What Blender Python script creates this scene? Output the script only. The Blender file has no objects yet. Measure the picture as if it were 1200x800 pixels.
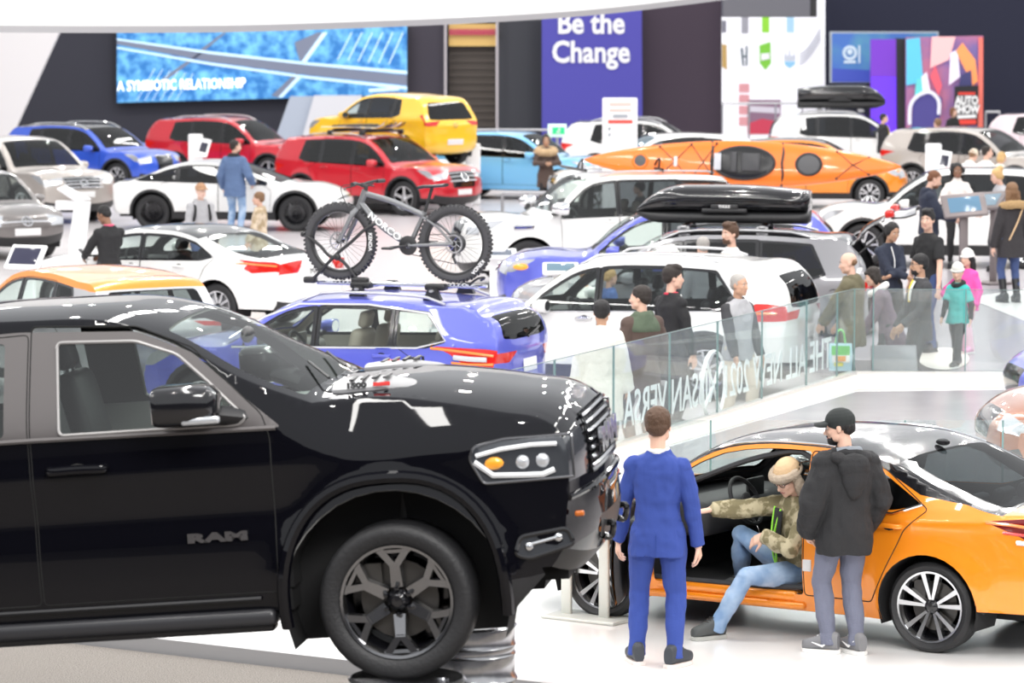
import bpy, bmesh, math, random
from mathutils import Vector, Matrix, geometry
random.seed(11)
SC = bpy.context.scene
COL = SC.collection
PI = math.pi
R_ = math.radians

# ------------------------------------------------------------------ camera frame (1200x800)
CAM_F, CAM_H, CAM_P = 4400.0, 4.7, math.atan(400 / 4400.0)
CF = Vector((0, math.cos(CAM_P), -math.sin(CAM_P)))
CU = Vector((0, math.sin(CAM_P), math.cos(CAM_P)))
CO = Vector((0, 0, CAM_H))

def ray(px, py):
    return CF + Vector(((px - 600) / CAM_F, 0, 0)) - CU * ((py - 400) / CAM_F)

def gnd(px, py, z=0.0):
    d = ray(px, py)
    return CO + d * ((z - CAM_H) / d.z)

def dep(px, py, Y):
    d = ray(px, py)
    return CO + d * (Y / d.y)

# ------------------------------------------------------------------ materials
MATS = {}

def mat(name, col, rough=0.5, metal=0.0, coat=0.0, bump=None, emit=0.0, trans=0.0, alpha=1.0, spec=None, ior=None, noise=None):
    if name in MATS:
        return MATS[name]
    m = bpy.data.materials.new(name)
    m.use_nodes = True
    nt = m.node_tree
    b = nt.nodes['Principled BSDF']
    c = tuple(col) + (1.0,)
    b.inputs['Base Color'].default_value = c
    b.inputs['Roughness'].default_value = rough
    b.inputs['Metallic'].default_value = metal
    b.inputs['Coat Weight'].default_value = coat
    b.inputs['Coat Roughness'].default_value = 0.03
    if spec is not None:
        b.inputs['Specular IOR Level'].default_value = spec
    if ior:
        b.inputs['IOR'].default_value = ior
    if trans:
        b.inputs['Transmission Weight'].default_value = trans
    if alpha < 1:
        b.inputs['Alpha'].default_value = alpha
    if emit:
        b.inputs['Emission Color'].default_value = c
        b.inputs['Emission Strength'].default_value = emit
    if bump:
        sc, st = bump
        tc = nt.nodes.new('ShaderNodeTexCoord')
        n = nt.nodes.new('ShaderNodeTexNoise')
        n.inputs['Scale'].default_value = sc
        n.inputs['Detail'].default_value = 4
        bp = nt.nodes.new('ShaderNodeBump')
        bp.inputs['Strength'].default_value = st
        bp.inputs['Distance'].default_value = 0.02
        nt.links.new(tc.outputs['Object'], n.inputs['Vector'])
        nt.links.new(n.outputs['Fac'], bp.inputs['Height'])
        nt.links.new(bp.outputs['Normal'], b.inputs['Normal'])
    if noise:
        # noise = (scale, colour2, contrast lo, hi, kind)
        sc, c2, lo, hi = noise[:4]
        tc = nt.nodes.new('ShaderNodeTexCoord')
        n = nt.nodes.new('ShaderNodeTexNoise')
        n.inputs['Scale'].default_value = sc
        n.inputs['Detail'].default_value = 3
        r = nt.nodes.new('ShaderNodeValToRGB')
        r.color_ramp.elements[0].position = lo
        r.color_ramp.elements[0].color = c
        r.color_ramp.elements[1].position = hi
        r.color_ramp.elements[1].color = tuple(c2) + (1.0,)
        nt.links.new(tc.outputs['Object'], n.inputs['Vector'])
        nt.links.new(n.outputs['Fac'], r.inputs['Fac'])
        nt.links.new(r.outputs['Color'], b.inputs['Base Color'])
    MATS[name] = m
    return m

def glass_mat(name, tint, refl=0.06, rough=0.0, opac=0.0, ocol=(0.02, 0.02, 0.025)):
    """thin sheet glass: tinted transparency, some body colour, fresnel reflection"""
    if name in MATS:
        return MATS[name]
    m = bpy.data.materials.new(name)
    m.use_nodes = True
    nt = m.node_tree
    for n in list(nt.nodes):
        nt.nodes.remove(n)
    out = nt.nodes.new('ShaderNodeOutputMaterial')
    tr = nt.nodes.new('ShaderNodeBsdfTransparent')
    tr.inputs['Color'].default_value = tuple(tint) + (1,)
    df = nt.nodes.new('ShaderNodeBsdfDiffuse')
    df.inputs['Color'].default_value = tuple(ocol) + (1,)
    gl = nt.nodes.new('ShaderNodeBsdfGlossy')
    gl.inputs['Roughness'].default_value = rough
    m1 = nt.nodes.new('ShaderNodeMixShader')
    m1.inputs[0].default_value = opac
    nt.links.new(tr.outputs[0], m1.inputs[1])
    nt.links.new(df.outputs[0], m1.inputs[2])
    lw = nt.nodes.new('ShaderNodeLayerWeight')
    lw.inputs['Blend'].default_value = 0.25
    mr = nt.nodes.new('ShaderNodeMapRange')
    mr.inputs['To Min'].default_value = refl
    mr.inputs['To Max'].default_value = 0.9
    nt.links.new(lw.outputs['Facing'], mr.inputs['Value'])
    pw = nt.nodes.new('ShaderNodeMath')
    pw.operation = 'POWER'
    pw.inputs[1].default_value = 3.0
    nt.links.new(lw.outputs['Facing'], pw.inputs[0])
    nt.links.new(pw.outputs[0], mr.inputs['Value'])
    m2 = nt.nodes.new('ShaderNodeMixShader')
    nt.links.new(mr.outputs[0], m2.inputs[0])
    nt.links.new(m1.outputs[0], m2.inputs[1])
    nt.links.new(gl.outputs[0], m2.inputs[2])
    nt.links.new(m2.outputs[0], out.inputs['Surface'])
    MATS[name] = m
    return m

def paint(name, col, metal=0.0, rough=0.3):
    return mat(name, col, rough, metal, 1.0)

# ------------------------------------------------------------------ objects
def tag(o, label=None, cat=None, group=None, kind=None):
    if label: o['label'] = label
    if cat: o['category'] = cat
    if group: o['group'] = group
    if kind: o['kind'] = kind
    return o

def empty(name, label=None, cat=None, loc=(0, 0, 0), rz=0.0, group=None, mw=None):
    o = bpy.data.objects.new(name, None)
    o.empty_display_size = 0.2
    COL.objects.link(o)
    if mw is not None:
        o.matrix_world = mw
    else:
        o.location = loc
        o.rotation_euler = (0, 0, rz)
    return tag(o, label, cat, group)

def link_mesh(name, me, parent=None):
    o = bpy.data.objects.new(name, me)
    COL.objects.link(o)
    if parent is not None:
        o.parent = parent
    return o

class MB:
    """collects shapes; build() links them as ONE mesh object"""
    def __init__(self):
        self.v, self.f, self.m = [], [], []
        self.mi = 0

    def add(self, vs, fs, mi=None):
        b = len(self.v)
        self.v.extend(Vector(p) for p in vs)
        k = self.mi if mi is None else mi
        for f in fs:
            self.f.append(tuple(b + i for i in f))
            self.m.append(k)
        return self

    def box(self, lo, hi, M=None):
        x0, y0, z0 = lo; x1, y1, z1 = hi
        vs = [Vector(p) for p in ((x0, y0, z0), (x1, y0, z0), (x1, y1, z0), (x0, y1, z0), (x0, y0, z1), (x1, y0, z1), (x1, y1, z1), (x0, y1, z1))]
        if M: vs = [M @ p for p in vs]
        return self.add(vs, [(0, 3, 2, 1), (4, 5, 6, 7), (0, 1, 5, 4), (1, 2, 6, 5), (2, 3, 7, 6), (3, 0, 4, 7)])

    def cbox(self, c, s, M=None):
        return self.box([c[i] - s[i] / 2 for i in range(3)], [c[i] + s[i] / 2 for i in range(3)], M)

    def rbox(self, c, s, r, M=None, n=3):
        """rounded box (all edges) by superellipsoid-ish sphere grid pushed to corners"""
        vs, fs = [], []
        nu, nv = 4 * (n + 1), 2 * (n + 1)
        hx, hy, hz = s[0] / 2 - r, s[1] / 2 - r, s[2] / 2 - r
        rows = []
        for j in range(nv):
            q = j // (n + 1); th = (-PI / 2 + (j - q) * (PI / 2) / n)
            zz = (-hz if q == 0 else hz) + r * math.sin(th)
            rr = r * math.cos(th)
            row = []
            for i in range(nu):
                k = i // (n + 1); a = (i - k) * (PI / 2) / n
                cx = hx * (1 if k in (0, 3) else -1); cy = hy * (1 if k in (0, 1) else -1)
                p = Vector((cx + rr * math.cos(a), cy + rr * math.sin(a), zz)) + Vector(c)
                row.append(len(vs)); vs.append(M @ p if M else p)
            rows.append(row)
        for j in range(nv - 1):
            for i in range(nu):
                i2 = (i + 1) % nu
                fs.append((rows[j][i], rows[j][i2], rows[j + 1][i2], rows[j + 1][i]))
        fs.append(tuple(reversed(rows[0]))); fs.append(tuple(rows[-1]))
        return self.add(vs, fs)

    def tube(self, pts, rad, n=8, caps=True, flat=None, M=None):
        """sweep a circle along pts; rad is one radius or a list; flat scales the frame's second axis"""
        pts = [Vector(p) for p in pts]
        if not isinstance(rad, (list, tuple)): rad = [rad] * len(pts)
        vs, fs, rows = [], [], []
        t0 = (pts[1] - pts[0]).normalized()
        up = Vector((0, 0, 1)) if abs(t0.z) < 0.9 else Vector((0, 1, 0))
        u = t0.cross(up).normalized()
        for i, p in enumerate(pts):
            t = (pts[min(i + 1, len(pts) - 1)] - pts[max(i - 1, 0)])
            t = t.normalized() if t.length > 1e-9 else t0
            u = (u - t * u.dot(t))
            u = u.normalized() if u.length > 1e-6 else t.orthogonal().normalized()
            w = t.cross(u)
            row = []
            for k in range(n):
                a = 2 * PI * k / n
                q = p + u * (math.cos(a) * rad[i]) + w * (math.sin(a) * rad[i] * (flat or 1))
                row.append(len(vs)); vs.append(M @ q if M else q)
            rows.append(row)
        for i in range(len(rows) - 1):
            for k in range(n):
                k2 = (k + 1) % n
                fs.append((rows[i][k], rows[i][k2], rows[i + 1][k2], rows[i + 1][k]))
        if caps:
            fs.append(tuple(reversed(rows[0]))); fs.append(tuple(rows[-1]))
        return self.add(vs, fs)

    def loft(self, rings, closed=True, caps=True):
        vs, fs, rows = [], [], []
        for r in rings:
            rows.append(list(range(len(vs), len(vs) + len(r)))); vs.extend(r)
        n = len(rings[0])
        for i in range(len(rows) - 1):
            for k in range(n if closed else n - 1):
                k2 = (k + 1) % n
                fs.append((rows[i][k], rows[i][k2], rows[i + 1][k2], rows[i + 1][k]))
        if caps:
            fs.append(tuple(reversed(rows[0]))); fs.append(tuple(rows[-1]))
        return self.add(vs, fs)

    def lathe(self, prof, n=32, M=None, axis='z', caps=False):
        """prof: (r, h) pairs"""
        rings = []
        for r, h in prof:
            ring = []
            for k in range(n):
                a = 2 * PI * k / n
                p = Vector((r * math.cos(a), r * math.sin(a), h))
                if axis == 'y': p = Vector((p.x, p.z, p.y))
                if axis == 'x': p = Vector((p.z, p.x, p.y))
                ring.append(M @ p if M else p)
            rings.append(ring)
        return self.loft(rings, True, caps)

    def ball(self, c, r, n=12, M=None):
        """ellipsoid; r number or triple"""
        if not isinstance(r, (list, tuple)): r = (r, r, r)
        c = Vector(c); vs = [c + Vector((0, 0, -r[2]))]; fs = []
        m = max(4, n // 2)
        for j in range(1, m):
            th = -PI / 2 + PI * j / m
            for k in range(n):
                a = 2 * PI * k / n
                vs.append(c + Vector((r[0] * math.cos(th) * math.cos(a), r[1] * math.cos(th) * math.sin(a), r[2] * math.sin(th))))
        vs.append(c + Vector((0, 0, r[2])))
        if M: vs = [M @ p for p in vs]
        for k in range(n):
            fs.append((0, 1 + (k + 1) % n, 1 + k))
        for j in range(m - 2):
            for k in range(n):
                a = 1 + j * n + k; b = 1 + j * n + (k + 1) % n
                fs.append((a, b, b + n, a + n))
        L = len(vs) - 1; o = 1 + (m - 2) * n
        for k in range(n):
            fs.append((o + k, o + (k + 1) % n, L))
        return self.add(vs, fs)

    def prism(self, poly, h0, h1, M=None):
        """2D polygon (x,y) extruded in z from h0 to h1"""
        n = len(poly)
        vs = [Vector((x, y, h0)) for x, y in poly] + [Vector((x, y, h1)) for x, y in poly]
        if M: vs = [M @ p for p in vs]
        fs = [tuple(range(n - 1, -1, -1)), tuple(range(n, 2 * n))]
        for i in range(n):
            j = (i + 1) % n
            fs.append((i, j, n + j, n + i))
        return self.add(vs, fs)

    def build(self, name, mats, parent=None, smooth=True, angle=40, bevel=0, M=None, fixn=False):
        me = bpy.data.meshes.new(name)
        vs = [M @ p for p in self.v] if M else self.v
        me.from_pydata([tuple(p) for p in vs], [], self.f)
        if not isinstance(mats, (list, tuple)): mats = [mats]
        for m in mats: me.materials.append(m)
        if len(mats) > 1:
            me.polygons.foreach_set('material_index', self.m)
        if fixn:
            bm = bmesh.new(); bm.from_mesh(me); bmesh.ops.recalc_face_normals(bm, faces=bm.faces); bm.to_mesh(me); bm.free()
        if smooth:
            me.polygons.foreach_set('use_smooth', [True] * len(me.polygons))
            if angle: me.set_sharp_from_angle(angle=R_(angle))
        me.update()
        o = link_mesh(name, me, parent)
        if bevel:
            b = o.modifiers.new('bevel', 'BEVEL'); b.width = bevel; b.segments = 2; b.limit_method = 'ANGLE'
        return o

def text_mesh(name, s, size, m, parent=None, depth=0.004, align='CENTER', offset=0.0, M=None, sx=1.0, shear=0.0, space=1.0):
    cu = bpy.data.curves.new(name, 'FONT')
    cu.body = s; cu.size = size; cu.extrude = depth; cu.align_x = align; cu.align_y = 'CENTER'
    cu.offset = offset; cu.shear = shear; cu.space_character = space
    cu.resolution_u = 3
    tmp = bpy.data.objects.new('tmp', cu)
    COL.objects.link(tmp)
    dg = bpy.context.evaluated_depsgraph_get(); dg.update()
    me = bpy.data.meshes.new_from_object(tmp.evaluated_get(dg))
    bpy.data.objects.remove(tmp); bpy.data.curves.remove(cu)
    if M is None: M = Matrix.Identity(4)
    me.transform(M @ Matrix.Diagonal((sx, 1, 1, 1)))
    me.materials.clear(); me.materials.append(m)
    me.name = name
    return link_mesh(name, me, parent)

def frame(o, x, y, z=None):
    """matrix with columns x, y, z at o"""
    x = Vector(x).normalized(); y = Vector(y).normalized()
    z = Vector(z).normalized() if z is not None else x.cross(y)
    return Matrix(((x.x, y.x, z.x, o[0]), (x.y, y.y, z.y, o[1]), (x.z, y.z, z.z, o[2]), (0, 0, 0, 1)))

def smoothpts(pts, n=6, closed=False):
    """Catmull-Rom through 2D/3D points"""
    P = [Vector(p) for p in pts]; out = []
    N = len(P)
    for i in range(N if closed else N - 1):
        p0 = P[(i - 1) % N] if closed or i > 0 else P[0]
        p1, p2 = P[i], P[(i + 1) % N]
        p3 = P[(i + 2) % N] if closed or i + 2 < N else P[-1]
        for k in range(n):
            t = k / n
            out.append(0.5 * ((2 * p1) + (p2 - p0) * t + (2 * p0 - 5 * p1 + 4 * p2 - p3) * t * t + (3 * p1 - p0 - 3 * p2 + p3) * t ** 3))
    if not closed: out.append(P[-1].copy())
    return out

def copy_tree(o, parent=None):
    c = o.copy(); COL.objects.link(c)
    if parent is not None: c.parent = parent
    for ch in list(o.children): copy_tree(ch, c)
    return c
# ------------------------------------------------------------------ shared materials
TYRE = mat('tyre rubber', (0.018, 0.018, 0.02), 0.55, bump=(60, 0.2))
BLACKP = mat('black plastic', (0.02, 0.02, 0.022), 0.45)
GLOSSB = mat('gloss black', (0.008, 0.008, 0.01), 0.12, coat=0.6)
DARKIN = mat('dark interior trim', (0.03, 0.03, 0.033), 0.7)
LINER = mat('wheel well liner', (0.01, 0.01, 0.011), 0.8)
SEATB = mat('black seat leather', (0.025, 0.025, 0.028), 0.45)
SEATT = mat('tan seat leather', (0.42, 0.36, 0.30), 0.5)
CHROME = mat('chrome', (0.85, 0.86, 0.88), 0.08, 1.0)
ALLOY = mat('machined alloy', (0.78, 0.79, 0.81), 0.22, 1.0)
DKALLOY = mat('dark alloy', (0.05, 0.05, 0.055), 0.25, 0.8)
SILVERP = mat('silver plastic', (0.5, 0.5, 0.52), 0.35, 0.6)
REDL = mat('red lamp lens', (0.62, 0.015, 0.01), 0.12, coat=1.0)
ORGL = mat('orange lamp lens', (0.9, 0.22, 0.03), 0.12, coat=1.0)
AMBER = mat('amber lens', (0.95, 0.38, 0.02), 0.15, coat=1.0)
CLEARL = mat('clear lamp lens', (0.62, 0.64, 0.67), 0.1, 0.5, coat=1.0)
DARKL = mat('dark lamp housing', (0.06, 0.065, 0.075), 0.15, 0.3, coat=1.0)
PLATE = mat('white plate', (0.8, 0.8, 0.8), 0.4)
WHITEP = mat('white satin', (0.82, 0.82, 0.82), 0.35)
GLASS_C = glass_mat('clear car glass', (0.86, 0.93, 0.90), 0.07)
GLASS_T = glass_mat('tinted car glass', (0.30, 0.33, 0.34), 0.06)
GLASS_D = glass_mat('dark car glass', (0.10, 0.11, 0.12), 0.07)
RAILGL = glass_mat('railing glass', (0.93, 0.97, 0.97), 0.05, 0.0, 0.06, (0.8, 0.85, 0.85))
SEAM = mat('panel gap', (0.01, 0.01, 0.01), 0.9)
# ------------------------------------------------------------------ car builder
def pip(x, y, poly):
    c = False; j = len(poly) - 1
    for i in range(len(poly)):
        xi, yi = poly[i]; xj, yj = poly[j]
        if (yi > y) != (yj > y) and x < (xj - xi) * (y - yi) / (yj - yi) + xi:
            c = not c
        j = i
    return c

def densify(poly, d):
    out = []
    for i in range(len(poly)):
        a = Vector(poly[i]); b = Vector(poly[(i + 1) % len(poly)])
        n = max(1, int((b - a).length / d))
        for k in range(n):
            out.append(tuple(a.lerp(b, k / n)))
    return out

def rpoly(poly, r=0.04, n=4):
    """round a polygon's corners; a point may carry its own radius as third value"""
    out = []; N = len(poly)
    for i in range(N):
        p = Vector(poly[i][:2]); a = Vector(poly[i - 1][:2]); b = Vector(poly[(i + 1) % N][:2])
        rr = poly[i][2] if len(poly[i]) > 2 else r
        la, lb = (a - p).length, (b - p).length
        k = min(rr, la * 0.45, lb * 0.45)
        if k < 0.004: out.append(tuple(p)); continue
        q0 = p + (a - p) * (k / la); q1 = p + (b - p) * (k / lb)
        for j in range(n + 1):
            t = j / n
            out.append(tuple(q0 * (1 - t) ** 2 + p * (2 * t * (1 - t)) + q1 * t * t))
    return out

def triangulate(outer, patches, gap, interior):
    """CDT of a 2D region. patches: [(key, poly)], first hit wins. -> pts, {key: tris}"""
    vs, es, seen = [], [], set()
    q = gap * 0.02
    def addpoly(poly):
        ids = []
        for p in poly:
            ids.append(len(vs)); vs.append(Vector(p)); seen.add((round(p[0] / (gap * .45)), round(p[1] / (gap * .45))))
        for i in range(len(ids)):
            es.append((ids[i], ids[(i + 1) % len(ids)]))
    addpoly(outer)
    for k, p in patches: addpoly(p)
    for p in interior:
        key = (round(p[0] / (gap * .45)), round(p[1] / (gap * .45)))
        if key in seen: continue
        vs.append(Vector(p))
    r = geometry.delaunay_2d_cdt(vs, es, [], 0, 1e-5)
    pv, tris = r[0], r[2]
    res = {}
    bbs = [(k, p, min(a[0] for a in p), max(a[0] for a in p), min(a[1] for a in p), max(a[1] for a in p)) for k, p in patches]
    for t in tris:
        cx = sum(pv[i].x for i in t) / len(t); cy = sum(pv[i].y for i in t) / len(t)
        if not pip(cx, cy, outer): continue
        key = 'body'
        for k, p, x0, x1, y0, y1 in bbs:
            if x0 <= cx <= x1 and y0 <= cy <= y1 and pip(cx, cy, p):
                key = k; break
        res.setdefault(key, []).append(tuple(t))
    return pv, res

class Car:
    """shell of a car: x forward, y left, z up, origin on the ground between the axles"""
    def __init__(self, prof, w, wb, R, sill=0.24, zm=0.62, belt=(0.95, -0.03), tum=0.33, af=0.16, ar=0.12, xf0=None, xr0=None,
                 Ra=None, p=3.0, gap=0.07, flare=0.025, crease=None, Wfun=None, xax=None, arch=True, haunch=0.0):
        self.__dict__.update(locals())
        self.Ra = Ra or R + 0.055
        self.axf, self.axr = xax or (wb / 2, -wb / 2)
        # centre profile
        P = [Vector((a[0], a[1], a[3] if len(a) > 3 else 0.05)) for a in prof]
        tags = [a[2] if len(a) > 2 else '' for a in prof]
        dense = []; tagi = {}
        for i in range(len(P)):
            tagi[tags[i]] = len(dense) if i < len(P) - 1 else None
            if i == len(P) - 1: tagi[tags[i]] = len(dense); dense.append(P[i]); break
            L = (P[i + 1].xy - P[i].xy).length
            n = max(2, int(L / gap))
            p0 = P[max(i - 1, 0)]; p1 = P[i]; p2 = P[i + 1]; p3 = P[min(i + 2, len(P) - 1)]
            # non-uniform tangents limit overshoot between long and short spans
            l0 = max((p1 - p0).xy.length, 1e-6); l1 = max((p2 - p1).xy.length, 1e-6); l2 = max((p3 - p2).xy.length, 1e-6)
            m1 = ((p2 - p1) * (l0 / l1) + (p1 - p0) * (l1 / l0)) / (l0 + l1) * l1 if i > 0 else (p2 - p1)
            m2 = ((p3 - p2) * (l1 / l2) + (p2 - p1) * (l2 / l1)) / (l1 + l2) * l1 if i < len(P) - 2 else (p2 - p1)
            if tags[i].startswith('!'): m1 = p2 - p1
            if tags[i + 1].startswith('!'): m2 = p2 - p1
            for k in range(n):
                t = k / n
                h00 = 2 * t ** 3 - 3 * t * t + 1; h10 = t ** 3 - 2 * t * t + t; h01 = -2 * t ** 3 + 3 * t * t; h11 = t ** 3 - t * t
                dense.append(p1 * h00 + m1 * h10 + p2 * h01 + m2 * h11)
        self.C = [d.xy for d in dense]
        self.dd = [max(0.004, d.z) for d in dense]
        self.S = [0.0]
        for i in range(1, len(self.C)): self.S.append(self.S[-1] + (self.C[i] - self.C[i - 1]).length)
        self.tag = {k.strip('!'): self.S[i] for k, i in tagi.items() if k}
        self.E = []
        N = len(self.C)
        for i in range(N):
            a = self.C[max(i - 2, 0)]; b = self.C[min(i + 2, N - 1)]
            t = (b - a).normalized()
            n = Vector((t.y, -t.x))
            self.E.append(self.C[i] - n * self.dd[i])
        self.x1 = max(c.x for c in self.C); self.x0 = min(c.x for c in self.C)
        self.xf0 = xf0 if xf0 is not None else self.axf - 0.25
        self.xr0 = xr0 if xr0 is not None else self.axr + 0.25
        self.parts = {}

    def zb(self, x): return self.belt[0] + self.belt[1] * x

    def W(self, x, z):
        if self.Wfun: return self.Wfun(self, x, z)
        w = self.w / 2
        if x > self.xf0: w *= 1 - self.af * (min(1.2, (x - self.xf0) / (self.x1 - self.xf0))) ** 2.6
        elif x < self.xr0: w *= 1 - self.ar * (min(1.2, (self.xr0 - x) / (self.xr0 - self.x0))) ** 2.6
        b = self.zb(x)
        if z < self.zm: w -= 0.06 * ((self.zm - z) / (self.zm - self.sill)) ** 2
        elif z < b: w -= 0.025 * ((z - self.zm) / (b - self.zm)) ** 2
        else:
            u = z - b
            w -= 0.025 + self.tum * u * u / (u + 0.06)
        if self.haunch:
            w += self.haunch * math.exp(-((x - self.axr) / 0.5) ** 2 - ((z - b + .06) / 0.12) ** 2)
        if self.flare:
            for ax in (self.axf, self.axr):
                r = math.hypot(x - ax, z - self.R)
                if z < b + .05: w += self.flare * math.exp(-((r - self.Ra) / 0.10) ** 2)
        if self.crease:
            zc = self.crease[0] + self.crease[1] * x
            w += self.crease[2] * max(0.0, 1 - abs(z - zc) / 0.06)
        return max(w, 0.05)

    def sidept(self, x, z, sgn, off=0.0):
        return Vector((x, sgn * (self.W(x, z) + off), z))

    def at(self, s):
        import bisect
        i = min(max(bisect.bisect_right(self.S, s) - 1, 0), len(self.S) - 2)
        t = (s - self.S[i]) / (self.S[i + 1] - self.S[i])
        t = min(max(t, 0), 1)
        return self.C[i].lerp(self.C[i + 1], t), self.E[i].lerp(self.E[i + 1], t)

    def top(self, s, t, off=0.0):
        c, e = self.at(s)
        k = 1 - abs(t) ** self.p
        q = e + (c - e) * k
        y = t * self.W(e.x, e.y)
        v = Vector((q.x, y, q.y))
        if off:
            c2, e2 = self.at(s + 0.02); tt = (c2 - c)
            tt = tt.normalized() if tt.length > 1e-9 else Vector((1, 0))
            v += Vector((tt.y, 0, -tt.x)) * off
        return v

    def sp(self, x, z):
        return min(range(len(self.C)), key=lambda i: (self.C[i] - Vector((x, z))).length) and self.S[min(range(len(self.C)), key=lambda i: (self.C[i] - Vector((x, z))).length)]

    def bottom_line(self):
        """from rear bottom to front bottom with wheel arches"""
        pts = []
        er, ef = self.E[-1], self.E[0]
        zs = self.sill
        def arc(ax, first):
            Ra = self.Ra; zc = self.R
            out = []
            zr = first; a0 = PI - math.asin(max(-.9, min(.9, (zr[0] - zc) / Ra))); a1 = math.asin(max(-.9, min(.9, (zr[1] - zc) / Ra)))
            n = 18
            for k in range(n + 1):
                a = a0 + (a1 - a0) * k / n
                out.append((ax + Ra * math.cos(a), zc + Ra * math.sin(a)))
            return out
        if self.arch:
            pts += arc(self.axr, (max(er.y, zs) if er.y > zs else zs + .0, zs))
            pts += arc(self.axf, (zs, getattr(self, 'front_low', None) or max(ef.y, zs)))
        return pts

    def shell(self, side=(), top=()):
        """side/top: [(key, poly, both)] patches; fills self.parts[key] = (verts, tris)"""
        g = self.gap
        Eb = [tuple(e) for e in self.E]
        outer = Eb + densify([Eb[-1]] + self.bottom_line() + [Eb[0]], g)[1:]
        # cut densify closing edge: points between last bottom and first E are fine
        outer = Eb + [p for p in outer[len(Eb):] if (Vector(p) - self.E[0]).length > 1e-4]
        zs = [p[1] for p in outer]
        inter = []
        x = self.x0
        while x < self.x1:
            z = min(zs)
            while z < max(zs):
                if pip(x, z, outer): inter.append((x, z))
                z += g * 0.8
            x += g
        pv, res = triangulate(outer, [(k, densify(p, g)) for k, p in side], g, inter)
        for sgn in (1, -1):
            for key, tris in res.items():
                self._put(key, sgn, [self.sidept(p.x, p.y, sgn) for p in pv], tris, flip=(sgn > 0))
        # top strip in (s, t*0.85)
        k = 0.5 * self.w * 0.85
        outer = [(s, k) for s in self.S] + [(self.S[-1], k * t) for t in (.97, .9, .75, .5, .25, 0, -.25, -.5, -.75, -.9, -.97)]
        outer += [(s, -k) for s in reversed(self.S)] + [(self.S[0], k * t) for t in (-.97, -.9, -.75, -.5, -.25, 0, .25, .5, .75, .9, .97)]
        inter = []
        nt = max(8, int(2 * k / (g * 1.6)))
        ts = sorted(set([-.985, -.95, -.9, .985, .95, .9] + [-.85 + 1.7 * i / nt for i in range(nt + 1)]))
        for s in self.S[1:-1]:
            for t in ts: inter.append((s, t * k))
        pats = []
        for key, poly in top:
            pats.append((key, densify([(a, b * k) for a, b in poly], g)))
        pv, res = triangulate(outer, pats, g * .6, inter)
        vv = [self.top(p.x, p.y / k) for p in pv]
        for key, tris in res.items():
            self._put(key, 0, vv, tris, flip=True)

    def _put(self, key, sgn, vs, tris, flip):
        nm = key
        if sgn and key != 'body' and not key.startswith('='):
            nm = key + ('@L' if sgn > 0 else '@R')
        if sgn == 0 and key.endswith(('@L', '@R')): nm = key
        V, T = self.parts.setdefault(nm, ([], []))
        used = {}
        for t in tris:
            f = []
            for i in t:
                if i not in used:
                    used[i] = len(V); V.append(vs[i])
                f.append(used[i])
            T.append(tuple(reversed(f)) if flip else tuple(f))

    def emit(self, key, name, m, parent, inner=None, thick=0.02, M=None, smooth=True, extra=None):
        if key not in self.parts: return None
        V, T = self.parts[key]
        me = bpy.data.meshes.new(name)
        vs = [tuple(M @ v) if M else tuple(v) for v in V]
        me.from_pydata(vs, [], T)
        bm = bmesh.new(); bm.from_mesh(me)
        bmesh.ops.remove_doubles(bm, verts=bm.verts, dist=2e-4)
        if name.endswith('door'):
            left = set(bm.faces); isl = []
            while left:
                st = [left.pop()]; cur = list(st)
                while st:
                    for e in st.pop().edges:
                        for f2 in e.link_faces:
                            if f2 in left: left.discard(f2); st.append(f2); cur.append(f2)
                isl.append(cur)
            isl.sort(key=lambda c: -sum(f.calc_area() for f in c))
            for c in isl[1:]: bmesh.ops.delete(bm, geom=c, context='FACES')
        bm.to_mesh(me); bm.free()
        me.materials.append(m)
        if inner: me.materials.append(inner)
        me.polygons.foreach_set('use_smooth', [True] * len(me.polygons))
        me.update()
        o = link_mesh(name, me, parent)
        if inner:
            s = o.modifiers.new('inner', 'SOLIDIFY')
            s.thickness = thick; s.offset = -1; s.use_rim = False; s.material_offset = 1
        return o

    def seam(self, mb, poly, closed=True, r=0.004):
        pts = densify(poly, self.gap)
        if closed: pts.append(pts[0])
        for sgn in (1, -1):
            mb.tube([self.sidept(x, z, sgn, -r * .35) for x, z in pts], r, 4)

# ------------------------------------------------------------------ wheels
def spoke(mb, r0, r1, w0, w1, a, y0, y1, d=0.03, skew=0.0):
    """one radial spoke from r0 to r1, axis +y outward face"""
    vs = []
    for r, w, y in ((r0, w0, y0), (r1, w1, y1)):
        for s in (-1, 1):
            for dy in (0, -d):
                ww = w * (1.0 if dy == 0 else 1.25)
                aa = a + (skew if r == r1 else 0)
                c, sn = math.cos(aa), math.sin(aa)
                vs.append(Vector((r * c - s * ww / 2 * sn, y + dy, r * sn + s * ww / 2 * c)))
    mb.add(vs, [(0, 2, 6, 4), (1, 5, 7, 3), (0, 4, 5, 1), (2, 3, 7, 6), (0, 1, 3, 2), (4, 6, 7, 5)])

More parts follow.
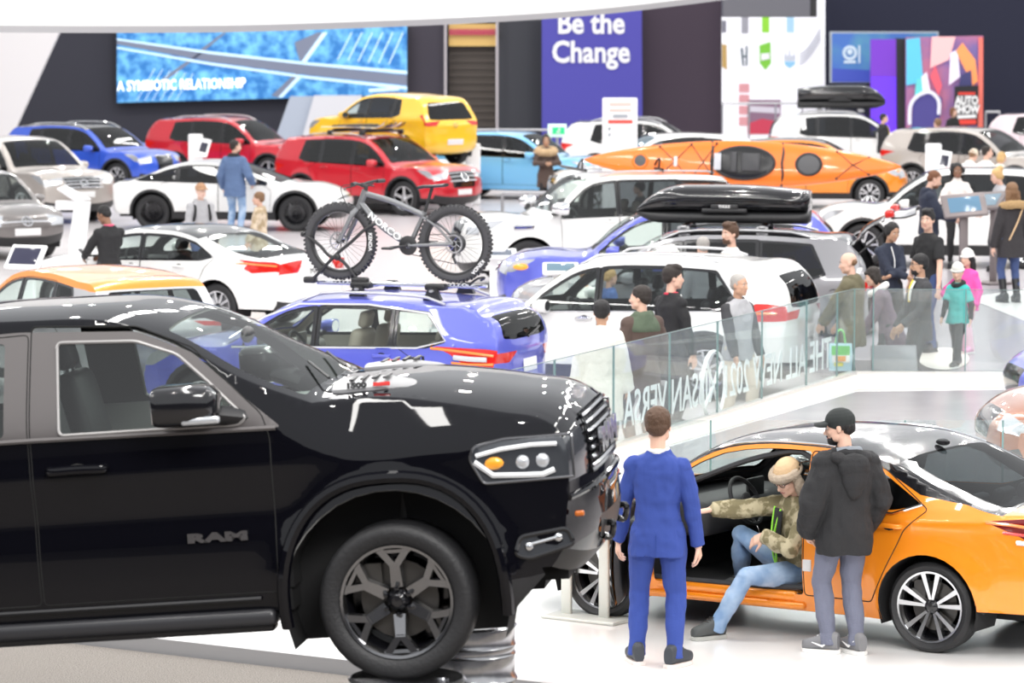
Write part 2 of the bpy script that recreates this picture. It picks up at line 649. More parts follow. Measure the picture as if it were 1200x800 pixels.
def make_wheel(parent, loc, sgn, R, rim, width=0.22, style='twin5', n=32, steer=0.0, tread=False, light=ALLOY, dark=DKALLOY, lo=False, disc=True):
    """tyre is the part; rim, disc and cap are its sub-parts. sgn +1 for the car's left"""
    h = width / 2
    mb = MB()
    t = R - rim
    prof = [(rim - .01, -h * .7), (rim + .01, -h * .9), (rim + t * .5, -h * 1.02), (R - .025, -h * .96), (R - .004, -h * .78), (R, -h * .4), (R, h * .4), (R - .004, h * .78), (R - .025, h * .96),
            (rim + t * .5, h * 1.02), (rim + .015, h * .92), (rim - .005, h * .82), (rim - .012, h * .6)]
    mb.lathe(prof, n * 2 if tread else n, axis='y')
    if tread:
        for k in range(84):
            a = 2 * PI * k / 84
            M = Matrix.Rotation(-a, 4, 'Y')
            for yy in (-.75, -.3, .3, .75):
                mb.cbox((R * .999, h * yy, (.3 if abs(yy) > .5 else -.3) * R * 2 * PI / 84 * .5), (.004, h * .36, R * 2 * PI / 84 * .62), M)
    M = Matrix.Translation(loc) @ Matrix.Rotation(steer + (0 if sgn > 0 else PI), 4, 'Z')
    ty = mb.build('wheel', TYRE, parent, fixn=True)
    ty.matrix_local = M
    rb = MB()
    rb.lathe([(rim - .012, h * .84), (rim - .004, h * .90), (rim - .018, h * .88), (rim - .03, h * .5), (rim - .04, -h * .7)], n, axis='y')
    barrel = 1
    ob = MB()
    ob.lathe([(rim - .03, h * .5), (rim - .045, h * .1), (rim - .045, -h * .8), (.05, -h * .75)], n, axis='y')
    y0, y1 = h * .62, h * .72
    if style == 'twin5':
        for k in range(5):
            a = 2 * PI * k / 5 + PI / 2
            for s in (-1, 1):
                spoke(rb, .05, rim - .012, .020, .036, a + s * .17, y0, y1 + .01, .045, skew=s * .07)
    elif style == 'five':
        for k in range(5):
            spoke(rb, .05, rim - .015, .075, .05, 2 * PI * k / 5 + PI / 2, y0, y1, .05)
    elif style == 'ten':
        for k in range(10):
            spoke(rb, .05, rim - .015, .03, .028, 2 * PI * k / 10 + .1, y0, y1, .04)
    elif style == 'turbine':
        for k in range(20):
            spoke(rb, .06, rim - .015, .02, .035, 2 * PI * k / 20, y0, y1, .03, .18)
    elif style == 'y6':
        for k in range(6):
            a = 2 * PI * k / 6 + PI / 2
            spoke(rb, .07, rim * .62, .062, .052, a, y0 * .8, y1 * .95, .05)
            for s in (-1, 1):
                a1 = a + s * .02
                spoke(rb, rim * .58, rim - .012, .04, .04, a, y1 * .93, y1 * 1.02, .045, skew=s * .27)
            spoke(rb, rim * .84, rim * .90, .17, .19, a, y1 * .97, y1, .035)
    ob.build('rim_barrel', dark, ty, fixn=True)
    rb.build('rim', light, ty, fixn=True, angle=30)
    cb = MB(); cb.lathe([(0.0, y0 + .026), (.026, y0 + .025), (.034, y0 + .014), (.05, y0 + .004), (.062, y0 - .03), (.0, y0 - .04)], 20, axis='y')
    if style == 'y6':
        for k in range(6):
            a = 2 * PI * k / 6 + PI / 6 * 0 + .52
            cb.lathe([(0, .016), (.012, .014), (.014, 0), (.014, -.03)], 8, M=Matrix.Translation((.068 * math.cos(a), y0 + .005, .068 * math.sin(a))), axis='y')
    cb.build('hub_cap', dark if style != 'five' else light, ty, fixn=True)
    if disc and not lo:
        d = MB(); d.lathe([(.05, h * .05), (rim * .68, h * .05), (rim * .68, h * -.1), (.05, -h * .1)], 24, axis='y')
        d.cbox((rim * .52 * .8, h * .1, rim * .40), (.09, .05, .15))
        d.build('brake_disc', SILVERP if style not in ('y6', 'twin5') else mat('dark disc steel', (.10, .095, .09), .4, .8), ty, fixn=True)
    return ty

def make_seat(parent, loc, m, w=0.5, name='seat', hr=True, lean=0.22):
    mb = MB()
    mb.rbox((0.02, 0, .12), (.52, w, .18), .07)
    M = Matrix.Translation((-.2, 0, .16)) @ Matrix.Rotation(-lean, 4, 'Y')
    mb.rbox((0, 0, .32), (.15, w * .94, .66), .065, M)
    if hr:
        mb.rbox((-.0, 0, .76), (.10, .26, .19), .045, M)
        for s in (-.06, .06): mb.tube([M @ Vector((0, s, .6)), M @ Vector((0, s, .72))], .007, 5)
    o = mb.build(name, m, parent, fixn=True)
    o.location = loc
    return o

def make_bench(parent, loc, m, w=1.25, k=1.0):
    mb = MB()
    mb.rbox((0.02, 0, .12), (.5, w, .17), .06)
    M = Matrix.Translation((-.2, 0, .16)) @ Matrix.Rotation(-.28, 4, 'Y')
    mb.rbox((0, 0, .3), (.14, w, .6), .06, M)
    for s in (-.42, 0, .42): mb.rbox((0, s * w / 1.25, .67), (.09, .24, .15), .04, M)
    o = mb.build('rear_bench', m, parent, fixn=True); o.scale = (1, 1, k); o.location = loc
    return o

def make_steering(parent, loc, m):
    mb = MB()
    n = 24
    M = Matrix.Rotation(-R_(62), 4, 'Y')
    ring = [M @ Vector((.185 * math.cos(2 * PI * k / n), .185 * math.sin(2 * PI * k / n), 0)) for k in range(n + 1)]
    mb.tube(ring, .016, 8)
    for a in (0.1, PI - .1, -PI / 2):
        mb.tube([M @ Vector((.03 * math.sin(a), .03 * math.cos(a), -.02)), M @ Vector((.18 * math.sin(a), .18 * math.cos(a), 0))], .018, 6, flat=.5)
    mb.ball((0, 0, 0), (.03, .07, .07), 10)
    mb.tube([(0, 0, 0), (.4, 0, -.14)], .03, 6)
    o = mb.build('steering_wheel', m, parent, fixn=True); o.location = loc
    return o

def make_mirror(parent, car, x, z, sgn, m, size=1.0, glass=True):
    y = car.W(x, z)
    mb = MB()
    c = Vector((x - .02, sgn * (y + .15 * size), z + .07 * size))
    # housing: tapered pod, flat towards the rear
    rings = []
    for fx, k in ((.10, .35), (.07, .72), (.02, .95), (-.05, 1.0), (-.085, .97)):
        ring = []
        for i in range(14):
            a = 2 * PI * i / 14
            ring.append(c + Vector((fx * size, .115 * size * k * math.copysign(abs(math.cos(a)) ** .7, math.cos(a)), .078 * size * k * math.copysign(abs(math.sin(a)) ** .7, math.sin(a)))))
        rings.append(ring)
    mb.loft(rings)
    mb.mi = 1
    mb.tube([Vector((x + .02, sgn * (y - .03), z - .01)), Vector((x, sgn * (y + .05 * size), z + .0)), Vector((x - .02, sgn * (y + .1 * size), z + .02 * size))], [.05 * size, .04 * size, .035 * size], 8, flat=.5)
    o = mb.build('side_mirror', [m, BLACKP], parent, fixn=True)
    if glass:
        g = MB(); g.add([c + Vector((-.088 * size, .1 * size * math.cos(2 * PI * i / 14), .066 * size * math.sin(2 * PI * i / 14))) for i in range(14)], [tuple(range(14))])
        g.build('mirror_glass', CHROME, o)
    return o

def make_handle(parent, car, x, z, sgn, m, L=.2):
    mb = MB()
    P = [car.sidept(x - L / 2, z, sgn, -.005), car.sidept(x - L / 2 + .02, z, sgn, .026), car.sidept(x, z + .004, sgn, .034), car.sidept(x + L / 2 - .02, z, sgn, .026), car.sidept(x + L / 2, z, sgn, -.005)]
    mb.tube(smoothpts(P, 3), .013 if L < .25 else .02, 8, flat=1.3)
    mb.mi = 1
    mb.ball(car.sidept(x + .0, z, sgn, -.004), (.055, .006, .035), 10)
    return mb.build('door_handle', [m, SEAM], parent, fixn=True)

def finish_car(car, root, cfg):
    """emit every part. cfg: materials and options"""
    g = cfg.get
    body_m = cfg['paint']; glass = g('glass', GLASS_T); front_glass = g('wglass', GLASS_C); rear_glass = g('rglass', glass)
    inner = g('inner', DARKIN)
    body = car.emit('body', 'body', body_m, root, inner)
    named = dict(roof=('roof', g('roofm', body_m), inner), windscreen=('windscreen', front_glass, None), rear_window=('rear_window', rear_glass, None), grille=('grille', g('grillem', GLOSSB), DARKIN),
                 lower_grille=('lower_grille', BLACKP, DARKIN), bumper=('bumper', g('bumperm', body_m), DARKIN), hatch=('tailgate', body_m, inner), hood=('hood', body_m, inner), sunroof=('sunroof', GLOSSB, None), applique=('lamp_bar', GLOSSB, None), lower_bumper=('lower_bumper', BLACKP, DARKIN), lower_bumper_rear=('lower_bumper', BLACKP, DARKIN))
    objs = {}
    for key in list(car.parts):
        if key == 'body': continue
        base = key.split('@')[0].lstrip('=')
        sd = key[-2:] if key.endswith(('@L', '@R')) else ''
        if base in named:
            nm, m, inn = named[base]
            objs[key] = car.emit(key, nm, m, root, inn)
        elif base.startswith(('window', 'quarter')):
            continue
        elif base.endswith('door'):
            objs[key] = car.emit(key, base, g('doorm', body_m), root, inner)
        elif base.startswith('cladding') or base.startswith('trimblack'):
            objs[key] = car.emit(key, g('cladname', 'cladding'), g('cladm', BLACKP) if base.startswith('cladding') else GLOSSB, root, DARKIN)
            if base.startswith('trimblack'): objs[key].name = 'window_surround'
        elif base.startswith('headlight'):
            objs[key] = car.emit(key, 'headlight', g('headm', CLEARL), root, DARKIN)
        elif base.startswith('taillight'):
            objs[key] = car.emit(key, 'taillight', g('tailm', REDL), root, DARKIN)
    for key in list(car.parts):
        base = key.split('@')[0].lstrip('=')
        if base.startswith('window') or base.startswith('quarter'):
            sd = key[-2:]
            par = None
            for d in ('front_door', 'rear_door'):
                if base.endswith(d) and objs.get(d + sd): par = objs[d + sd]
            gm = glass
            if base == 'window_front_door': gm = g('fglass', front_glass)
            objs[key] = car.emit(key, 'window' if base.startswith('window') else 'quarter_window', gm, par or root)
    car.objs = objs; car.root = root
    # seams
    if g('seams'):
        for dkey, poly in g('seams'):
            for sgn, sd in ((1, '@L'), (-1, '@R')):
                par = objs.get(dkey + sd) or body
                mb = MB()
                pts = densify(poly, car.gap)
                pts.append(pts[0])
                mb.tube([car.sidept(x, z, sgn, -.001) for x, z in pts], g('seamr', .005), 4)
                mb.build('door_seam', SEAM, par)
    for sgn in (1, -1):
        sd = '@L' if sgn > 0 else '@R'
        if g('handles'):
            for dkey, x, z in g('handles'):
                make_handle(objs.get(dkey + sd) or body, car, x, z, sgn, g('handlem', body_m), g('handleL', .2))
        if g('mirror'):
            x, z = cfg['mirror'][:2]
            make_mirror(root, car, x, z, sgn, g('mirrorm', body_m), cfg['mirror'][2] if len(cfg['mirror']) > 2 else 1.0)
    # wheels and wells
    R = car.R
    if g('wheel', True):
        tw = g('tw', .225)
        for ax, st in ((car.axf, g('steer', 0)), (car.axr, 0)):
            for sgn in (1, -1):
                yy = sgn * (car.w / 2 - tw / 2 - g('inset', .035))
                make_wheel(root, (ax, yy, R), sgn, R, g('rim', R * .68), tw, g('wstyle', 'twin5'), g('wn', 28), st, g('tread', False), g('wlight', ALLOY), g('wdark', DKALLOY), g('lo', False))
    wb = MB()
    for ax in (car.axf, car.axr):
        for sgn in (1, -1):
            n = 14; rows = []
            for yy in (car.W(ax, R + car.Ra * .7) - .012, car.w / 2 - .36):
                rows.append([Vector((ax + (car.Ra + .004) * math.cos(PI * (-.12 + 1.24 * k / n)), sgn * yy, R + (car.Ra + .004) * math.sin(PI * (-.12 + 1.24 * k / n)))) for k in range(n + 1)])
            wb.loft(rows, closed=False, caps=False)
            wb.add(rows[1], [tuple(range(n + 1))])
    # floor pan
    zf = car.sill
    hw = car.w / 2 - .16
    wb.box((car.axr + car.Ra - .02, -hw, zf - .02), (car.axf - car.Ra + .02, hw, zf + .12))
    wb.box((car.x0 + .18, -hw + .22, zf + .02), (car.axr + car.Ra, hw - .22, zf + .3))
    wb.box((car.axf - car.Ra, -hw + .22, zf + .02), (car.x1 - .2, hw - .22, zf + .45))
    wb.build('underbody', LINER, root, fixn=True)
    # interior
    if g('interior', True):
        sm = g('seatm', SEATB)
        zf = car.sill + .1
        fx = g('seatx', -.05)
        for s in (1, -1): make_seat(root, (fx, s * .37, zf + .06), sm, g('seatw', .5)).scale = (1, 1, min(1.0, (max(c.y for c in car.C) - .28 - zf) / .95))
        make_bench(root, (fx - g('row', .88), 0, zf + .1), sm, car.w * .68, min(1.0, (max(c.y for c in car.C) - .42 - zf) / .92))
        d = MB()
        dx = g('dashx', car.axf - .62)
        zc = car.zb(dx) - .02
        d.rbox((dx, 0, zc - .12), (.42, car.w * .80, .26), .08)
        d.rbox((dx + .28, 0, zc - .06), (.5, car.w * .78, .10), .04)
        d.rbox((dx - .2, 0, zc + .06), (.03, .24, .14), .012)
        d.build('dashboard', g('dashm', DARKIN), root, fixn=True)
        make_steering(root, (dx - .33, .37, zc + .0), DARKIN)
    if g('rails'):
        x0, x1, zz, hgt = cfg['rails']
        for sgn in (1, -1):
            mb = MB()
            P = []
            for k in range(9):
                x = x0 + (x1 - x0) * k / 8
                i = min(range(len(car.E)), key=lambda i: abs(car.E[i].x - x) + (0 if car.E[i].y > zz else 9))
                e = car.E[i]
                up = hgt if 0 < k < 8 else 0.0
                P.append(Vector((x, sgn * (car.W(e.x, e.y) - .07), e.y + .02 + up)))
            mb.tube(P, .018, 8, flat=.9)
            mb.build('roof_rail', g('railm', SILVERP), root, fixn=True)
    return car

def s_range(car, x0z0, x1z1): return car.sp(*x0z0), car.sp(*x1z1)
# ------------------------------------------------------------------ parametric kinds
def etop(car, x):
    zz = [e.y for i, e in enumerate(car.E) if abs(e.x - x) < car.gap * 1.5]
    # interpolate on the upper branch
    best = None
    for i in range(len(car.E) - 1):
        a, b = car.E[i], car.E[i + 1]
        if min(a.x, b.x) <= x <= max(a.x, b.x) and abs(a.x - b.x) > 1e-9:
            z = a.y + (b.y - a.y) * (x - a.x) / (b.x - a.x)
            if best is None or z > best: best = z
    return best if best is not None else (max(zz) if zz else 1.0)

def daylight(car, splits, rear, m=0.09, mb=0.03, lean=0.10, grow=0.0, nose=None):
    """side window polygons between the pillar positions; splits=[(x0,x1),...] front to back; rear=(x at belt, x at roof)"""
    out = []
    xa = car.axf
    while etop(car, xa) - m < car.zb(xa) + mb + .05 and xa > -1: xa -= .02
    if nose is not None: xa = min(xa, nose)
    for i, (a, b) in enumerate(splits):
        fa = xa if a is None else a
        rb = b
        n = 12
        top = []
        if b is None:
            xb0, xb1 = rear
        else:
            xb0, xb1 = b, b
        for k in range(n + 1):
            x = fa + (xb1 - fa) * k / n
            top.append((x, max(etop(car, x) - m + grow, car.zb(x) + mb + .01)))
        bot = [(xb0, car.zb(xb0) + mb - grow + (0.0 if b is not None else lean)), (fa, car.zb(fa) + mb - grow)]
        if b is None and lean > 0: bot.insert(1, (xb0 + .22, car.zb(xb0) + mb - grow))
        out.append(rpoly(top + bot, .035))
    return out

def make_car(name, label, loc, yaw, kind='suv', color=None, L=4.6, H=1.68, wb=2.70, w=1.84, fo=0.92, R=0.355, hood=(0.90, 1.02), cowlx=None, hdrx=None, cat='car', gap=0.08, group=None,
             tailz=(0.86, 1.06), tailtop=(0.5, 0.98), cladding=True, roofm=None, rear='suv', over=None, z=0.0, rx=0.0, grille=(0.5, None, 0.42), headw=0.52, tail_len=0.42, notch=0.0, lower=True, **cfg):
    F = wb / 2 + fo; B = -(L - F)
    h0, h1 = hood
    cx = cowlx if cowlx is not None else wb / 2 - .30
    hx = hdrx if hdrx is not None else cx - (H - h1) * 1.28
    P = [(F - .16, .24, 'fb', .14), (F - .02, .42, 'b1', .17), (F, .62, 'b2', .18), (F - .06, h0 - .08, 'hl', .17), (F - .18, h0, 'hd', .10), ((F + cx) / 2, (h0 + h1) / 2 + .05, 'hm', .06), (cx, h1, 'cowl', .05),
         ((cx + hx) / 2, (h1 + H) / 2 + .015, 'ws', .075), (hx, H - .07, 'hdr', .06), (hx - .45, H - .005, 'r1', .04)]
    if rear == 'suv':
        P += [(-.45, H, 'r2', .035), (B + .75, H - .045, 'r3', .035), (B + .33, H - .10, 'rr', .03), (B + .29, H - .15, 'sp', .02), (B + .13, (H + 1.06) / 2 + .03, 'bk', .06), (B + .03, 1.08, 'bl', .06),
              (B - .0, .98, 'tl', .09), (B + .02, .80, 'tm', .11), (B, .58, 't2', .13), (B + .06, .34, 't3', .12), (B + .2, .28, 'rb', .08)]
    elif rear == 'hatch':
        P += [(-.40, H - .005, 'r2', .035), (B + .80, H - .06, 'r3', .035), (B + .40, H - .12, 'rr', .03), (B + .36, H - .16, 'sp', .02), (B + .14, 1.16, 'bk', .06), (B + .06, 1.03, 'bl', .06), (B + .0, .92, 'tl', .10),
              (B + .02, .75, 'tm', .11), (B, .55, 't2', .13), (B + .06, .34, 't3', .12), (B + .2, .26, 'rb', .08)]
    else:  # sedan
        P += [(-.25, H, 'r2', .04), (-.70, H - .025, 'r3', .04), (-1.05, H - .10, 'rr', .05), (-1.5, H - .26, 'bk', .07), (B + .42, 1.06, 'bl', .05), (B + .18, 1.05, 'tk', .04), (B + .05, 1.02, 'tl', .06), (B + .0, .85, 'tm', .12),
              (B, .56, 't2', .14), (B + .06, .34, 't3', .12), (B + .18, .26, 'rb', .08)]
    if over: P = over(P)
    ck = {k: cfg.pop(k) for k in ('tum', 'af', 'ar', 'flare', 'crease', 'belt', 'haunch', 'sill', 'zm', 'p', 'Ra') if k in cfg}
    ck.setdefault('belt', (h1 - .045, -.025))
    car = Car(P, w, wb, R, gap=gap, **ck)
    side = []; top = []; seams = []
    xb = cfg.pop('bpillar', 0.0 + (hx - .25) * .0 - .12)
    xr = cfg.pop('cpillar', xb - .88)
    rw = cfg.pop('rear_win', (B + .85, B + .98) if rear != 'sedan' else (-1.42, -1.02))
    m = cfg.pop('dlo', .09)
    if rear == 'sedan':
        wins = daylight(car, [(None, xb + .045), (xb - .045, None)], rw, m, lean=.05)
        keys = ['window_front_door', 'window_rear_door']
        big = daylight(car, [(None, None)], (rw[0] - .03, rw[1] - .04), m - .02, mb=.01, lean=.05, grow=.01)
    else:
        wins = daylight(car, [(None, xb + .045), (xb - .045, xr + .03), (xr - .06, None)], rw, m, lean=.07)
        keys = ['window_front_door', 'window_rear_door', 'quarter']
        big = daylight(car, [(None, None)], (rw[0] - .03, rw[1] - .04), m - .02, mb=.01, lean=.07, grow=.01)
    for k, p in zip(keys, wins): side.append((k, p))
    if cfg.pop('surround', True): side.append(('trimblack', big[0]))
    # lamps
    tz0, tz1 = tailz
    side.append(('taillight', rpoly([(B - .1, tz0), (B - .1, tz1), (B + .18, tz1 + .01), (B + tail_len, tz1 - .03), (B + tail_len * .55, (tz0 + tz1) / 2 - .02), (B + .16, tz0)], .03)))
    side.append(('headlight', rpoly([(F + .1, h0 - .20), (F + .1, h0 - .01), (F - .28, h0 + .0), (F - .62, h0 + .015), (F - .50, h0 - .06), (F - .3, h0 - .17)], .02)))
    if cladding:
        ch = cfg.pop('clad_h', .40)
        xs = [car.axr - car.Ra - .055]
        ring = []
        for ax in (car.axr, car.axf):
            ring += [(ax + (car.Ra + .055) * math.cos(a), R + (car.Ra + .055) * math.sin(a)) for a in [PI - .05 - k * (PI - .1) / 14 for k in range(15)]]
        side.append(('cladding', [(B - .1, 0), (B - .1, ch + .02), (car.axr - car.Ra - .06, ch + .0)] + ring + [(car.axf + car.Ra + .06, ch), (F + .1, ch), (F + .1, 0)]))
    fd = rpoly([(car.axf - car.Ra - .10, car.sill + .12), (car.axf - car.Ra - .08, car.zb(.9) - .1), (wins[0][0][0] + .06, car.zb(.9) + .0)] + [(x, z + .035) for x, z in [(xx, etop(car, xx) - m) for xx in [wins[0][0][0] - .1 - k * (wins[0][0][0] - .1 - xb) / 6 for k in range(7)]]] + [(xb, car.sill + .12)], .03)
    if rear == 'sedan':
        xe = rw[0]
    else:
        xe = xr - .02
    rdx = car.axr + car.Ra
    rd = rpoly([(xb - .01, car.sill + .12), (xb - .01, etop(car, xb) - m + .035)] + [(xx, etop(car, xx) - m + .035) for xx in [xb - .1 - k * (xb - .1 - max(xe, rw[1])) / 4 for k in range(5)]] + [(xe - (.05 if rear == 'sedan' else .0), car.zb(xe) + .05), (car.axr + .18, R + car.Ra + .16), (rdx - .04, R + car.Ra * .55), (rdx + .06, car.sill + .12)], .03)
    side.append(('front_door', fd)); side.append(('rear_door', rd))
    seams = [('front_door', fd), ('rear_door', rd)]
    T = car.tag
    def srng(x0, x1): return x0, x1
    sw0, sw1 = T['cowl'] + .10, T['hdr'] + .02
    top.append(('windscreen', rpoly([(sw0, -.88), (sw0 - .03, 0), (sw0, .88), (sw1, .86), (sw1, -.86)], .05)))
    if rear == 'sedan':
        r0, r1 = T['rr'] + .0, T['bl'] - .04
        top.append(('rear_window', rpoly([(r0, -.82), (r0, .82), (r1, .80), (r1, -.80)], .08)))
    else:
        r0, r1 = T['sp'] + .05, T['bl'] - .02
        top.append(('rear_window', rpoly([(r0, -.80), (r0, .80), (r1 - .03, .84), (r1, .5), (r1, -.5), (r1 - .03, -.84)], .06)))
    def zs_tail(zz):  # s on the tail at height zz
        i0 = next(i for i, s in enumerate(car.S) if s >= T['bl'] - .05)
        return min(range(i0, len(car.S)), key=lambda i: abs(car.C[i].y - zz))
    def zs_nose(zz):
        i1 = next(i for i, s in enumerate(car.S) if s >= T['hd'])
        return min(range(0, i1 + 1), key=lambda i: abs(car.C[i].y - zz))
    ti0, ti1 = tailtop
    a, b = car.S[zs_tail(tz1)], car.S[zs_tail(tz0)]
    for sg, sd in ((1, '@L'), (-1, '@R')):
        top.append(('taillight' + sd, rpoly([(a, sg * ti0), (a, sg * 1.2), (b, sg * 1.2), (b, sg * (ti0 + .18))], .02)))
        top.append(('headlight' + sd, rpoly([(car.S[zs_nose(h0 - .20)], sg * (headw + .1)), (car.S[zs_nose(h0 - .18)], sg * 1.2), (T['hd'] - .01, sg * 1.2), (T['hd'] - .05, sg * headw)], .02)))
    g0 = car.S[zs_nose(grille[0])]; g1 = (T['hd'] - .05) if grille[1] is None else car.S[zs_nose(grille[1])]
    gw = grille[2]
    if gw: top.append(('grille', rpoly([(g0, -gw * .8), (g0, gw * .8), (g1, gw), (g1, -gw)], .04)))
    if lower:
        top.append(('lower_bumper', [(-.1, -1.2), (-.1, 1.2), (car.S[zs_nose(.40)], 1.2), (car.S[zs_nose(.40)], .62), (car.S[zs_nose(.46)], .5), (car.S[zs_nose(.46)], -.5), (car.S[zs_nose(.40)], -.62), (car.S[zs_nose(.40)], -1.2)]))
        e = car.S[-1] + .1
        top.append(('lower_bumper_rear', [(car.S[zs_tail(.42)], -1.2), (car.S[zs_tail(.42)], 1.2), (e, 1.2), (e, -1.2)]))
    if roofm:
        top.append(('roof', [(T['hdr'] - .01 + cfg.get('roof_fwd', 0), -1.2), (T['hdr'] - .01 + cfg.get('roof_fwd', 0), 1.2), (T['sp'] if rear != 'sedan' else T['rr'], 1.2), (T['sp'] if rear != 'sedan' else T['rr'], -1.2)]))
        cfg['roofm'] = roofm
    car.extra_side(side) if hasattr(car, 'extra_side') else None
    es = cfg.pop('extra_side', None)
    if es: side = es(car, side)
    et = cfg.pop('extra_top', None)
    if et: top = et(car, top)
    car.shell(side, top)
    root = empty(name, label, cat, (loc[0], loc[1], z), R_(yaw), group)
    if rx: root.rotation_euler = (0, rx, R_(yaw))
    cfg.setdefault('seams', seams)
    hz = car.zb(xb) - .07
    cfg.setdefault('handles', [('front_door', xb + .16, hz), ('rear_door', (xr if rear != 'sedan' else xb - .80) + .10, hz + .015)])
    cfg.setdefault('mirror', (wins[0][0][0] - .14, car.zb(wins[0][0][0]) + .02))
    cfg.setdefault('paint', color)
    finish_car(car, root, cfg)
    car.F, car.B, car.h0, car.zs_tail, car.zs_nose = F, B, h0, zs_tail, zs_nose
    car.wins = wins
    return car

def plate(car, root, s, w=.52, h=.12, t=0.0, m=PLATE, off=.012, name='license_plate', txt=None):
    a = car.top(s, t); b = car.top(s + .02, t)
    up = (a - b).normalized() if b.z < a.z else (b - a).normalized()
    out = Vector((1, 0, 0)) if a.x > 0 else Vector((-1, 0, 0))
    yv = up.cross(out).normalized(); n = yv.cross(up)
    M = frame(a + n * off, yv, up, n)
    mb = MB(); mb.rbox((0, 0, 0), (w, h, .012), .005, M)
    o = mb.build(name, m, root)
    if txt: text_mesh('plate_text', txt, h * .62, BLACKP, o, .002, M=M @ Matrix.Translation((0, 0, .008)))
    return o

def badge(car, root, s, t=0.0, r=.06, m=CHROME, off=.015, kind='ring'):
    a = car.top(s, t); b = car.top(s + .03, t)
    out = Vector((1, 0, 0)) if a.x > 0 else Vector((-1, 0, 0))
    up = (a - b).normalized()
    if up.z < 0: up = -up
    yv = up.cross(out).normalized(); n = yv.cross(up)
    M = frame(a + n * off, yv, up, n)
    mb = MB()
    mb.tube([(r * 1.15 * math.cos(2 * PI * k / 20), r * math.sin(2 * PI * k / 20), 0) for k in range(21)], r * .13, 6, M=M)
    if kind == 'bar': mb.cbox((0, 0, 0), (r * 3, r * .36, .012), M)
    elif kind == 'vee':
        for sg in (-1, 1):
            mb.tube([(-.75 * r * sg, .6 * r, 0), (-.3 * r * sg, -.75 * r, 0), (0, 0, 0)], r * .1, 4, M=M)
    elif kind == 'slant':
        mb.tube([(-.45 * r, -.7 * r, 0), (-.3 * r, .7 * r, 0)], r * .1, 4, M=M); mb.tube([(.3 * r, -.7 * r, 0), (.45 * r, .7 * r, 0)], r * .1, 4, M=M)
        mb.tube([(-.5 * r, -.1 * r, 0), (.5 * r, .1 * r, 0)], r * .1, 4, M=M)
    return mb.build('badge', m, root, fixn=True)

def slats(car, root, s0, s1, n, hw, m=CHROME, r=.012, off=.008, name='grille_bar'):
    mb = MB()
    for k in range(n):
        s = s0 + (s1 - s0) * (k + .5) / n
        mb.tube([car.top(s, t, off) for t in [-hw + 2 * hw * i / 10 for i in range(11)]], r, 5)
    return mb.build(name, m, root, fixn=True)
# ------------------------------------------------------------------ hall shell, stage, floor zones
YB = 128.0
def slab(name, pts, z, m, th=.02, kind='structure'):
    mb = MB(); mb.prism([(p[0], p[1]) for p in pts], z - th, z)
    o = mb.build(name, m, smooth=False, fixn=True)
    return tag(o, kind=kind)

def panel(mb, pts, Y, th=.08):
    """upright plate whose front lies at depth Y; corners given where they show in the photo frame"""
    w = [dep(x, y, Y) for x, y in pts]
    n = len(w)
    mb.add([p for p in w] + [p + Vector((0, th, 0)) for p in w], [tuple(range(n)), tuple(range(2 * n - 1, n - 1, -1))] + [(i, i + n, (i + 1) % n + n, (i + 1) % n) for i in range(n)])
    return mb

def panel_obj(name, pts, Y, m, th=.08, parent=None, label=None, cat=None, kind=None, group=None):
    o = panel(MB(), pts, Y, th).build(name, m, parent, smooth=False, fixn=True)
    return tag(o, label, cat, group, kind)

FL = mat('hall floor', (.60, .57, .58), .22, noise=(.9, (.66, .63, .64), .3, .7))
STG = mat('white stage floor', (.84, .83, .82), .2)
slab('floor', [(-45, -26), (45, -26), (45, 135), (-45, 135)], 0, FL, .3)
slab('floor_unseen', [(-45, -26), (45, -26), (45, 6), (-45, 6)], .01, mat('dark unseen carpet', (.07, .065, .065), .9, bump=(200, .4)), .005)  # unseen dark floor behind the camera, added for the pickup's reflections
NAVYW = mat('navy wall', (.022, .024, .05), .8)
CHARW = mat('charcoal wall', (.036, .036, .050), .8)
PLUM = mat('plum wall', (.05, .034, .052), .8)
for nm, x0, x1, m in (('wall_back', -45, 45, NAVYW),):
    mb = MB(); mb.box((x0, YB, 0), (x1, YB + .5, 8.5)); tag(mb.build(nm, m), kind='structure')
mb = MB(); mb.box((-45, -26.5, 0), (45, -26, 9)); tag(mb.build('wall_front', CHARW), kind='structure')  # unseen wall behind the camera, added for dark reflections on the pickup
for nm, x in (('wall_left', -45.5), ('wall_right', 45)):
    mb = MB(); mb.box((x, -26, 0), (x + .5, 135, 8.5)); tag(mb.build(nm, CHARW), kind='structure')
# painted wall sections at the far end
def wallsec(nm, x0, x1, m, y0=-60, Y=126.0, y1=175):
    tag(panel_obj(nm, [(x0, y1), (x1, y1), (x1, y0), (x0, y0)], Y, m, .6), kind='structure')
wallsec('wall_charcoal', -80, 478, CHARW, Y=124)
wallsec('wall_plum', 478, 523, mat('grey plum wall', (.055, .048, .065), .8), Y=124.2)
wallsec('wall_slate', 583, 636, mat('slate wall', (.05, .052, .062), .8), Y=124.4)
wallsec('wall_panel', 750, 847, PLUM, Y=124)
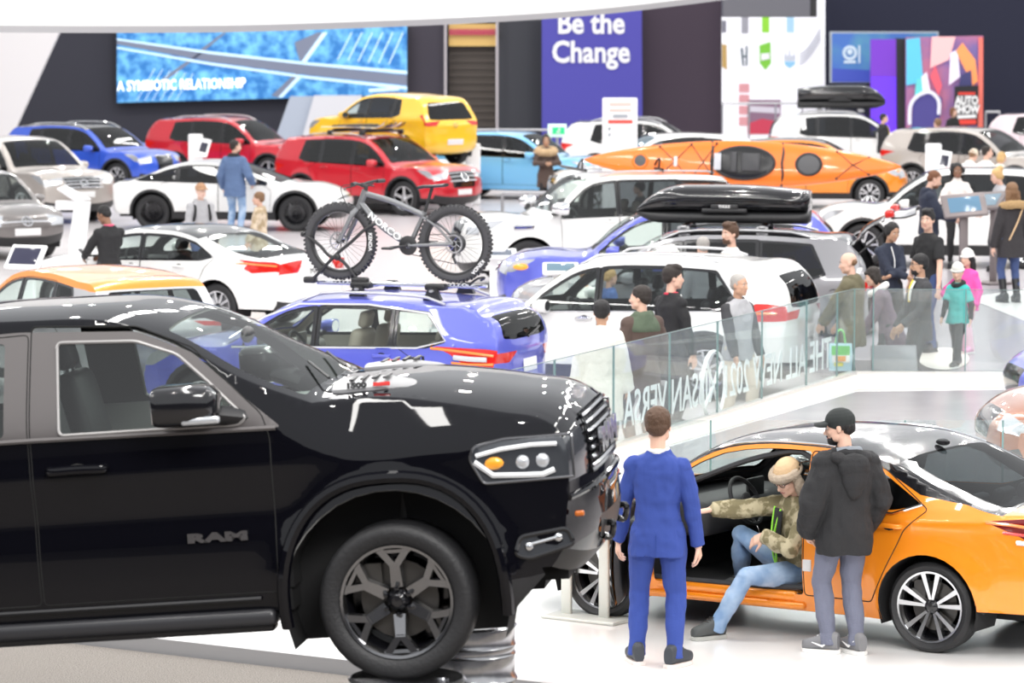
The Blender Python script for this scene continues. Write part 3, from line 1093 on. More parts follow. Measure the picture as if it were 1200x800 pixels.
# corrugated shutter door with red and gold band
mb = MB()
for k in range(28):
    y = 52 + k * 4.2
    panel(mb, [(526, y + 4), (583, y + 4), (583, y), (526, y)], 124.6 + (k % 2) * .06, .1)
tag(mb.build('door_1', mat('shutter brown', (.075, .06, .05), .6), smooth=False, fixn=True), kind='structure')
mb = MB()
for k in range(16):
    x = 527 + k * 3.5
    panel(mb, [(x, 41), (x + 2.4, 41), (x + 2.4, 34), (x, 34)], 124.1, .1)
bd = mb.build('trim_1', mat('crimson band', (.55, .02, .12), .5), smooth=False, fixn=True); tag(bd, kind='structure')
tag(panel_obj('trim_2', [(526, 54), (583, 54), (583, 28), (526, 28)], 124.3, mat('gold band', (.75, .50, .16), .5), .1), kind='structure')
for nm, x in (('trim_3', 522), ('trim_4', 582.5)):
    tag(panel_obj(nm, [(x - 1.4, 170), (x + 1.4, 170), (x + 1.4, -20), (x - 1.4, -20)], 123.9, mat('pale post', (.5, .46, .48), .5), .12), kind='structure')
# white slanted walls
tag(panel_obj('wall_white', [(-80, 175), (6, 175), (18, 150), (69, 38), (76, 20), (-80, 20)], 112, mat('white wall', (.72, .70, .71), .6), .4), kind='structure')
tag(panel_obj('wall_slant', [(318, 175), (352, 175), (370, 113), (340, 113)], 121, mat('pale blue slant', (.42, .47, .56), .6), .4), kind='structure')
tag(panel_obj('wall_slant_white', [(350, 175), (405, 175), (424, 112), (368, 112)], 120.8, mat('white slant', (.66, .66, .70), .6), .4), kind='structure')
# big white hanging canopy
cp = smoothpts([(-140, 36, 54), (0, 38, 54), (140, 38.5, 54.5), (280, 37.5, 56), (420, 33, 58.5), (560, 27, 61.5), (700, 17.5, 65), (848, 0, 69), (960, -16, 72), (1060, -34, 74)], 5)
mb = MB(); inn = MB()
bot = [dep(p.x, p.y, p.z) for p in cp]
rings = []
for b in bot:
    rings.append([b + Vector((0, 0, .10)), b + Vector((0, -.02, 2.9)), b + Vector((0, .55, 2.9)), b + Vector((0, .55, .10))])
mb.loft(rings)
can = mb.build('hanging_canopy', mat('white canopy fabric', (.90, .90, .90), .6), fixn=True)
tag(can, 'huge curved white canopy hanging across the top of the hall', 'canopy')
mb = MB(); mb.loft([[b + Vector((0, -.03, 0)), b + Vector((0, -.03, .10)), b + Vector((0, .57, .10)), b + Vector((0, .57, 0))] for b in bot])
mb.build('hem', mat('canopy hem grey', (.36, .355, .37), .6), can, fixn=True)
# stage with its gray riser and the carpet in front
A = gnd(1000, 438, STZ_ := .35); B = gnd(1330, 441, STZ_)
Cc = gnd(1500, 895, STZ_); D = gnd(-80, 716, STZ_); E1 = gnd(-80, 640, STZ_); E2 = gnd(560, 566, STZ_)
slab('floor_stage', [A, E2, E1, D, Cc, B], STZ_, STG, STZ_ - .001)
mb = MB()
dd = (Cc - D); dd.z = 0; nrm = Vector((dd.y, -dd.x, 0)).normalized()
mb.add([D + nrm * .06 - Vector((0, 0, STZ_)), Cc + nrm * .06 - Vector((0, 0, STZ_)), Cc + nrm * .06, D + nrm * .06, D - Vector((0, 0, STZ_)), Cc - Vector((0, 0, STZ_)), Cc, D], [(0, 1, 2, 3), (3, 2, 6, 7), (4, 7, 6, 5), (0, 4, 5, 1), (0, 3, 7, 4), (1, 5, 6, 2)])
tag(mb.build('trim_stage', mat('grey riser', (.36, .355, .365), .4), smooth=False, fixn=True), kind='structure')
CZ = .255
CARP = mat('speckled carpet', (.13, .115, .105), .95, bump=(300, .6), noise=(110, (.34, .31, .28), .35, .65))
G1 = gnd(60, 760, 0); G2 = gnd(700, 830, 0)
slab('floor_carpet', [(D.x - 3, D.y + .3), (D.x - .02, D.y - .10), (Cc.x, Cc.y - .10), (Cc.x + 4, 6), (-14, 6)], CZ, CARP, CZ - .002)
# darker glossy floor in the middle of the stage and the pale band along the railing
GREYF = mat('grey glossy floor', (.25, .235, .25), .22, noise=(1.2, (.30, .28, .295), .3, .7))
def zone(nm, pix, z, m, zz=0.004): slab(nm, [gnd(x, y, z) for x, y in pix], z + zz, m, .003)
zone('floor_gloss', [(560, 600), (705, 547), (1004, 459), (1330, 455), (1330, 560), (1000, 600), (760, 640)], STZ_, GREYF)
zone('floor_band', [(560, 578), (715, 524), (1000, 440), (1330, 443), (1330, 452), (1004, 457), (705, 545), (560, 598)], STZ_, mat('cream floor band', (.80, .74, .68), .3), .007)
AZ = .36
slab('floor_aisle', [(3.9, 45.3), (5.12, 45.2), (5.14, 43.95), (16, 43.7), (18, 60.5), (5.4, 60.5), (3.9, 52)], AZ, mat('mauve grey floor', (.40, .37, .40), .2), AZ - .002)
zone('floor_path', [(1140, 348), (1230, 335), (1400, 360), (1400, 430), (1230, 388), (1150, 356)], AZ, mat('white floor path', (.78, .76, .75), .3), .008)
disc = [(1106 + 30 * math.cos(2 * PI * i / 24), 421 + 13 * math.sin(2 * PI * i / 24)) for i in range(24)]
zone('floor_disc', disc, AZ, mat('cream floor disc', (.82, .76, .68), .3), .012)
zone('floor_mid', [(395, 330), (600, 350), (640, 300), (560, 240), (300, 280)], 0, mat('pinkish floor', (.55, .51, .53), .25), .004)
# ------------------------------------------------------------------ cars
WHITE = paint('pearl white paint', (0.80, 0.80, 0.79), 0, .3)
BLUEP = paint('violet blue paint', (0.10, 0.12, 0.58), .2, .3)
ORANGE = paint('tangerine paint', (0.90, 0.27, 0.012), .15, .28)
GREYM = paint('gun grey paint', (0.30, 0.30, 0.32), .5, .35)
SILVER = paint('silver paint', (0.55, 0.55, 0.57), .55, .35)
TAUPE = paint('taupe grey paint', (0.17, 0.155, 0.15), .4, .35)
BEIGE = paint('champagne paint', (0.44, 0.40, 0.37), .35, .35)
REDP = paint('red paint', (0.56, 0.008, 0.022), .1, .28)
ROYAL = paint('royal blue paint', (0.03, 0.10, 0.62), .2, .3)
SKYB = paint('sky blue paint', (0.18, 0.50, 0.82), .2, .3)
YELLOW = paint('yellow paint', (0.93, 0.55, 0.02), 0, .3)
BLACKPAINT = mat('black paint', (0.003, 0.003, 0.005), 0.2, coat=.8, spec=0.0)
COPPER = paint('copper paint', (0.32, 0.10, 0.035), .4, .3)
TRIMG = mat('satin grey window frame', (0.13, 0.12, 0.12), 0.35, 0.2)
RAMG = glass_mat('pickup side glass', (0.55, 0.60, 0.58), 0.08)

def hinge(o, piv, axis, ang):
    o.matrix_local = Matrix.Translation(piv) @ Matrix.Rotation(ang, 4, axis) @ Matrix.Translation(-Vector(piv)) @ o.matrix_local

def blob(car, root, x, z, sgn, r, m, name='lamp_lens'):
    mb = MB(); mb.ball(car.sidept(x, z, sgn, -.004), r, 12)
    return mb.build(name, m, root)

def stripe(car, par, pts, sgn, r, m, name, off=.002):
    mb = MB()
    mb.tube([car.sidept(x, z, sgn, off) for x, z in pts], r, 6)
    return mb.build(name, m, par)

# ---- orange saloon on the stage, driver's door open
STZ = 0.35
def sentra_side(car, side):
    lo = []
    xs = [1.05 - i * .12 for i in range(18)]
    band = [(x, etop(car, x) - .020) for x in xs if x > -.9]
    poly = [(1.1, etop(car, 1.05) + .3)] + [(1.1, etop(car, 1.05) - .02)] + band + [(-1.02, 1.24), (-1.27, 1.115), (-1.5, 1.085), (-1.90, 1.045), (-2.0, 1.2), (-1.2, 1.9)]
    i = next(k for k, s in enumerate(side) if s[0].endswith('door'))
    return side[:i] + [('=roof', poly)] + side[i:]
def sentra_top(car, top):
    T = car.tag
    return top + [('=roof', [(T['cowl'] + .05, -1.2), (T['cowl'] + .05, 1.2), (T['bl'] - .0, 1.2), (T['bl'] - .0, -1.2)])]
SN = make_car('car', 'orange black-roofed saloon on the stage with its driver door open', (2.155, 26.22), 147, 'sedan', ORANGE, L=4.64, H=1.45, wb=2.71, w=1.815, fo=.95, R=.325, hood=(.78, .98), rear='sedan', cladding=False,
              z=STZ, gap=.045, roofm=GLOSSB, extra_side=sentra_side, extra_top=sentra_top, tailz=(.80, 1.0), tail_len=.55, tailtop=(.45, 1), wstyle='twin5', wn=56, rim=.258, wdark=GLOSSB, bpillar=-.36, surround=False, seatx=-.24, dlo=.085, sill=.21,
              crease=(.88, -.04, .018), haunch=.03, tread=False, seatm=SEATB, glass=GLASS_T, cladname='sill', rear_win=(-1.30, -.98), mirrorm=GLOSSB, flare=.03, inner=DARKIN)
root = SN.root; root.scale = (.95, .95, .95)
d = SN.objs['front_door@L']
hz = Vector((.98, .80, .6))
hinge(d, hz, 'Z', R_(-66))
for o in list(root.children):
    if o.name.startswith('side_mirror') and o.data.vertices[0].co.y > 0: hinge(o, hz, 'Z', R_(-66)); break
# inner face of the open door, sill steps, door seal, lamp detail
mb = MB()
mb.rbox((.42, .80, .62), (.92, .07, .56), .03)
mb.rbox((.42, .755, .66), (.6, .06, .07), .025)
o = mb.build('door_trim', DARKIN, d, fixn=True)
mb = MB()
mb.rbox((.33, .82, .31), (1.26, .12, .08), .03); mb.rbox((.30, .855, .245), (1.34, .07, .05), .02)
mb.build('sill_step', ORANGE, root, fixn=True)
mb = MB()
seal = [(.93, .42), (.95, .9), (.55, 1.10), (.05, 1.29), (-.34, 1.31), (-.37, .9), (-.40, .5), (-.34, .38), (.85, .36)]
mb.tube(smoothpts([SN.sidept(x, z, 1, -.03) for x, z in seal], 4, True), .02, 6)
mb.build('door_seal', DARKIN, root, fixn=True)
mb = MB(); mb.rbox((-.40, SN.W(-.4, .55) - .0, .55), (.07, .012, .085), .005); mb.build('tyre_label', PLATE, root)
for sgn, sd in ((1, '@L'), (-1, '@R')):
    par = SN.objs.get('taillight' + sd, root)
    stripe(SN, par, [(-1.80, .965), (-2.0, .955), (-2.22, .93)], sgn, .012, ORGL, 'lamp_strip')
    stripe(SN, par, [(-1.92, .90), (-2.05, .89), (-2.24, .87)], sgn, .012, REDL, 'lamp_strip')
    stripe(SN, par, [(-2.02, .835), (-2.2, .825)], sgn, .018, CLEARL, 'reverse_lamp')
    stripe(SN, SN.objs.get('rear_door' + sd, root), [(-.40, SN.zb(-.4) + .012), (-.6, SN.zb(-.6) + .012), (-1.08, SN.zb(-1.08) + .012), (-1.30, SN.zb(-1.3) + .085)], sgn, .012, CHROME, 'window_trim')
    SN.objs['taillight' + sd].data.materials[0] = mat('dark red lamp', (.16, .004, .006), .1, coat=1.0)
mb = MB()
e = [SN.at(s)[1] for s in SN.S if SN.tag['hdr'] < s < SN.tag['rr']]
for sgn in (1, -1): mb.tube([Vector((p.x, sgn * (SN.W(p.x, p.y) + .002), p.y)) for p in e], .008, 5)
mb.build('roof_moulding', CHROME, root)
plate(SN, root, SN.S[SN.zs_tail(.78)], .32, .15)
mb = MB(); mb.ball((-1.02, 0, SN.at(SN.tag['rr'])[0].y + .04), (.06, .015, .028), 10); mb.build('roof_antenna', GLOSSB, root)

# ---- white SUV behind the glass railing
def rogue_tail(car, side):
    B = car.x0
    return [('taillight', rpoly([(B - .1, .98), (B - .1, 1.10), (B + .30, 1.16), (B + .46, 1.16), (B + .84, .99), (B + .70, .945), (B + .2, .955)], .02))] + [s for s in side if s[0] != 'taillight']
RG = make_car('car', 'white SUV behind the glass railing, lettering on the glass before it', (1.27, 45.2), 161.5, 'suv', WHITE, L=4.69, H=1.67, wb=2.705, w=1.84, fo=.93, R=.365, hood=(.93, 1.06), gap=.06, tailz=(.98, 1.10),
              extra_side=rogue_tail, rails=(.25, -1.45, 1.5, .05), wstyle='ten', wn=32, seatm=SEATB, glass=glass_mat('light tinted glass', (.55, .60, .60), .06), rglass=GLASS_D, fglass=GLASS_C, bpillar=-.02, cpillar=-.95, rear_win=(-1.72, -1.42), dlo=.10, dashm=DARKIN, handlem=CHROME, clad_h=.46, mirrorm=WHITE)
for sgn in (1, -1):
    stripe(RG, RG.root, [(-1.62, 1.005), (-1.85, 1.05), (-2.2, 1.05)], sgn, .018, ORGL, 'lamp_strip')
    stripe(RG, RG.root, [(.95, RG.zb(.95) + .01), (0, RG.zb(0) + .01), (-1.4, RG.zb(-1.4) + .01), (-1.75, RG.zb(-1.75) + .09), (-1.5, 1.48)], sgn, .006, CHROME, 'window_trim')
plate(RG, RG.root, RG.S[RG.zs_tail(.80)], .32, .15)

# ---- blue crossover that carries the bicycle
def qash_tail(car, side):
    B = car.x0
    return [('taillight', rpoly([(B - .1, .84), (B - .1, .98), (B + .2, 1.02), (B + .5, 1.03), (B + .78, 1.04), (B + .60, .96), (B + .45, .86), (B + .2, .82)], .02))] + [s for s in side if s[0] != 'taillight']
QA = make_car('car', 'violet-blue crossover with a bicycle on its roof', (-1.84, 41.0), 160, 'suv', BLUEP, L=4.38, H=1.53, wb=2.65, w=1.83, fo=.88, R=.345, hood=(.90, 1.02), gap=.055, extra_side=qash_tail, tailz=(.86, 1.0),
              rails=(.2, -1.45, 1.35, .055), wstyle='ten', seatm=SEATT, inner=mat('light headliner', (.45, .42, .38), .8), glass=GLASS_C, rglass=GLASS_T, bpillar=-.02, cpillar=-.90, rear_win=(-1.50, -1.28), dlo=.09, dashm=mat('grey dash', (.2, .19, .18), .6), handlem=BLUEP)
for sgn in (1, -1):
    stripe(QA, QA.root, [(-1.36, 1.02), (-1.75, .985), (-2.05, .95)], sgn, .016, ORGL, 'lamp_strip')
    stripe(QA, QA.root, [(-1.60, .87), (-1.8, .855), (-2.05, .86)], sgn, .016, ORGL, 'lamp_strip')
    stripe(QA, QA.root, [(-1.62, .93), (-1.8, .915), (-1.98, .91)], sgn, .03, CLEARL, 'reverse_lamp')
    stripe(QA, QA.root, [(.95, QA.zb(.95) + .012), (0, QA.zb(0) + .012), (-1.2, QA.zb(-1.2) + .012), (-1.52, QA.zb(-1.5) + .085), (-1.3, 1.38), (-.6, 1.455), (.2, 1.44), (.6, 1.29), (.98, 1.05)], sgn, .012, CHROME, 'window_trim')
plate(QA, QA.root, QA.S[QA.zs_tail(.78)], .4, .14)
mb = MB()
mb.tube([QA.top(QA.tag['sp'] + .42, .05, .02), QA.top(QA.tag['sp'] + .36, -.35, .03), QA.top(QA.tag['sp'] + .34, -.5, .02)], .012, 5); mb.build('rear_wiper', BLACKP, QA.root)

# ---- white saloon with black roof
def mx_tail(car, side):
    B = car.x0
    return [('taillight', rpoly([(B - .1, .86), (B - .1, 1.0), (B + .3, 1.01), (B + .78, 1.03), (B + .62, .97), (B + .68, .90), (B + .55, .84), (B + .2, .87)], .02))] + [s for s in side if s[0] != 'taillight']
MX = make_car('car', 'white saloon with black roof, between the orange-roofed hatchback and the bicycle', (-4.95, 54.9), 149, 'sedan', WHITE, L=4.9, H=1.44, wb=2.775, w=1.86, fo=.97, R=.34, hood=(.80, 1.0), rear='sedan', cladding=False, gap=.07,
              roofm=GLOSSB, extra_side=mx_tail, tailz=(.86, 1.0), tailtop=(.4, 1), glass=GLASS_C, bpillar=-.05, rear_win=(-1.32, -1.0), dlo=.09, haunch=.03, wstyle='ten')
plate(MX, MX.root, MX.S[MX.zs_tail(.84)], .44, .19, txt='MAXIMA')
badge(MX, MX.root, MX.S[MX.zs_tail(.98)], 0, .05)
for sgn in (1, -1): stripe(MX, MX.root, [(-1.75, .985), (-2.1, .965), (-2.4, .95)], sgn, .015, ORGL, 'lamp_strip')

# ---- grey hatchback with an orange roof
def kx_side(car, side):
    xs = [.95 - i * .1 for i in range(28)]
    poly = [(1.0, 2.2)] + [(x, etop(car, x) - .075) for x in xs if x > -1.72] + [(-1.9, etop(car, -1.72) - .05), (-2.2, 1.45), (-2.4, 2.2)]
    i = next(k for k, s in enumerate(side) if s[0] == 'trimblack')
    return side[:i] + [('=roof', poly)] + side[i:]
def kx_top(car, top):
    T = car.tag
    return top + [('=roof', [(T['cowl'] + .25, -1.2), (T['cowl'] + .25, 1.2), (T['sp'] + .02, 1.2), (T['sp'] + .02, -1.2)])]
KX = make_car('car', 'grey hatchback with a bright orange roof behind the black pickup', (-5.17, 44.5), 125, 'hatch', SILVER, L=4.3, H=1.58, wb=2.62, w=1.76, fo=.86, R=.335, hood=(.90, 1.03), rear='hatch', gap=.06, roofm=ORANGE, extra_side=kx_side, extra_top=kx_top,
              tailz=(.98, 1.14), tail_len=.5, glass=GLASS_C, rglass=GLASS_T, bpillar=-.05, cpillar=-.85, rear_win=(-1.42, -1.25), dlo=.10, seatm=SEATB, wstyle='five')
for sgn in (1, -1): stripe(KX, KX.root, [(-1.9, 1.05), (-2.12, 1.05)], sgn, .03, ORGL, 'lamp_strip')

# ---- big white off-roader under the kayak
AR = make_car('car', 'large white off-roader carrying the orange kayak', (1.55, 62.2), 193, 'suv', WHITE, L=5.3, H=1.87, wb=3.07, w=2.03, fo=1.0, R=.41, hood=(1.13, 1.22), gap=.08, hdrx=.52, cowlx=1.18, glass=GLASS_T, fglass=GLASS_C, wglass=GLASS_C,
              bpillar=.02, cpillar=-1.0, rear_win=(-1.95, -1.85), dlo=.10, wstyle='five', mirror=(1.08, 1.24, 1.35), mirrorm=CHROME, seatm=SEATT, cladding=False, rails=(.3, -1.8, 1.7, .05))
mb = MB(); mb.rbox(AR.sidept(1.62, 1.02, 1, .01), (.34, .02, .10), .008); mb.build('fender_vent', CHROME, AR.root)

# ---- blue car with the roof box
BB = make_car('car', 'violet-blue SUV parked between the white off-roader and the silver-grey SUV', (2.25, 54.6), 176, 'suv', BLUEP, L=5.0, H=1.70, wb=2.9, w=1.95, fo=1.02, R=.38, hood=(.98, 1.10), gap=.08, glass=GLASS_T, bpillar=.0, cpillar=-1.0, rear_win=(-1.95, -1.75), wstyle='ten', rails=(.2, -1.7, 1.5, .05), seatm=SEATB, headm=CLEARL)
badge(BB, BB.root, BB.S[BB.zs_nose(.85)], 0, .08)
for sgn in (1, -1): blob(BB, BB.root, 2.05, .88, sgn, (.13, .03, .05), AMBER, 'indicator')

# ---- grey car with its tailgate up
def gh_top(car, top):
    T = car.tag
    return [t for t in top if t[0][:12] != 'lower_bumper'] + [('hatch', [(T['sp'] - .02, -.93), (T['sp'] - .02, .93), (car.S[car_tail(car, .62)], .80), (car.S[car_tail(car, .62)], -.80)])] + [t for t in top if t[0][:12] == 'lower_bumper']
def car_tail(car, zz):
    i0 = next(i for i, s in enumerate(car.S) if s >= car.tag['bl'] - .05)
    return min(range(i0, len(car.S)), key=lambda i: abs(car.C[i].y - zz))
GH = make_car('car', 'silver-grey SUV with raised tailgate and a black roof box', (2.35, 49.6), 171, 'suv', paint('mid grey paint', (.22, .22, .235), .4, .3), L=4.85, H=1.69, wb=2.83, w=1.92, fo=.95, R=.38, hood=(.95, 1.08), gap=.07, extra_top=gh_top, glass=GLASS_D, bpillar=.0, cpillar=-.98, rear_win=(-1.85, -1.65),
              wstyle='ten', rails=(.3, -1.65, 1.5, .04), tailz=(.96, 1.06), seatm=SEATB, railm=SILVERP, roofm=GLOSSB)
piv = GH.top(GH.tag['sp'], 0)
for k in ('hatch', 'rear_window'):
    if GH.objs.get(k): hinge(GH.objs[k], piv, 'Y', R_(103))
tg = GH.objs['hatch']; GH.objs['rear_window'].parent = tg; GH.objs['rear_window'].matrix_local = Matrix.Identity(4)
for k in ('taillight@L', 'taillight@R'): pass
mb = MB()
for sg in (.62, -.62):
    mb.rbox((GH.at(GH.S[car_tail(GH, .98)])[0].x - .0, sg, .98), (.10, .36, .12), .03)
mb.build('tailgate_lamp', REDL, tg)
mb = MB()
for sg in (.72, -.72): mb.tube([(piv.x - .0 + .05, sg, 1.30), (piv.x - .42, sg, 1.72)], .012, 6)
mb.build('gas_strut', BLACKP, GH.root)
mb = MB(); mb.lathe([(.09, 0), (.095, .003), (.1, 0)], 24, M=frame(GH.sidept(-1.98, .88, 1, .002), (1, 0, 0), (0, 0, 1))); mb.build('fuel_flap', SEAM, GH.root)

# ---- left side, far
KO = make_car('car', 'grey crossover facing the aisle at the left edge with a white blank plate', (-9.98, 69.7), -56, 'suv', TAUPE, L=4.2, H=1.56, wb=2.6, w=1.82, fo=.86, R=.335, hood=(.86, 1.0), gap=.09, glass=GLASS_T, wglass=GLASS_C, wstyle='five', grille=(.5, .66, 0), headm=CLEARL, lo=True)
plate(KO, KO.root, KO.S[KO.zs_nose(.55)], .52, .13); badge(KO, KO.root, KO.S[KO.zs_nose(.72)], 0, .09, kind='slant')
mb = MB(); mb.tube([KO.top(KO.S[KO.zs_nose(.70)], t, .006) for t in (-.62, -.4, -.2, 0, .2, .4, .62)], .018, 6); mb.build('chrome_strip', CHROME, KO.root)
AT = make_car('car', 'silver-beige SUV facing the aisle behind the grey crossover', (-10.6, 81.0), -50, 'suv', BEIGE, L=4.97, H=1.77, wb=2.98, w=1.98, fo=.98, R=.39, hood=(1.02, 1.14), gap=.10, glass=GLASS_D, wglass=GLASS_T, grille=(.68, None, .55), lo=True)
slats(AT, AT.root, AT.S[AT.zs_nose(.70)], AT.S[AT.zs_nose(.98)], 4, .55, CHROME, .014); badge(AT, AT.root, AT.S[AT.zs_nose(.88)], 0, .085, kind='vee'); plate(AT, AT.root, AT.S[AT.zs_nose(.58)], .52, .13)
make_car('car', 'royal blue crossover behind the silver-beige SUV', (-10.4, 93.5), -32, 'suv', ROYAL, L=4.55, H=1.63, wb=2.77, w=1.85, fo=.86, R=.37, hood=(.94, 1.05), gap=.10, glass=GLASS_D, wglass=GLASS_T, lo=True, roofm=GLOSSB, rails=(.3, -1.5, 1.4, .05), railm=CHROME, rear='suv')
# white concept saloon
def ws_side(car, side): return [s for s in side if s[0] not in ('headlight', 'taillight')]
def ws_over(P):
    B = P[-1][0] - .2
    i = next(k for k, p in enumerate(P) if p[2] == 'hdr')
    return P[:i] + [(.15, 1.36, 'hdr', .05), (-.35, 1.415, 'r1', .04), (-.9, 1.385, 'r2', .035), (-1.35, 1.27, 'rr', .04), (-1.42, 1.24, 'sp', .04), (-1.75, 1.12, 'bk', .05), (-2.12, 1.0, 'bl', .04), (B + .06, .955, 'tl', .07), (B + .01, .80, 'tm', .11), (B, .58, 't2', .13), (B + .06, .34, 't3', .12), (B + .2, .26, 'rb', .08)]
WS = make_car('car', 'low white fastback with black wheel arches behind the padded-jacket man', (-5.75, 77.6), -9, 'sedan', WHITE, L=4.90, H=1.42, wb=3.0, w=1.96, fo=.95, R=.37, hood=(.80, 1.0), rear='hatch', cladding=True, clad_h=.2, gap=.08, glass=GLASS_D, wglass=glass_mat('red reflection glass', (.35, .08, .12), .1), rglass=GLASS_D,  # red reflections put into the windscreen colour
              wstyle='turbine', wlight=GLOSSB, roofm=SILVERP, extra_side=ws_side, grille=(.66, .72, .9), tailtop=(.9, .98), headw=.8, hdrx=-.1, cowlx=1.30, handles=[], tailz=(.84, .92), over=ws_over, rear_win=(-1.95, -1.35), bpillar=-.1, cpillar=-.95, dlo=.07)
# back row
make_car('car', 'red SUV at the back wall left of the yellow hatchback', (-7.1, 97.2), -24, 'suv', REDP, L=4.6, H=1.69, wb=2.7, w=1.85, R=.36, fo=.9, hood=(.97, 1.08), gap=.11, glass=GLASS_D, wglass=GLASS_T, lo=True, rails=(.2, -1.5, 1.5, .05), bpillar=0.0, wstyle='five')
RC = make_car('car', 'red SUV with chrome grille and ski rack, in front of the yellow hatchback', (-2.98, 83.6), -36, 'suv', REDP, L=4.75, H=1.72, wb=2.85, w=1.96, R=.385, fo=.98, hood=(1.0, 1.12), gap=.09, glass=GLASS_D, wglass=GLASS_T, lo=True, grille=(.66, None, .55), rails=(.2, -1.5, 1.5, .05), bpillar=0.0, wstyle='five')
slats(RC, RC.root, RC.S[RC.zs_nose(.70)], RC.S[RC.zs_nose(.96)], 3, .55, CHROME, .016); badge(RC, RC.root, RC.S[RC.zs_nose(.84)], 0, .09, kind='vee'); plate(RC, RC.root, RC.S[RC.zs_nose(.56)], .5, .12)
YE = make_car('car', 'yellow hatchback raised on a plinth by the back wall', (-2.75, 86.6), 136, 'hatch', YELLOW, L=4.15, H=1.64, wb=2.60, w=1.82, fo=.82, R=.33, hood=(.97, 1.10), rear='hatch', cladding=False, gap=.08, tum=.46, haunch=.04, z=.95, glass=glass_mat('blue tinted glass', (.16, .24, .38), .08), rglass=GLASS_D, lo=True, tailz=(.92, 1.18), bpillar=-.05, cpillar=-.85,
             rear_win=(-1.1, -1.02), lower=False, tail_len=.3)
plate(YE, YE.root, YE.S[YE.zs_tail(.55)], .5, .13); badge(YE, YE.root, YE.S[YE.zs_tail(.92)], 0, .05)
make_car('car', 'light blue crossover behind the woman with the fur collar', (.2, 89.5), -20, 'suv', SKYB, L=4.4, H=1.60, wb=2.65, w=1.82, fo=.86, R=.35, hood=(.92, 1.04), gap=.11, glass=GLASS_D, wglass=GLASS_T, lo=True, cladding=False)
make_car('car', 'white SUV half hidden behind the kayak bow, blue-tinted windscreen', (3.05, 81.6), 190, 'suv', WHITE, L=4.6, H=1.83, wb=2.7, w=1.85, R=.36, hood=(.97, 1.08), gap=.11, glass=GLASS_D, wglass=glass_mat('pale blue glass', (.5, .75, .9), .1, 0, .2, (.5, .7, .85)), lo=True)
make_car('car', 'dark-windowed white wagon behind the white notice board', (3.6, 96.5), -8, 'suv', WHITE, L=4.6, H=1.66, wb=2.7, w=1.85, R=.36, hood=(.95, 1.06), gap=.11, glass=GLASS_D, wglass=GLASS_D, lo=True, rails=(.3, -1.5, 1.4, .05), roofm=GLOSSB)
WB = make_car('car', 'white SUV with a black cargo box on its roof', (9.22, 101.2), -3, 'suv', WHITE, L=4.6, H=1.69, wb=2.7, w=1.85, R=.36, hood=(.97, 1.08), gap=.11, glass=GLASS_D, wglass=GLASS_T, lo=True, rails=(.2, -1.5, 1.5, .05))
BG = make_car('car', 'champagne SUV with red tail lamps below the colourful mural', (11.23, 90.2), -32, 'suv', BEIGE, L=4.6, H=1.66, wb=2.7, w=1.85, R=.36, hood=(.96, 1.07), gap=.10, glass=GLASS_D, wglass=GLASS_T, lo=True, tailz=(.96, 1.1), tail_len=.5)
make_car('car', 'pale pink car cut off by the right edge under the navy wall', (15.4, 103.5), -28, 'suv', paint('pale pink paint', (.75, .62, .66), .2), L=4.5, H=1.62, wb=2.7, w=1.85, R=.36, gap=.12, glass=GLASS_D, wglass=GLASS_T, lo=True)
OB = make_car('car', 'orange crossover with a black roof behind the kayak', (6.85, 85.6), -6, 'suv', ORANGE, L=4.3, H=1.58, wb=2.62, w=1.78, fo=.86, R=.345, hood=(.92, 1.04), gap=.09, glass=GLASS_D, wglass=GLASS_T, lo=True, roofm=GLOSSB)
WR = make_car('car', 'white SUV behind the group at the touch screens', (7.75, 66.8), 171, 'suv', WHITE, L=4.8, H=1.74, wb=2.85, w=1.94, fo=.95, R=.39, hood=(1.0, 1.12), gap=.09, glass=GLASS_D, wglass=GLASS_T, lo=True, clad_h=.42)
BC = make_car('car', 'violet-blue car nosing in at the right edge beyond the stage', (7.75, 41.2), 186, 'sedan', BLUEP, L=4.64, H=1.45, wb=2.71, w=1.815, fo=.95, R=.325, hood=(.80, .98), rear='sedan', cladding=False, gap=.08, glass=GLASS_T, lo=True, headm=CLEARL, grille=(.42, .72, .5))
CP = make_car('car', 'copper-brown car at the right edge behind the orange saloon', (6.45, 33.2), 184, 'sedan', COPPER, L=4.64, H=1.42, wb=2.71, w=1.815, fo=.95, R=.325, hood=(.80, .98), rear='sedan', cladding=False, gap=.08, glass=GLASS_T, lo=True, z=STZ)
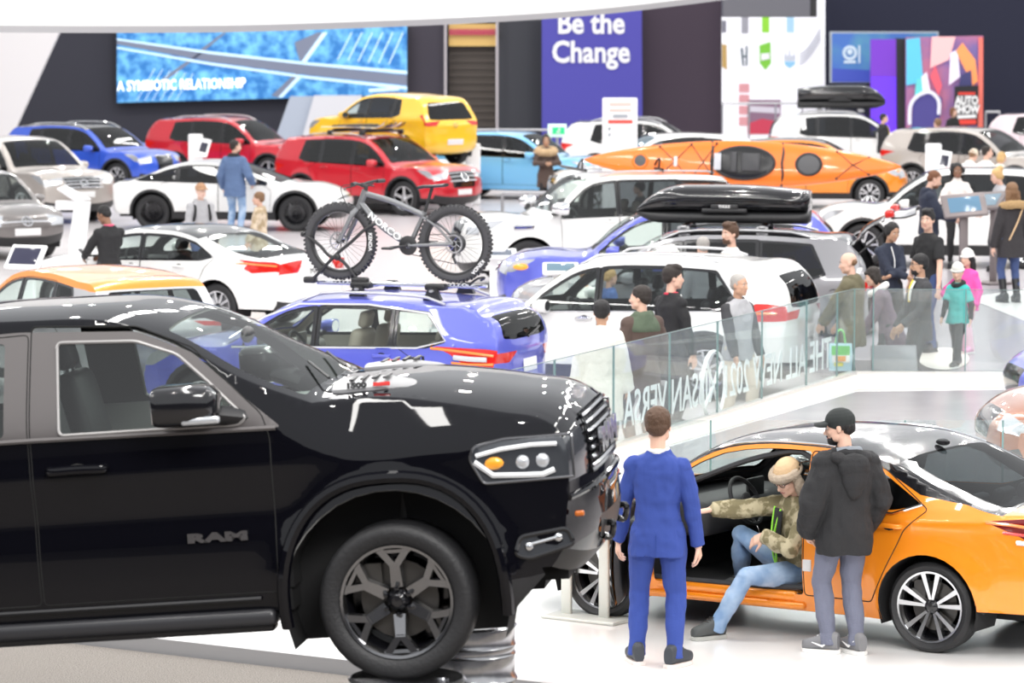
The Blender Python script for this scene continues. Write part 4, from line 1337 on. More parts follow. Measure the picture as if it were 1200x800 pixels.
# ------------------------------------------------------------------ black pickup in the foreground
def ram_W(c, x, z):
    w = 0.985
    if x > .1: w *= 1 - .13 * (min(1.2, (x - .1) / .95)) ** 2.6
    t = min(1, max(0, (x + .75) / .6)); t = t * t * (3 - 2 * t)
    b = 1.37 * (1 - t) + 1.15 * t
    if x < -3.12: b = 1.40
    if z < .62: w -= .05 * ((.62 - z) / .35) ** 2
    u = max(0, z - b)
    w -= (.50 * (1 - t) + .85 * t) * u * u / (u + .13)
    w -= .014 * math.exp(-((z - .92) / .10) ** 2) * (1 - t)
    w += .010 * math.exp(-((z - 1.16) / .06) ** 2) * (1 - t)
    for ax in (0, -3.67):
        r = math.hypot(x - ax, z - .42)
        if z < 1.25: w += .045 * math.exp(-((r - .55) / .09) ** 2)
    return max(w, .1)
RP = [(.90, .44, 'fb', .13), (1.0, .54, 'b0', .15), (1.045, .66, 'b1', .16), (1.05, .80, 'b2', .15), (1.035, .90, 'b3', .12), (1.015, .97, '!g0', .09), (1.005, 1.15, 'g1', .085), (.965, 1.275, 'hl', .09), (.86, 1.35, 'hd', .085), (.6, 1.415, 'h1', .08),
      (.3, 1.47, 'h2', .07), (0, 1.505, 'h3', .06), (-.36, 1.495, '!cowl', .05), (-.7, 1.68, 'ws', .08), (-1.08, 1.89, 'hdr', .07), (-1.36, 1.975, 'r1', .055), (-1.9, 2.015, 'r2', .05), (-2.6, 2.0, 'r3', .05), (-2.95, 1.94, 'rr', .05), (-3.08, 1.80, 'k1', .04), (-3.18, 1.48, '!k2', .03),
      (-3.30, 1.44, '!bd', .03), (-4.90, 1.43, '!be', .03), (-4.98, 1.30, 'tl', .05), (-4.97, .8, 't2', .07), (-4.92, .52, 'rb', .07)]
RM = Car(RP, 2.0, 3.67, .407, sill=.40, zm=.7, gap=.05, Ra=.585, Wfun=ram_W, xax=(0.0, -3.67), p=3.2)
RM.front_low = .30
RO = Vector((-0.42985658, 19.98709195, 1.22633515))
rfx, rly, ruz = Vector((0.98811102, -0.13008728, 0.08193851)), Vector((0.13052619, 0.99144486, 0.0)), Vector((-0.08123751, 0.01069512, 0.99663739))
RMW = Matrix(((rfx.x, rly.x, ruz.x, RO.x), (rfx.y, rly.y, ruz.y, RO.y), (rfx.z, rly.z, ruz.z, RO.z), (0, 0, 0, 1)))
rroot = empty('pickup_truck', 'glossy black pickup truck raised on steel drums in the foreground', 'pickup truck', mw=RMW)
win = rpoly([(-1.70, 1.845), (-1.28, 1.825), (-1.06, 1.745), (-.88, 1.585), (-.70, 1.405), (-.74, 1.375), (-1.685, 1.378)], .03)
win2 = rpoly([(-1.98, 1.86), (-2.55, 1.845), (-2.83, 1.78), (-2.88, 1.40), (-1.98, 1.385)], .03)
frame_p = rpoly([(-2.95, 1.36), (-2.95, 1.80), (-2.6, 1.895), (-1.9, 1.91), (-1.28, 1.875), (-.98, 1.75), (-.52, 1.345)], .03)
fdoor = rpoly([(-.60, .50), (-.585, 1.30), (-.62, 1.42), (-.98, 1.775), (-1.28, 1.90), (-1.84, 1.935), (-1.845, .50)], .03)
rdoor = rpoly([(-1.86, .50), (-1.855, 1.895), (-2.6, 1.875), (-2.88, 1.80), (-3.0, 1.35), (-3.02, .98), (-2.95, .50)], .03)
hl_side = rpoly([(.435, 1.115), (.46, 1.175), (.62, 1.205), (1.1, 1.20), (1.1, .985), (.80, .985), (.50, .985)], .02)
bump_side = rpoly([(.42, .70), (.80, .76), (1.2, .93), (1.2, .2), (.40, .2)], .02)
T = RM.tag
def nz(z): return RM.S[min(range(0, next(i for i, s in enumerate(RM.S) if s >= T['hd'])), key=lambda i: abs(RM.C[i].y - z))]
top = [('windscreen', rpoly([(T['cowl'] + .05, -.90), (T['cowl'] + .02, 0), (T['cowl'] + .05, .90), (T['hdr'] + .04, .88), (T['hdr'] + .04, -.88)], .05)),
       ('rear_window', rpoly([(T['rr'] + .08, -.75), (T['rr'] + .08, .75), (T['k2'] - .03, .75), (T['k2'] - .03, -.75)], .04)),
       ('grille', rpoly([(nz(.955), -.60), (nz(.955), .60), (nz(1.255), .62), (nz(1.255), -.62)], .04)),
       ('lower_grille', rpoly([(nz(.62), -.5), (nz(.62), .5), (nz(.74), .55), (nz(.74), -.55)], .03)),
       ('lower_bumper', [(-.1, -1.2), (-.1, 1.2), (nz(.56), 1.2), (nz(.56), -1.2)]),
       ('bumper', [(nz(.56), -1.2), (nz(.56), 1.2), (nz(.90), 1.2), (nz(.90), -1.2)]),
       ('hood', [(T['hd'] - .08, -.92), (T['hd'] - .08, .92), (T['cowl'] - .03, .97), (T['cowl'] - .03, -.97)])]
for sg, sd in ((1, '@L'), (-1, '@R')):
    top.append(('headlight' + sd, rpoly([(nz(.985), sg * .64), (nz(.985), sg * 1.2), (nz(1.20), sg * 1.2), (nz(1.20), sg * .66)], .02)))
RM.shell([('window_front_door', win), ('window_rear_door', win2), ('trimblack', frame_p), ('headlight', hl_side), ('cladding', [(.3, .2), (.3, .47), (.7, .49), (1.2, .58), (1.2, .2)]), ('bumper', bump_side), ('front_door', fdoor), ('rear_door', rdoor)], top)
finish_car(RM, rroot, dict(paint=BLACKPAINT, inner=mat('grey headliner', (.30, .30, .29), .8), glass=RAMG, fglass=RAMG, wglass=GLASS_C, wheel=False, interior=False, seams=[('front_door', fdoor), ('rear_door', rdoor)], seamr=.004, handles=[('front_door', -1.605, 1.195), ('rear_door', -2.75, 1.2)], handlem=BLACKPAINT, handleL=.30, bumperm=BLACKPAINT, headm=DARKL, grillem=GLOSSB))
for k, o in RM.objs.items():
    if k.startswith('trimblack') and o: o.data.materials[0] = TRIMG
# window frame rim and belt moulding
for sgn in (1, -1):
    mb = MB(); P = [RM.sidept(x, z, sgn, .004) for x, z in win]; P.append(P[0]); mb.tube(P, .010, 6)
    mb.build('window_rim', mat('grey window rim', (.30, .29, .29), .35, .3), RM.objs['front_door' + ('@L' if sgn > 0 else '@R')])
    mb = MB(); mb.tube([RM.sidept(x, z, sgn, .002) for x, z in ((-2.95, 1.362), (-1.84, 1.362), (-1.2, 1.355), (-.70, 1.347), (-.55, 1.345))], .014, 6)
    mb.build('belt_moulding', TRIMG, rroot)
    # wheel arch lips
    for ax in (0, -3.67):
        mb = MB(); n = 30; pts = []
        for k in range(n + 1):
            a = R_(-8) + R_(196) * k / n
            x, z = ax + .535 * math.cos(a), .407 + .555 * max(math.sin(a), -.3) if True else 0
            x = ax + .575 * math.copysign(abs(math.cos(a)) ** .82, math.cos(a)); z = .42 + .635 * (abs(math.sin(a)) ** .9 * (1 if math.sin(a) > 0 else -1))
            pts.append(RM.sidept(x, z, sgn, .012))
        mb.tube(pts, .034, 8, flat=1.0)
        mb.build('wheel_arch_flare', BLACKPAINT, rroot, fixn=True)
    # running board
    mb = MB()
    mb.rbox((-1.80, sgn * .93, .37), (2.35, .19, .085), .03)
    mb.rbox((-1.80, sgn * .90, .315), (2.30, .12, .05), .02)
    mb.build('running_board', mat('satin black step', (.03, .03, .034), .35), rroot, fixn=True)
    mb = MB(); mb.tube([RM.sidept(x, .47, sgn, .006) for x in (-2.9, -1.8, -.7)], .012, 6); mb.build('sill_moulding', BLACKP, rroot)
    # headlamp internals
    hp = RM.objs['headlight' + ('@L' if sgn > 0 else '@R')]
    mb = MB(); mb.tube([RM.sidept(x, z, sgn, .004) for x, z in ((.46, 1.10), (.55, 1.025), (.70, 1.015), (.80, 1.01), (.86, 1.03))], .016, 6); mb.tube([RM.sidept(x, z, sgn, .004) for x, z in ((.47, 1.13), (.6, 1.155), (.75, 1.165), (.88, 1.16))], .013, 6)
    mb.build('daytime_lamp', mat('white lamp guide', (.85, .87, .9), .15, coat=1.0), hp)
    mb = MB(); mb.ball(RM.sidept(.555, 1.085, sgn, -.008), (.055, .022, .035), 12); mb.build('indicator', AMBER, hp)
    mb = MB()
    for xx in (.70, .80): mb.ball(RM.sidept(xx, 1.08, sgn, -.012), (.04, .03, .04), 12)
    mb.build('projector', CLEARL, hp)
    mb = MB(); P = [RM.sidept(min(x, .955), z, sgn, .004) for x, z in hl_side]; P.append(P[0]); mb.tube(P, .008, 6); mb.build('headlight_rim', mat('dark lamp rim', (.16, .16, .17), .2, .8), hp)
    # fog lamp
    mb = MB(); c = RM.sidept(.78, .66, sgn, .0)
    P = [RM.sidept(x, z, sgn, .004) for x, z in rpoly([(.63, .61), (.66, .70), (.90, .725), (.93, .64), (.70, .585)], .03)]; P.append(P[0]); mb.tube(P, .012, 6)
    mb.mi = 1; mb.add([RM.sidept(x, z, sgn, .002) for x, z in rpoly([(.63, .61), (.66, .70), (.90, .725), (.93, .64), (.70, .585)], .03)], [tuple(range(25))])
    mb.mi = 2; mb.ball(RM.sidept(.70, .645, sgn, .004), (.025, .015, .025), 10); mb.ball(RM.sidept(.85, .68, sgn, .004), (.025, .015, .025), 10)
    mb.tube([RM.sidept(.70, .655, sgn, .01), RM.sidept(.86, .685, sgn, .01)], .008, 5)
    mb.build('fog_lamp', [GLOSSB, DARKL, CHROME], rroot)
    # reflection of the orange saloon put in as a small block, tow hook
    mb = MB(); mb.rbox(RM.sidept(.965, .79, sgn, -.010), (.05, .03, .03), .01); mb.build('orange_reflection', mat('orange reflection', (.5, .12, .01), .2, coat=1), rroot)
    # mirror
    mb = MB()
    c = Vector((-.97, sgn * 1.12, 1.505))
    rings = []
    for fx, k, kz in ((.165, .55, .5), (.13, .85, .85), (.03, 1.0, 1.0), (-.13, 1.0, 1.0), (-.155, .93, .93)):
        rings.append([c + Vector((fx, .15 * k * math.copysign(abs(math.cos(2 * PI * i / 18)) ** .5, math.cos(2 * PI * i / 18)), .105 * kz * math.copysign(abs(math.sin(2 * PI * i / 18)) ** .5, math.sin(2 * PI * i / 18)))) for i in range(18)])
    mb.loft(rings); mb.mi = 1
    mb.tube([(-.72, sgn * .90, 1.40), (-.80, sgn * .96, 1.42), (-.92, sgn * 1.03, 1.45)], [.085, .08, .075], 10, flat=.7)
    mo = mb.build('side_mirror', [GLOSSB, BLACKP], rroot, fixn=True)
    mb = MB(); mb.rbox((-.88, sgn * 1.235, 1.43), (.20, .05, .04), .015); mb.build('mirror_indicator', CLEARL, mo)
    mb = MB(); mb.rbox((-1.13, sgn * 1.12, 1.505), (.006, .24, .16), .002); mb.build('mirror_glass', CHROME, mo)
    # door lettering
    p0 = RM.sidept(-.90, .80, sgn, .008)
    text_mesh('emblem_letters', 'RAM', .062, mat('black chrome', (.25, .25, .27), .12, 1.0), RM.objs['front_door' + ('@L' if sgn > 0 else '@R')], .006, offset=.004, sx=2.5,
              M=frame(p0, (-sgn, 0, 0), (0, 0, 1)))
# hood power scoops with displacement lettering
for sgn in (1, -1):
    mb = MB()
    rings = []
    for x, hw, hh in ((.16, .02, .0), (.08, .12, .022), (-.05, .165, .036), (-.24, .185, .045), (-.30, .17, .042), (-.31, .10, .0)):
        ring = []
        for i in range(15):
            a = PI * i / 14
            y = sgn * .50 + hw * math.cos(a)
            zz = RM.top(RM.S[min(range(len(RM.S)), key=lambda i: abs(RM.C[i].x - x) + (9 if RM.C[i].y < 1.2 else 0))], y / .85).z
            ring.append(Vector((x, y, zz - .012 + hh * math.sin(a) ** .35)))
        rings.append(ring)
    mb.loft(rings, closed=False, caps=False)
    sc = mb.build('hood_scoop', mat('scoop satin silver', (.30, .30, .31), .4, .3), rroot, fixn=True)
    mb = MB()
    for k in range(4): mb.rbox((-.03 - .06 * k, sgn * .5, RM.top(T['h3'] + .03 + .06 * k, .5 * sgn).z + .030), (.022, .2, .01), .004)
    mb.build('scoop_vents', BLACKP, sc)
    p = Vector((-.12, sgn * .680, RM.top(T['h3'] + .1, .7 * sgn).z + .016))
    M = frame(p, (-sgn, 0, 0), (0, -sgn * .3, 1))
    text_mesh('scoop_letters', '1500', .036, BLACKP, sc, .003, M=M @ Matrix.Translation((-.05, 0, 0)), sx=1.5, offset=.003)
    mb = MB(); mb.rbox((.085, 0, 0), (.09, .022, .006), .002, M); mb.build('scoop_badge', REDL, sc)
# grille mesh bars, letters
g = RM.objs['grille']
slats(RM, g, nz(.965), nz(1.25), 7, .60, mat('dark chrome', (.3, .3, .32), .12, 1.0), .012, .012)
mb = MB()
for k in range(17):
    t = -.58 + 1.16 * k / 16
    mb.tube([RM.top(nz(z), t, .006) for z in (.96, 1.05, 1.15, 1.25)], .006, 5)
mb.build('grille_mesh', GLOSSB, g)
text_mesh('grille_letters', 'RAM', .16, mat('dark chrome', (.3, .3, .32), .12, 1.0), g, .01, offset=.01, sx=2.2, M=frame(RM.top(nz(1.10), 0, .03), (0, 1, 0), (0, 0, 1)))
mb = MB(); P = [RM.top(nz(.955), -.62 + 1.24 * k / 20, .01) for k in range(21)]; mb.tube(P, .014, 6); mb.build('grille_surround', GLOSSB, g)
for sg in (.38, -.38):
    mb = MB(); mb.tube(smoothpts([RM.top(nz(.60), sg - .03, .0), RM.top(nz(.60), sg, .035), RM.top(nz(.68), sg, .035), RM.top(nz(.68), sg + .03, .0)], 4), .018, 8)
    mb.build('tow_hook', GLOSSB, rroot)
# bumper top step
mb = MB(); mb.tube([RM.top(nz(.885), -1 + 2 * k / 24, .004) for k in range(25)], .018, 8); mb.build('bumper_step', BLACKPAINT, rroot)
# wheels
for ax in (0.0, -3.67):
    for sgn in (1, -1):
        make_wheel(rroot, (ax, sgn * .855, .407), sgn, .407, .298, .285, 'y6', 48, 0, False, mat('dark chrome alloy', (.30, .30, .31), .15, .95), GLOSSB)
# interior and frame
for s in (1, -1): make_seat(rroot, (-1.62, s * .42, .80), SEATB, .56)
make_bench(rroot, (-2.62, 0, .80), SEATB, 1.5)
d = MB(); d.rbox((-.72, 0, 1.22), (.5, 1.6, .3), .1); d.rbox((-.45, 0, 1.34), (.4, 1.55, .12), .05); d.build('dashboard', mat('light dash top', (.28, .3, .29), .6), rroot, fixn=True)
make_steering(rroot, (-1.08, .42, 1.28), DARKIN)
mb = MB(); mb.ball((-.86, 0, 1.76), (.03, .13, .045), 12); mb.build('rear_view_mirror', BLACKP, rroot)
mb = MB(); mb.box((-3.05, -.85, .5), (-.55, .85, .62)); mb.box((-4.9, -.5, .42), (.75, -.38, .56)); mb.box((-4.9, .38, .42), (.75, .5, .56)); mb.box((-.15, -.7, .34), (.15, .7, .46)); mb.box((.3, -.62, .46), (.8, .62, 1.1)); mb.box((-3.12, -.86, .62), (-3.05, .86, 1.4)); mb.build('chassis', LINER, rroot)
mb = MB()
for s in (-.62, .62): mb.tube([(0, s, .42), (.02, s * .95, .95)], .05, 8); mb.tube([(-.1, s * .5, .4), (.05, s * .98, .36), (.2, s * .5, .42)], .03, 6)
mb.build('suspension', mat('suspension steel', (.06, .06, .06), .5, .5), rroot)
mb = MB(); mb.tube([(-.35, -.45, 1.535), (-.52, -.1, 1.60)], .008, 5); mb.tube([(-.36, .1, 1.545), (-.52, .45, 1.6)], .008, 5); mb.build('wiper', BLACKP, rroot)
# ------------------------------------------------------------------ screens, signs and boards on the far wall
def emis(name, col, e): return mat(name, col, .5, emit=e)
def screen_poly(par, name, pts, Y, m): return panel_obj(name, pts, Y, m, .02, par)
SB = emis('screen blue', (.06, .32, .72), .55)
scr = panel_obj('video_wall', [(136, 121), (478, 112), (478, 30), (136, 30)], 123.6, mat('screen frame', (.02, .02, .03), .4), .25, label='large blue video wall with white lettering and solar panel picture', cat='screen')
mb = MB(); panel(mb, [(137, 120.3), (477, 111.3), (477, 30), (137, 30)], 123.55, .03)
im = mb.build('screen_picture', MATS.get('solar') or mat('solar cells', (.05, .30, .70), .5, emit=0), scr, smooth=False)
sm = bpy.data.materials['solar cells']; nt = sm.node_tree; b = nt.nodes['Principled BSDF']
tc = nt.nodes.new('ShaderNodeTexCoord'); nz_ = nt.nodes.new('ShaderNodeTexNoise'); nz_.inputs['Scale'].default_value = 3.2; nz_.inputs['Detail'].default_value = 5
rp = nt.nodes.new('ShaderNodeValToRGB'); rp.color_ramp.elements[0].position = .38; rp.color_ramp.elements[0].color = (.02, .16, .45, 1); rp.color_ramp.elements[1].position = .66; rp.color_ramp.elements[1].color = (.16, .48, .80, 1)
nt.links.new(tc.outputs['Object'], nz_.inputs['Vector']); nt.links.new(nz_.outputs['Fac'], rp.inputs['Fac']); nt.links.new(rp.outputs['Color'], b.inputs['Emission Color']); b.inputs['Emission Strength'].default_value = .42
nt.links.new(rp.outputs['Color'], b.inputs['Base Color'])
mb = MB()
for q in ([(137, 52), (137, 46), (245, 63), (360, 76), (477, 88), (477, 100), (360, 88), (245, 72)], [(345, 50), (372, 38), (380, 38), (352, 74)], [(318, 112), (347, 85), (352, 87), (326, 114)], [(190, 92), (236, 60), (239, 61), (195, 94)], [(235, 58), (262, 38), (265, 38), (239, 60)]): panel(mb, q, 123.5, .02)
mb.build('panel_frames', emis('picture grey', (.16, .18, .25), .4), scr, smooth=False, fixn=True)
mb = MB()
for q in ([(137, 45), (245, 60), (360, 73), (477, 83), (477, 87), (360, 76), (245, 63), (137, 47)], [(137, 55), (245, 73), (360, 89), (477, 101), (477, 105), (360, 92), (245, 76), (137, 57)], [(378, 38), (384, 38), (358, 74), (352, 74)], [(326, 114), (331, 114), (354, 90), (351, 87)], [(432, 104), (468, 102), (468, 106), (432, 108)]): panel(mb, q, 123.48, .02)
for k in range(6):
    x = 395 + k * 12
    panel(mb, [(x, 70 + k), (x + 1.5, 70 + k), (x + 18, 38), (x + 16.5, 38)], 123.49, .01)
    x = 160 + k * 9
    panel(mb, [(x, 118), (x + .8, 118), (x + 22, 80 + k * 1.2), (x + 21, 80 + k * 1.2)], 123.49, .01)
mb.build('panel_edges', emis('picture pale', (.55, .75, .90), .5), scr, smooth=False, fixn=True)
c = dep(137.5, 101.5, 123.4)
tx = text_mesh('lettering', 'A SYMBIOTIC RELATIONSHIP', .46, emis('white letters', (1, 1, 1), 1.1), scr, .01, 'LEFT', .008, None)
w0 = max(v.co.x for v in tx.data.vertices)
tx.data.transform(frame(c, (1, 0, .026), (0, 0, 1)) @ Matrix.Diagonal((150 * 123.4 / 4400 / w0, 1, 1, 1)))
# blue banner
bn = panel_obj('banner', [(635, 178), (753, 178), (752, 5), (635, 5)], 123.4, mat('banner blue', (.065, .058, .36), .6, emit=.10), .1, label='tall violet-blue banner with white words on the back wall', cat='banner')
WL = mat('white vinyl', (.92, .92, .95), .5)
for s, y in (('Be the', 28), ('Change', 62)):
    text_mesh('lettering', s, .98, WL, bn, .01, 'CENTER', .025, frame(dep(692.5, y, 123.35), (1, 0, 0), (0, 0, 1)), sx=.86)
# white jersey board
jb = panel_obj('sports_board', [(846, 178), (967, 178), (967, -40), (846, -40)], 123.6, mat('white board', (.86, .86, .90), .6, emit=.28), .3, label='white display wall with rows of club shields', cat='display wall')  # glow added so the board reads white
def dec(nm, pts, col): return panel_obj(nm, pts, 123.57, mat(nm + ' %.2f %.2f %.2f' % col, col, .6), .02, jb)
dec('swatch', [(869, 39), (877, 39), (877, 20), (869, 20)], (.35, .35, .40)); dec('swatch', [(893, 38), (901.5, 38), (901.5, 20), (893, 20)], (.30, .72, .04)); dec('swatch', [(922, 38), (930.5, 38), (930.5, 20), (922, 20)], (.42, .68, .88)); dec('swatch', [(846, 38), (851, 38), (851, 24), (846, 24)], (.2, .2, .25))
dec('shield', [(890, 53), (903, 49), (903.5, 74), (897, 82), (890.5, 74)], (.22, .62, .05)); dec('shield', [(919, 72), (932, 72), (931, 76), (925.5, 80), (920, 76)], (.30, .62, .88)); dec('shield', [(919, 65), (932, 65), (932, 71), (919, 71)], (.62, .66, .74)); dec('shield', [(846, 52), (851.5, 52), (852, 82), (846, 78)], (.55, .36, .12))
panel_obj('shield_mark', [(891.5, 63), (902, 62), (902, 69), (892, 71)], 123.54, WL, .02, jb)
mb = MB(); panel(mb, [(868, 56), (870.5, 56), (872, 77), (870, 77)], 123.56, .02); panel(mb, [(874, 54), (876, 53), (876, 76), (874, 78)], 123.56, .02); panel(mb, [(870, 65), (875, 65), (875, 67), (870, 67)], 123.56, .02); mb.build('monogram', mat('monogram slate', (.10, .14, .18), .6), jb, smooth=False, fixn=True)
mb = MB(); panel(mb, [(924.5, 58), (926, 58), (926, 65), (924.5, 65)], 123.56, .02); panel(mb, [(920, 60), (921, 60), (921, 66), (920, 66)], 123.56, .02); panel(mb, [(930, 60), (931, 60), (931, 66), (930, 66)], 123.56, .02); mb.build('monogram', mat('pale slate', (.55, .6, .7), .6), jb, smooth=False, fixn=True)
mb = MB()
for k in range(4): panel(mb, [(866, 98 + k * 13), (878, 98 + k * 13), (878, 108 + k * 13), (866, 108 + k * 13)], 123.56, .02)
mb.build('red_lettering_block', mat('faded red print', (.75, .35, .38), .6), jb, smooth=False, fixn=True)
panel_obj('vehicle_print', [(876, 150), (915, 150), (915, 117), (876, 117)], 123.56, mat('print plum grey', (.28, .16, .24), .6), .02, jb)
panel_obj('vehicle_print', [(876, 157), (915, 157), (915, 143), (893, 139), (876, 145)], 123.54, mat('print red', (.62, .05, .10), .6), .02, jb)
panel_obj('vehicle_print', [(878, 131), (914, 133), (914, 126), (878, 124)], 123.54, mat('print pale', (.70, .66, .74), .6), .02, jb)
mb = MB()
for j in range(4):
    P = [dep(937 + 24 * t / 8, 75 - 4 * j - 30 * (t / 8) ** 1.6, 123.55) for t in range(9)]
    mb.tube(P, .03, 4)
mb.build('swoosh_lines', mat('faint grey print', (.68, .69, .75), .6), jb)
# grey loudspeaker box hanging in front of it
hb = empty('hanging_box', 'dark grey box hanging from the ceiling before the shield wall', 'hanging box')
mb = MB(); p0 = dep(846, 20, 118); p1 = dep(949, -30, 118); mb.box((p0.x, 117.6, p0.z), (p1.x, 118.4, p1.z)); o = mb.build('cabinet', mat('box grey', (.12, .12, .14), .6), bevel=.03); o.parent = hb
mb = MB(); p0 = dep(949, 20, 118); p1 = dep(957, -30, 118); mb.box((p0.x, 117.75, p0.z), (p1.x, 118.3, p1.z)); o = mb.build('side_bracket', BLACKP, bevel=.01); o.parent = hb
# screen with pale emblem, purple column, mural
ss = panel_obj('display_screen', [(973, 97), (1100, 97), (1100, 37), (973, 37)], 123.0, mat('pale screen frame', (.5, .55, .6), .5), .25, label='teal-blue screen with a pale round emblem on the navy wall', cat='screen')
panel_obj('screen_picture', [(975, 96), (1098, 96), (1098, 39), (975, 39)], 122.95, mat('teal screen', (.08, .25, .38), .5, emit=.35, noise=(.8, (.04, .10, .45), .4, .6)), .02, ss)
mb = MB(); mb.tube([dep(996 + 7 * math.cos(2 * PI * i / 20), 62 + 7 * math.sin(2 * PI * i / 20), 122.9) for i in range(21)], .05, 6); panel(mb, [(1006, 74), (1008, 74), (1008, 53), (1006, 53)], 122.9, .02); panel(mb, [(989, 74), (1003, 74), (1003, 71), (989, 71)], 122.9, .02); mb.ball(dep(996, 61, 122.9), (.1, .03, .1), 8)
mb.build('emblem', mat('emblem pale', (.55, .65, .72), .5, emit=.3), ss, fixn=True)
panel_obj('screen_footer', [(975, 96), (1098, 96), (1098, 86), (975, 80)], 122.93, mat('screen navy', (.04, .07, .38), .5, emit=.4), .01, ss)
pc = panel_obj('light_column', [(1021, 172), (1052, 172), (1050, 46), (1021, 46)], 121.5, mat('purple light', (.14, .03, .42), .5, emit=.55), .4, label='glowing purple light column beside the mural', cat='light column')
panel_obj('blue_face', [(1021, 170), (1050, 170), (1050, 90), (1021, 90)], 121.45, mat('blue violet light', (.12, .03, .72), .5, emit=.6), .03, pc)
panel_obj('black_edge', [(1051, 172), (1062, 172), (1062, 45), (1050, 45)], 121.5, BLACKP, .5, pc)
mu = panel_obj('mural', [(1062, 170), (1152, 170), (1152, 42), (1062, 44)], 121.0, mat('mural ground', (.17, .13, .35), .6, emit=.25, noise=(.75, (.55, .16, .22), .4, .62)), .3, label='colourful backlit mural of abstract painted figures', cat='mural')
def mp(nm, pts, col, e=.35, Y=120.9): panel_obj(nm, pts, Y, mat('mural %s %.2f' % (nm, col[0]), col, .6, emit=e), .02, mu)
mp('paint_patch', [(1062, 100), (1082, 96), (1078, 44), (1062, 46)], (.10, .48, .70)); mp('paint_patch', [(1090, 80), (1112, 70), (1120, 43), (1092, 43)], (.85, .45, .45)); mp('paint_patch', [(1112, 100), (1125, 90), (1122, 58), (1114, 62)], (.80, .72, .85), .35, 120.88)
mp('paint_patch', [(1120, 60), (1140, 100), (1146, 95), (1143, 70), (1128, 50)], (.90, .30, .10), .35, 120.88); mp('paint_patch', [(1068, 150), (1100, 150), (1104, 115), (1088, 104), (1070, 118)], (.06, .05, .22), .3, 120.87); mp('paint_patch', [(1072, 112), (1082, 108), (1082, 92), (1074, 92)], (.12, .55, .55), .35, 120.86)
mp('paint_patch', [(1082, 112), (1090, 106), (1086, 84), (1080, 90)], (.80, .22, .20), .35, 120.85); mp('paint_patch', [(1096, 76), (1104, 100), (1100, 112), (1090, 90)], (.70, .10, .14), .35, 120.86); mp('paint_patch', [(1122, 110), (1140, 112), (1138, 82), (1126, 88)], (.05, .05, .16), .2, 120.84); mp('paint_patch', [(1146, 168), (1152, 168), (1152, 44), (1147, 44)], (.75, .16, .12))
mb = MB(); mb.tube(smoothpts([dep(x, y, 120.8) for x, y in ((1066, 146), (1067, 124), (1076, 112), (1090, 108), (1100, 118), (1100, 134))], 4), .06, 6); mb.build('paint_line', mat('mural pale line', (.75, .75, .85), .6, emit=.3), mu)
po = panel_obj('poster', [(1118, 148), (1146, 147), (1147, 100), (1119, 101)], 120.4, mat('poster black', (.015, .015, .02), .6), .12, label='black and red poster with white block letters in front of the mural', cat='poster')
for s, y in (('AUTO', 118), ('SHOW', 128.5)): text_mesh('lettering', s, .36, mat('poster white', (.9, .9, .9), .5), po, .01, 'CENTER', .02, frame(dep(1133, y, 120.33), (1, 0, 0), (0, 0, 1)), sx=.72)
panel_obj('easel_leg', [(1131, 172), (1135, 172), (1135, 148), (1131, 148)], 120.42, BLACKP, .1, po)
panel_obj('red_band', [(1122, 146), (1144, 145.5), (1144, 140), (1122, 140)], 120.35, mat('poster red', (.8, .06, .04), .6), .02, po); panel_obj('red_strip', [(1123, 111), (1143, 111), (1143, 108), (1123, 108)], 120.35, MATS['poster red'], .02, po); panel_obj('white_line', [(1122, 139), (1144, 138), (1144, 134), (1122, 135)], 120.35, MATS['poster white'], .02, po)

# ------------------------------------------------------------------ free-standing boards, kiosks
def totem(label, px, ybot, ytop, wpx, Y, name='notice_board', lines=()):
    c = dep(px, ytop, Y); w = wpx * Y / 4400; h = c.z
    r = empty(name, label, 'sign', (c.x, Y, 0))
    mb = MB(); mb.rbox((0, 0, h / 2 + .02), (w, .08, h - .04), .035); mb.build('board', mat('board white', (.86, .85, .86), .5), r)
    mb = MB(); mb.rbox((0, 0, .02), (w * 1.1, .5, .04), .015); mb.build('base', SILVERP, r)
    for (y, th, x0, x1, col) in lines:
        z = dep(px, y, Y).z
        mb = MB(); mb.box((x0 * w, -.052, z - th), (x1 * w, -.041, z + th)); mb.build('print_line', mat('print %.2f %.2f' % (col[0], col[1]), col, .6), r, smooth=False)
    return r
totem('white notice board with a red line behind the kayak tip', 726.5, 165, 114.5, 41, 77.4, lines=[(122, .035, -.3, .32, (.85, .55, .50)), (129, .03, -.3, .32, (.85, .55, .50)), (136, .035, -.2, .22, (.35, .38, .42)), (142.5, .035, -.34, .36, (.75, .08, .06)), (149, .02, -.3, .3, (.7, .7, .72)), (151, .03, -.33, -.28, (.2, .25, .3)), (156, .02, -.3, .3, (.7, .7, .72)), (158, .03, -.33, -.28, (.2, .25, .3))])
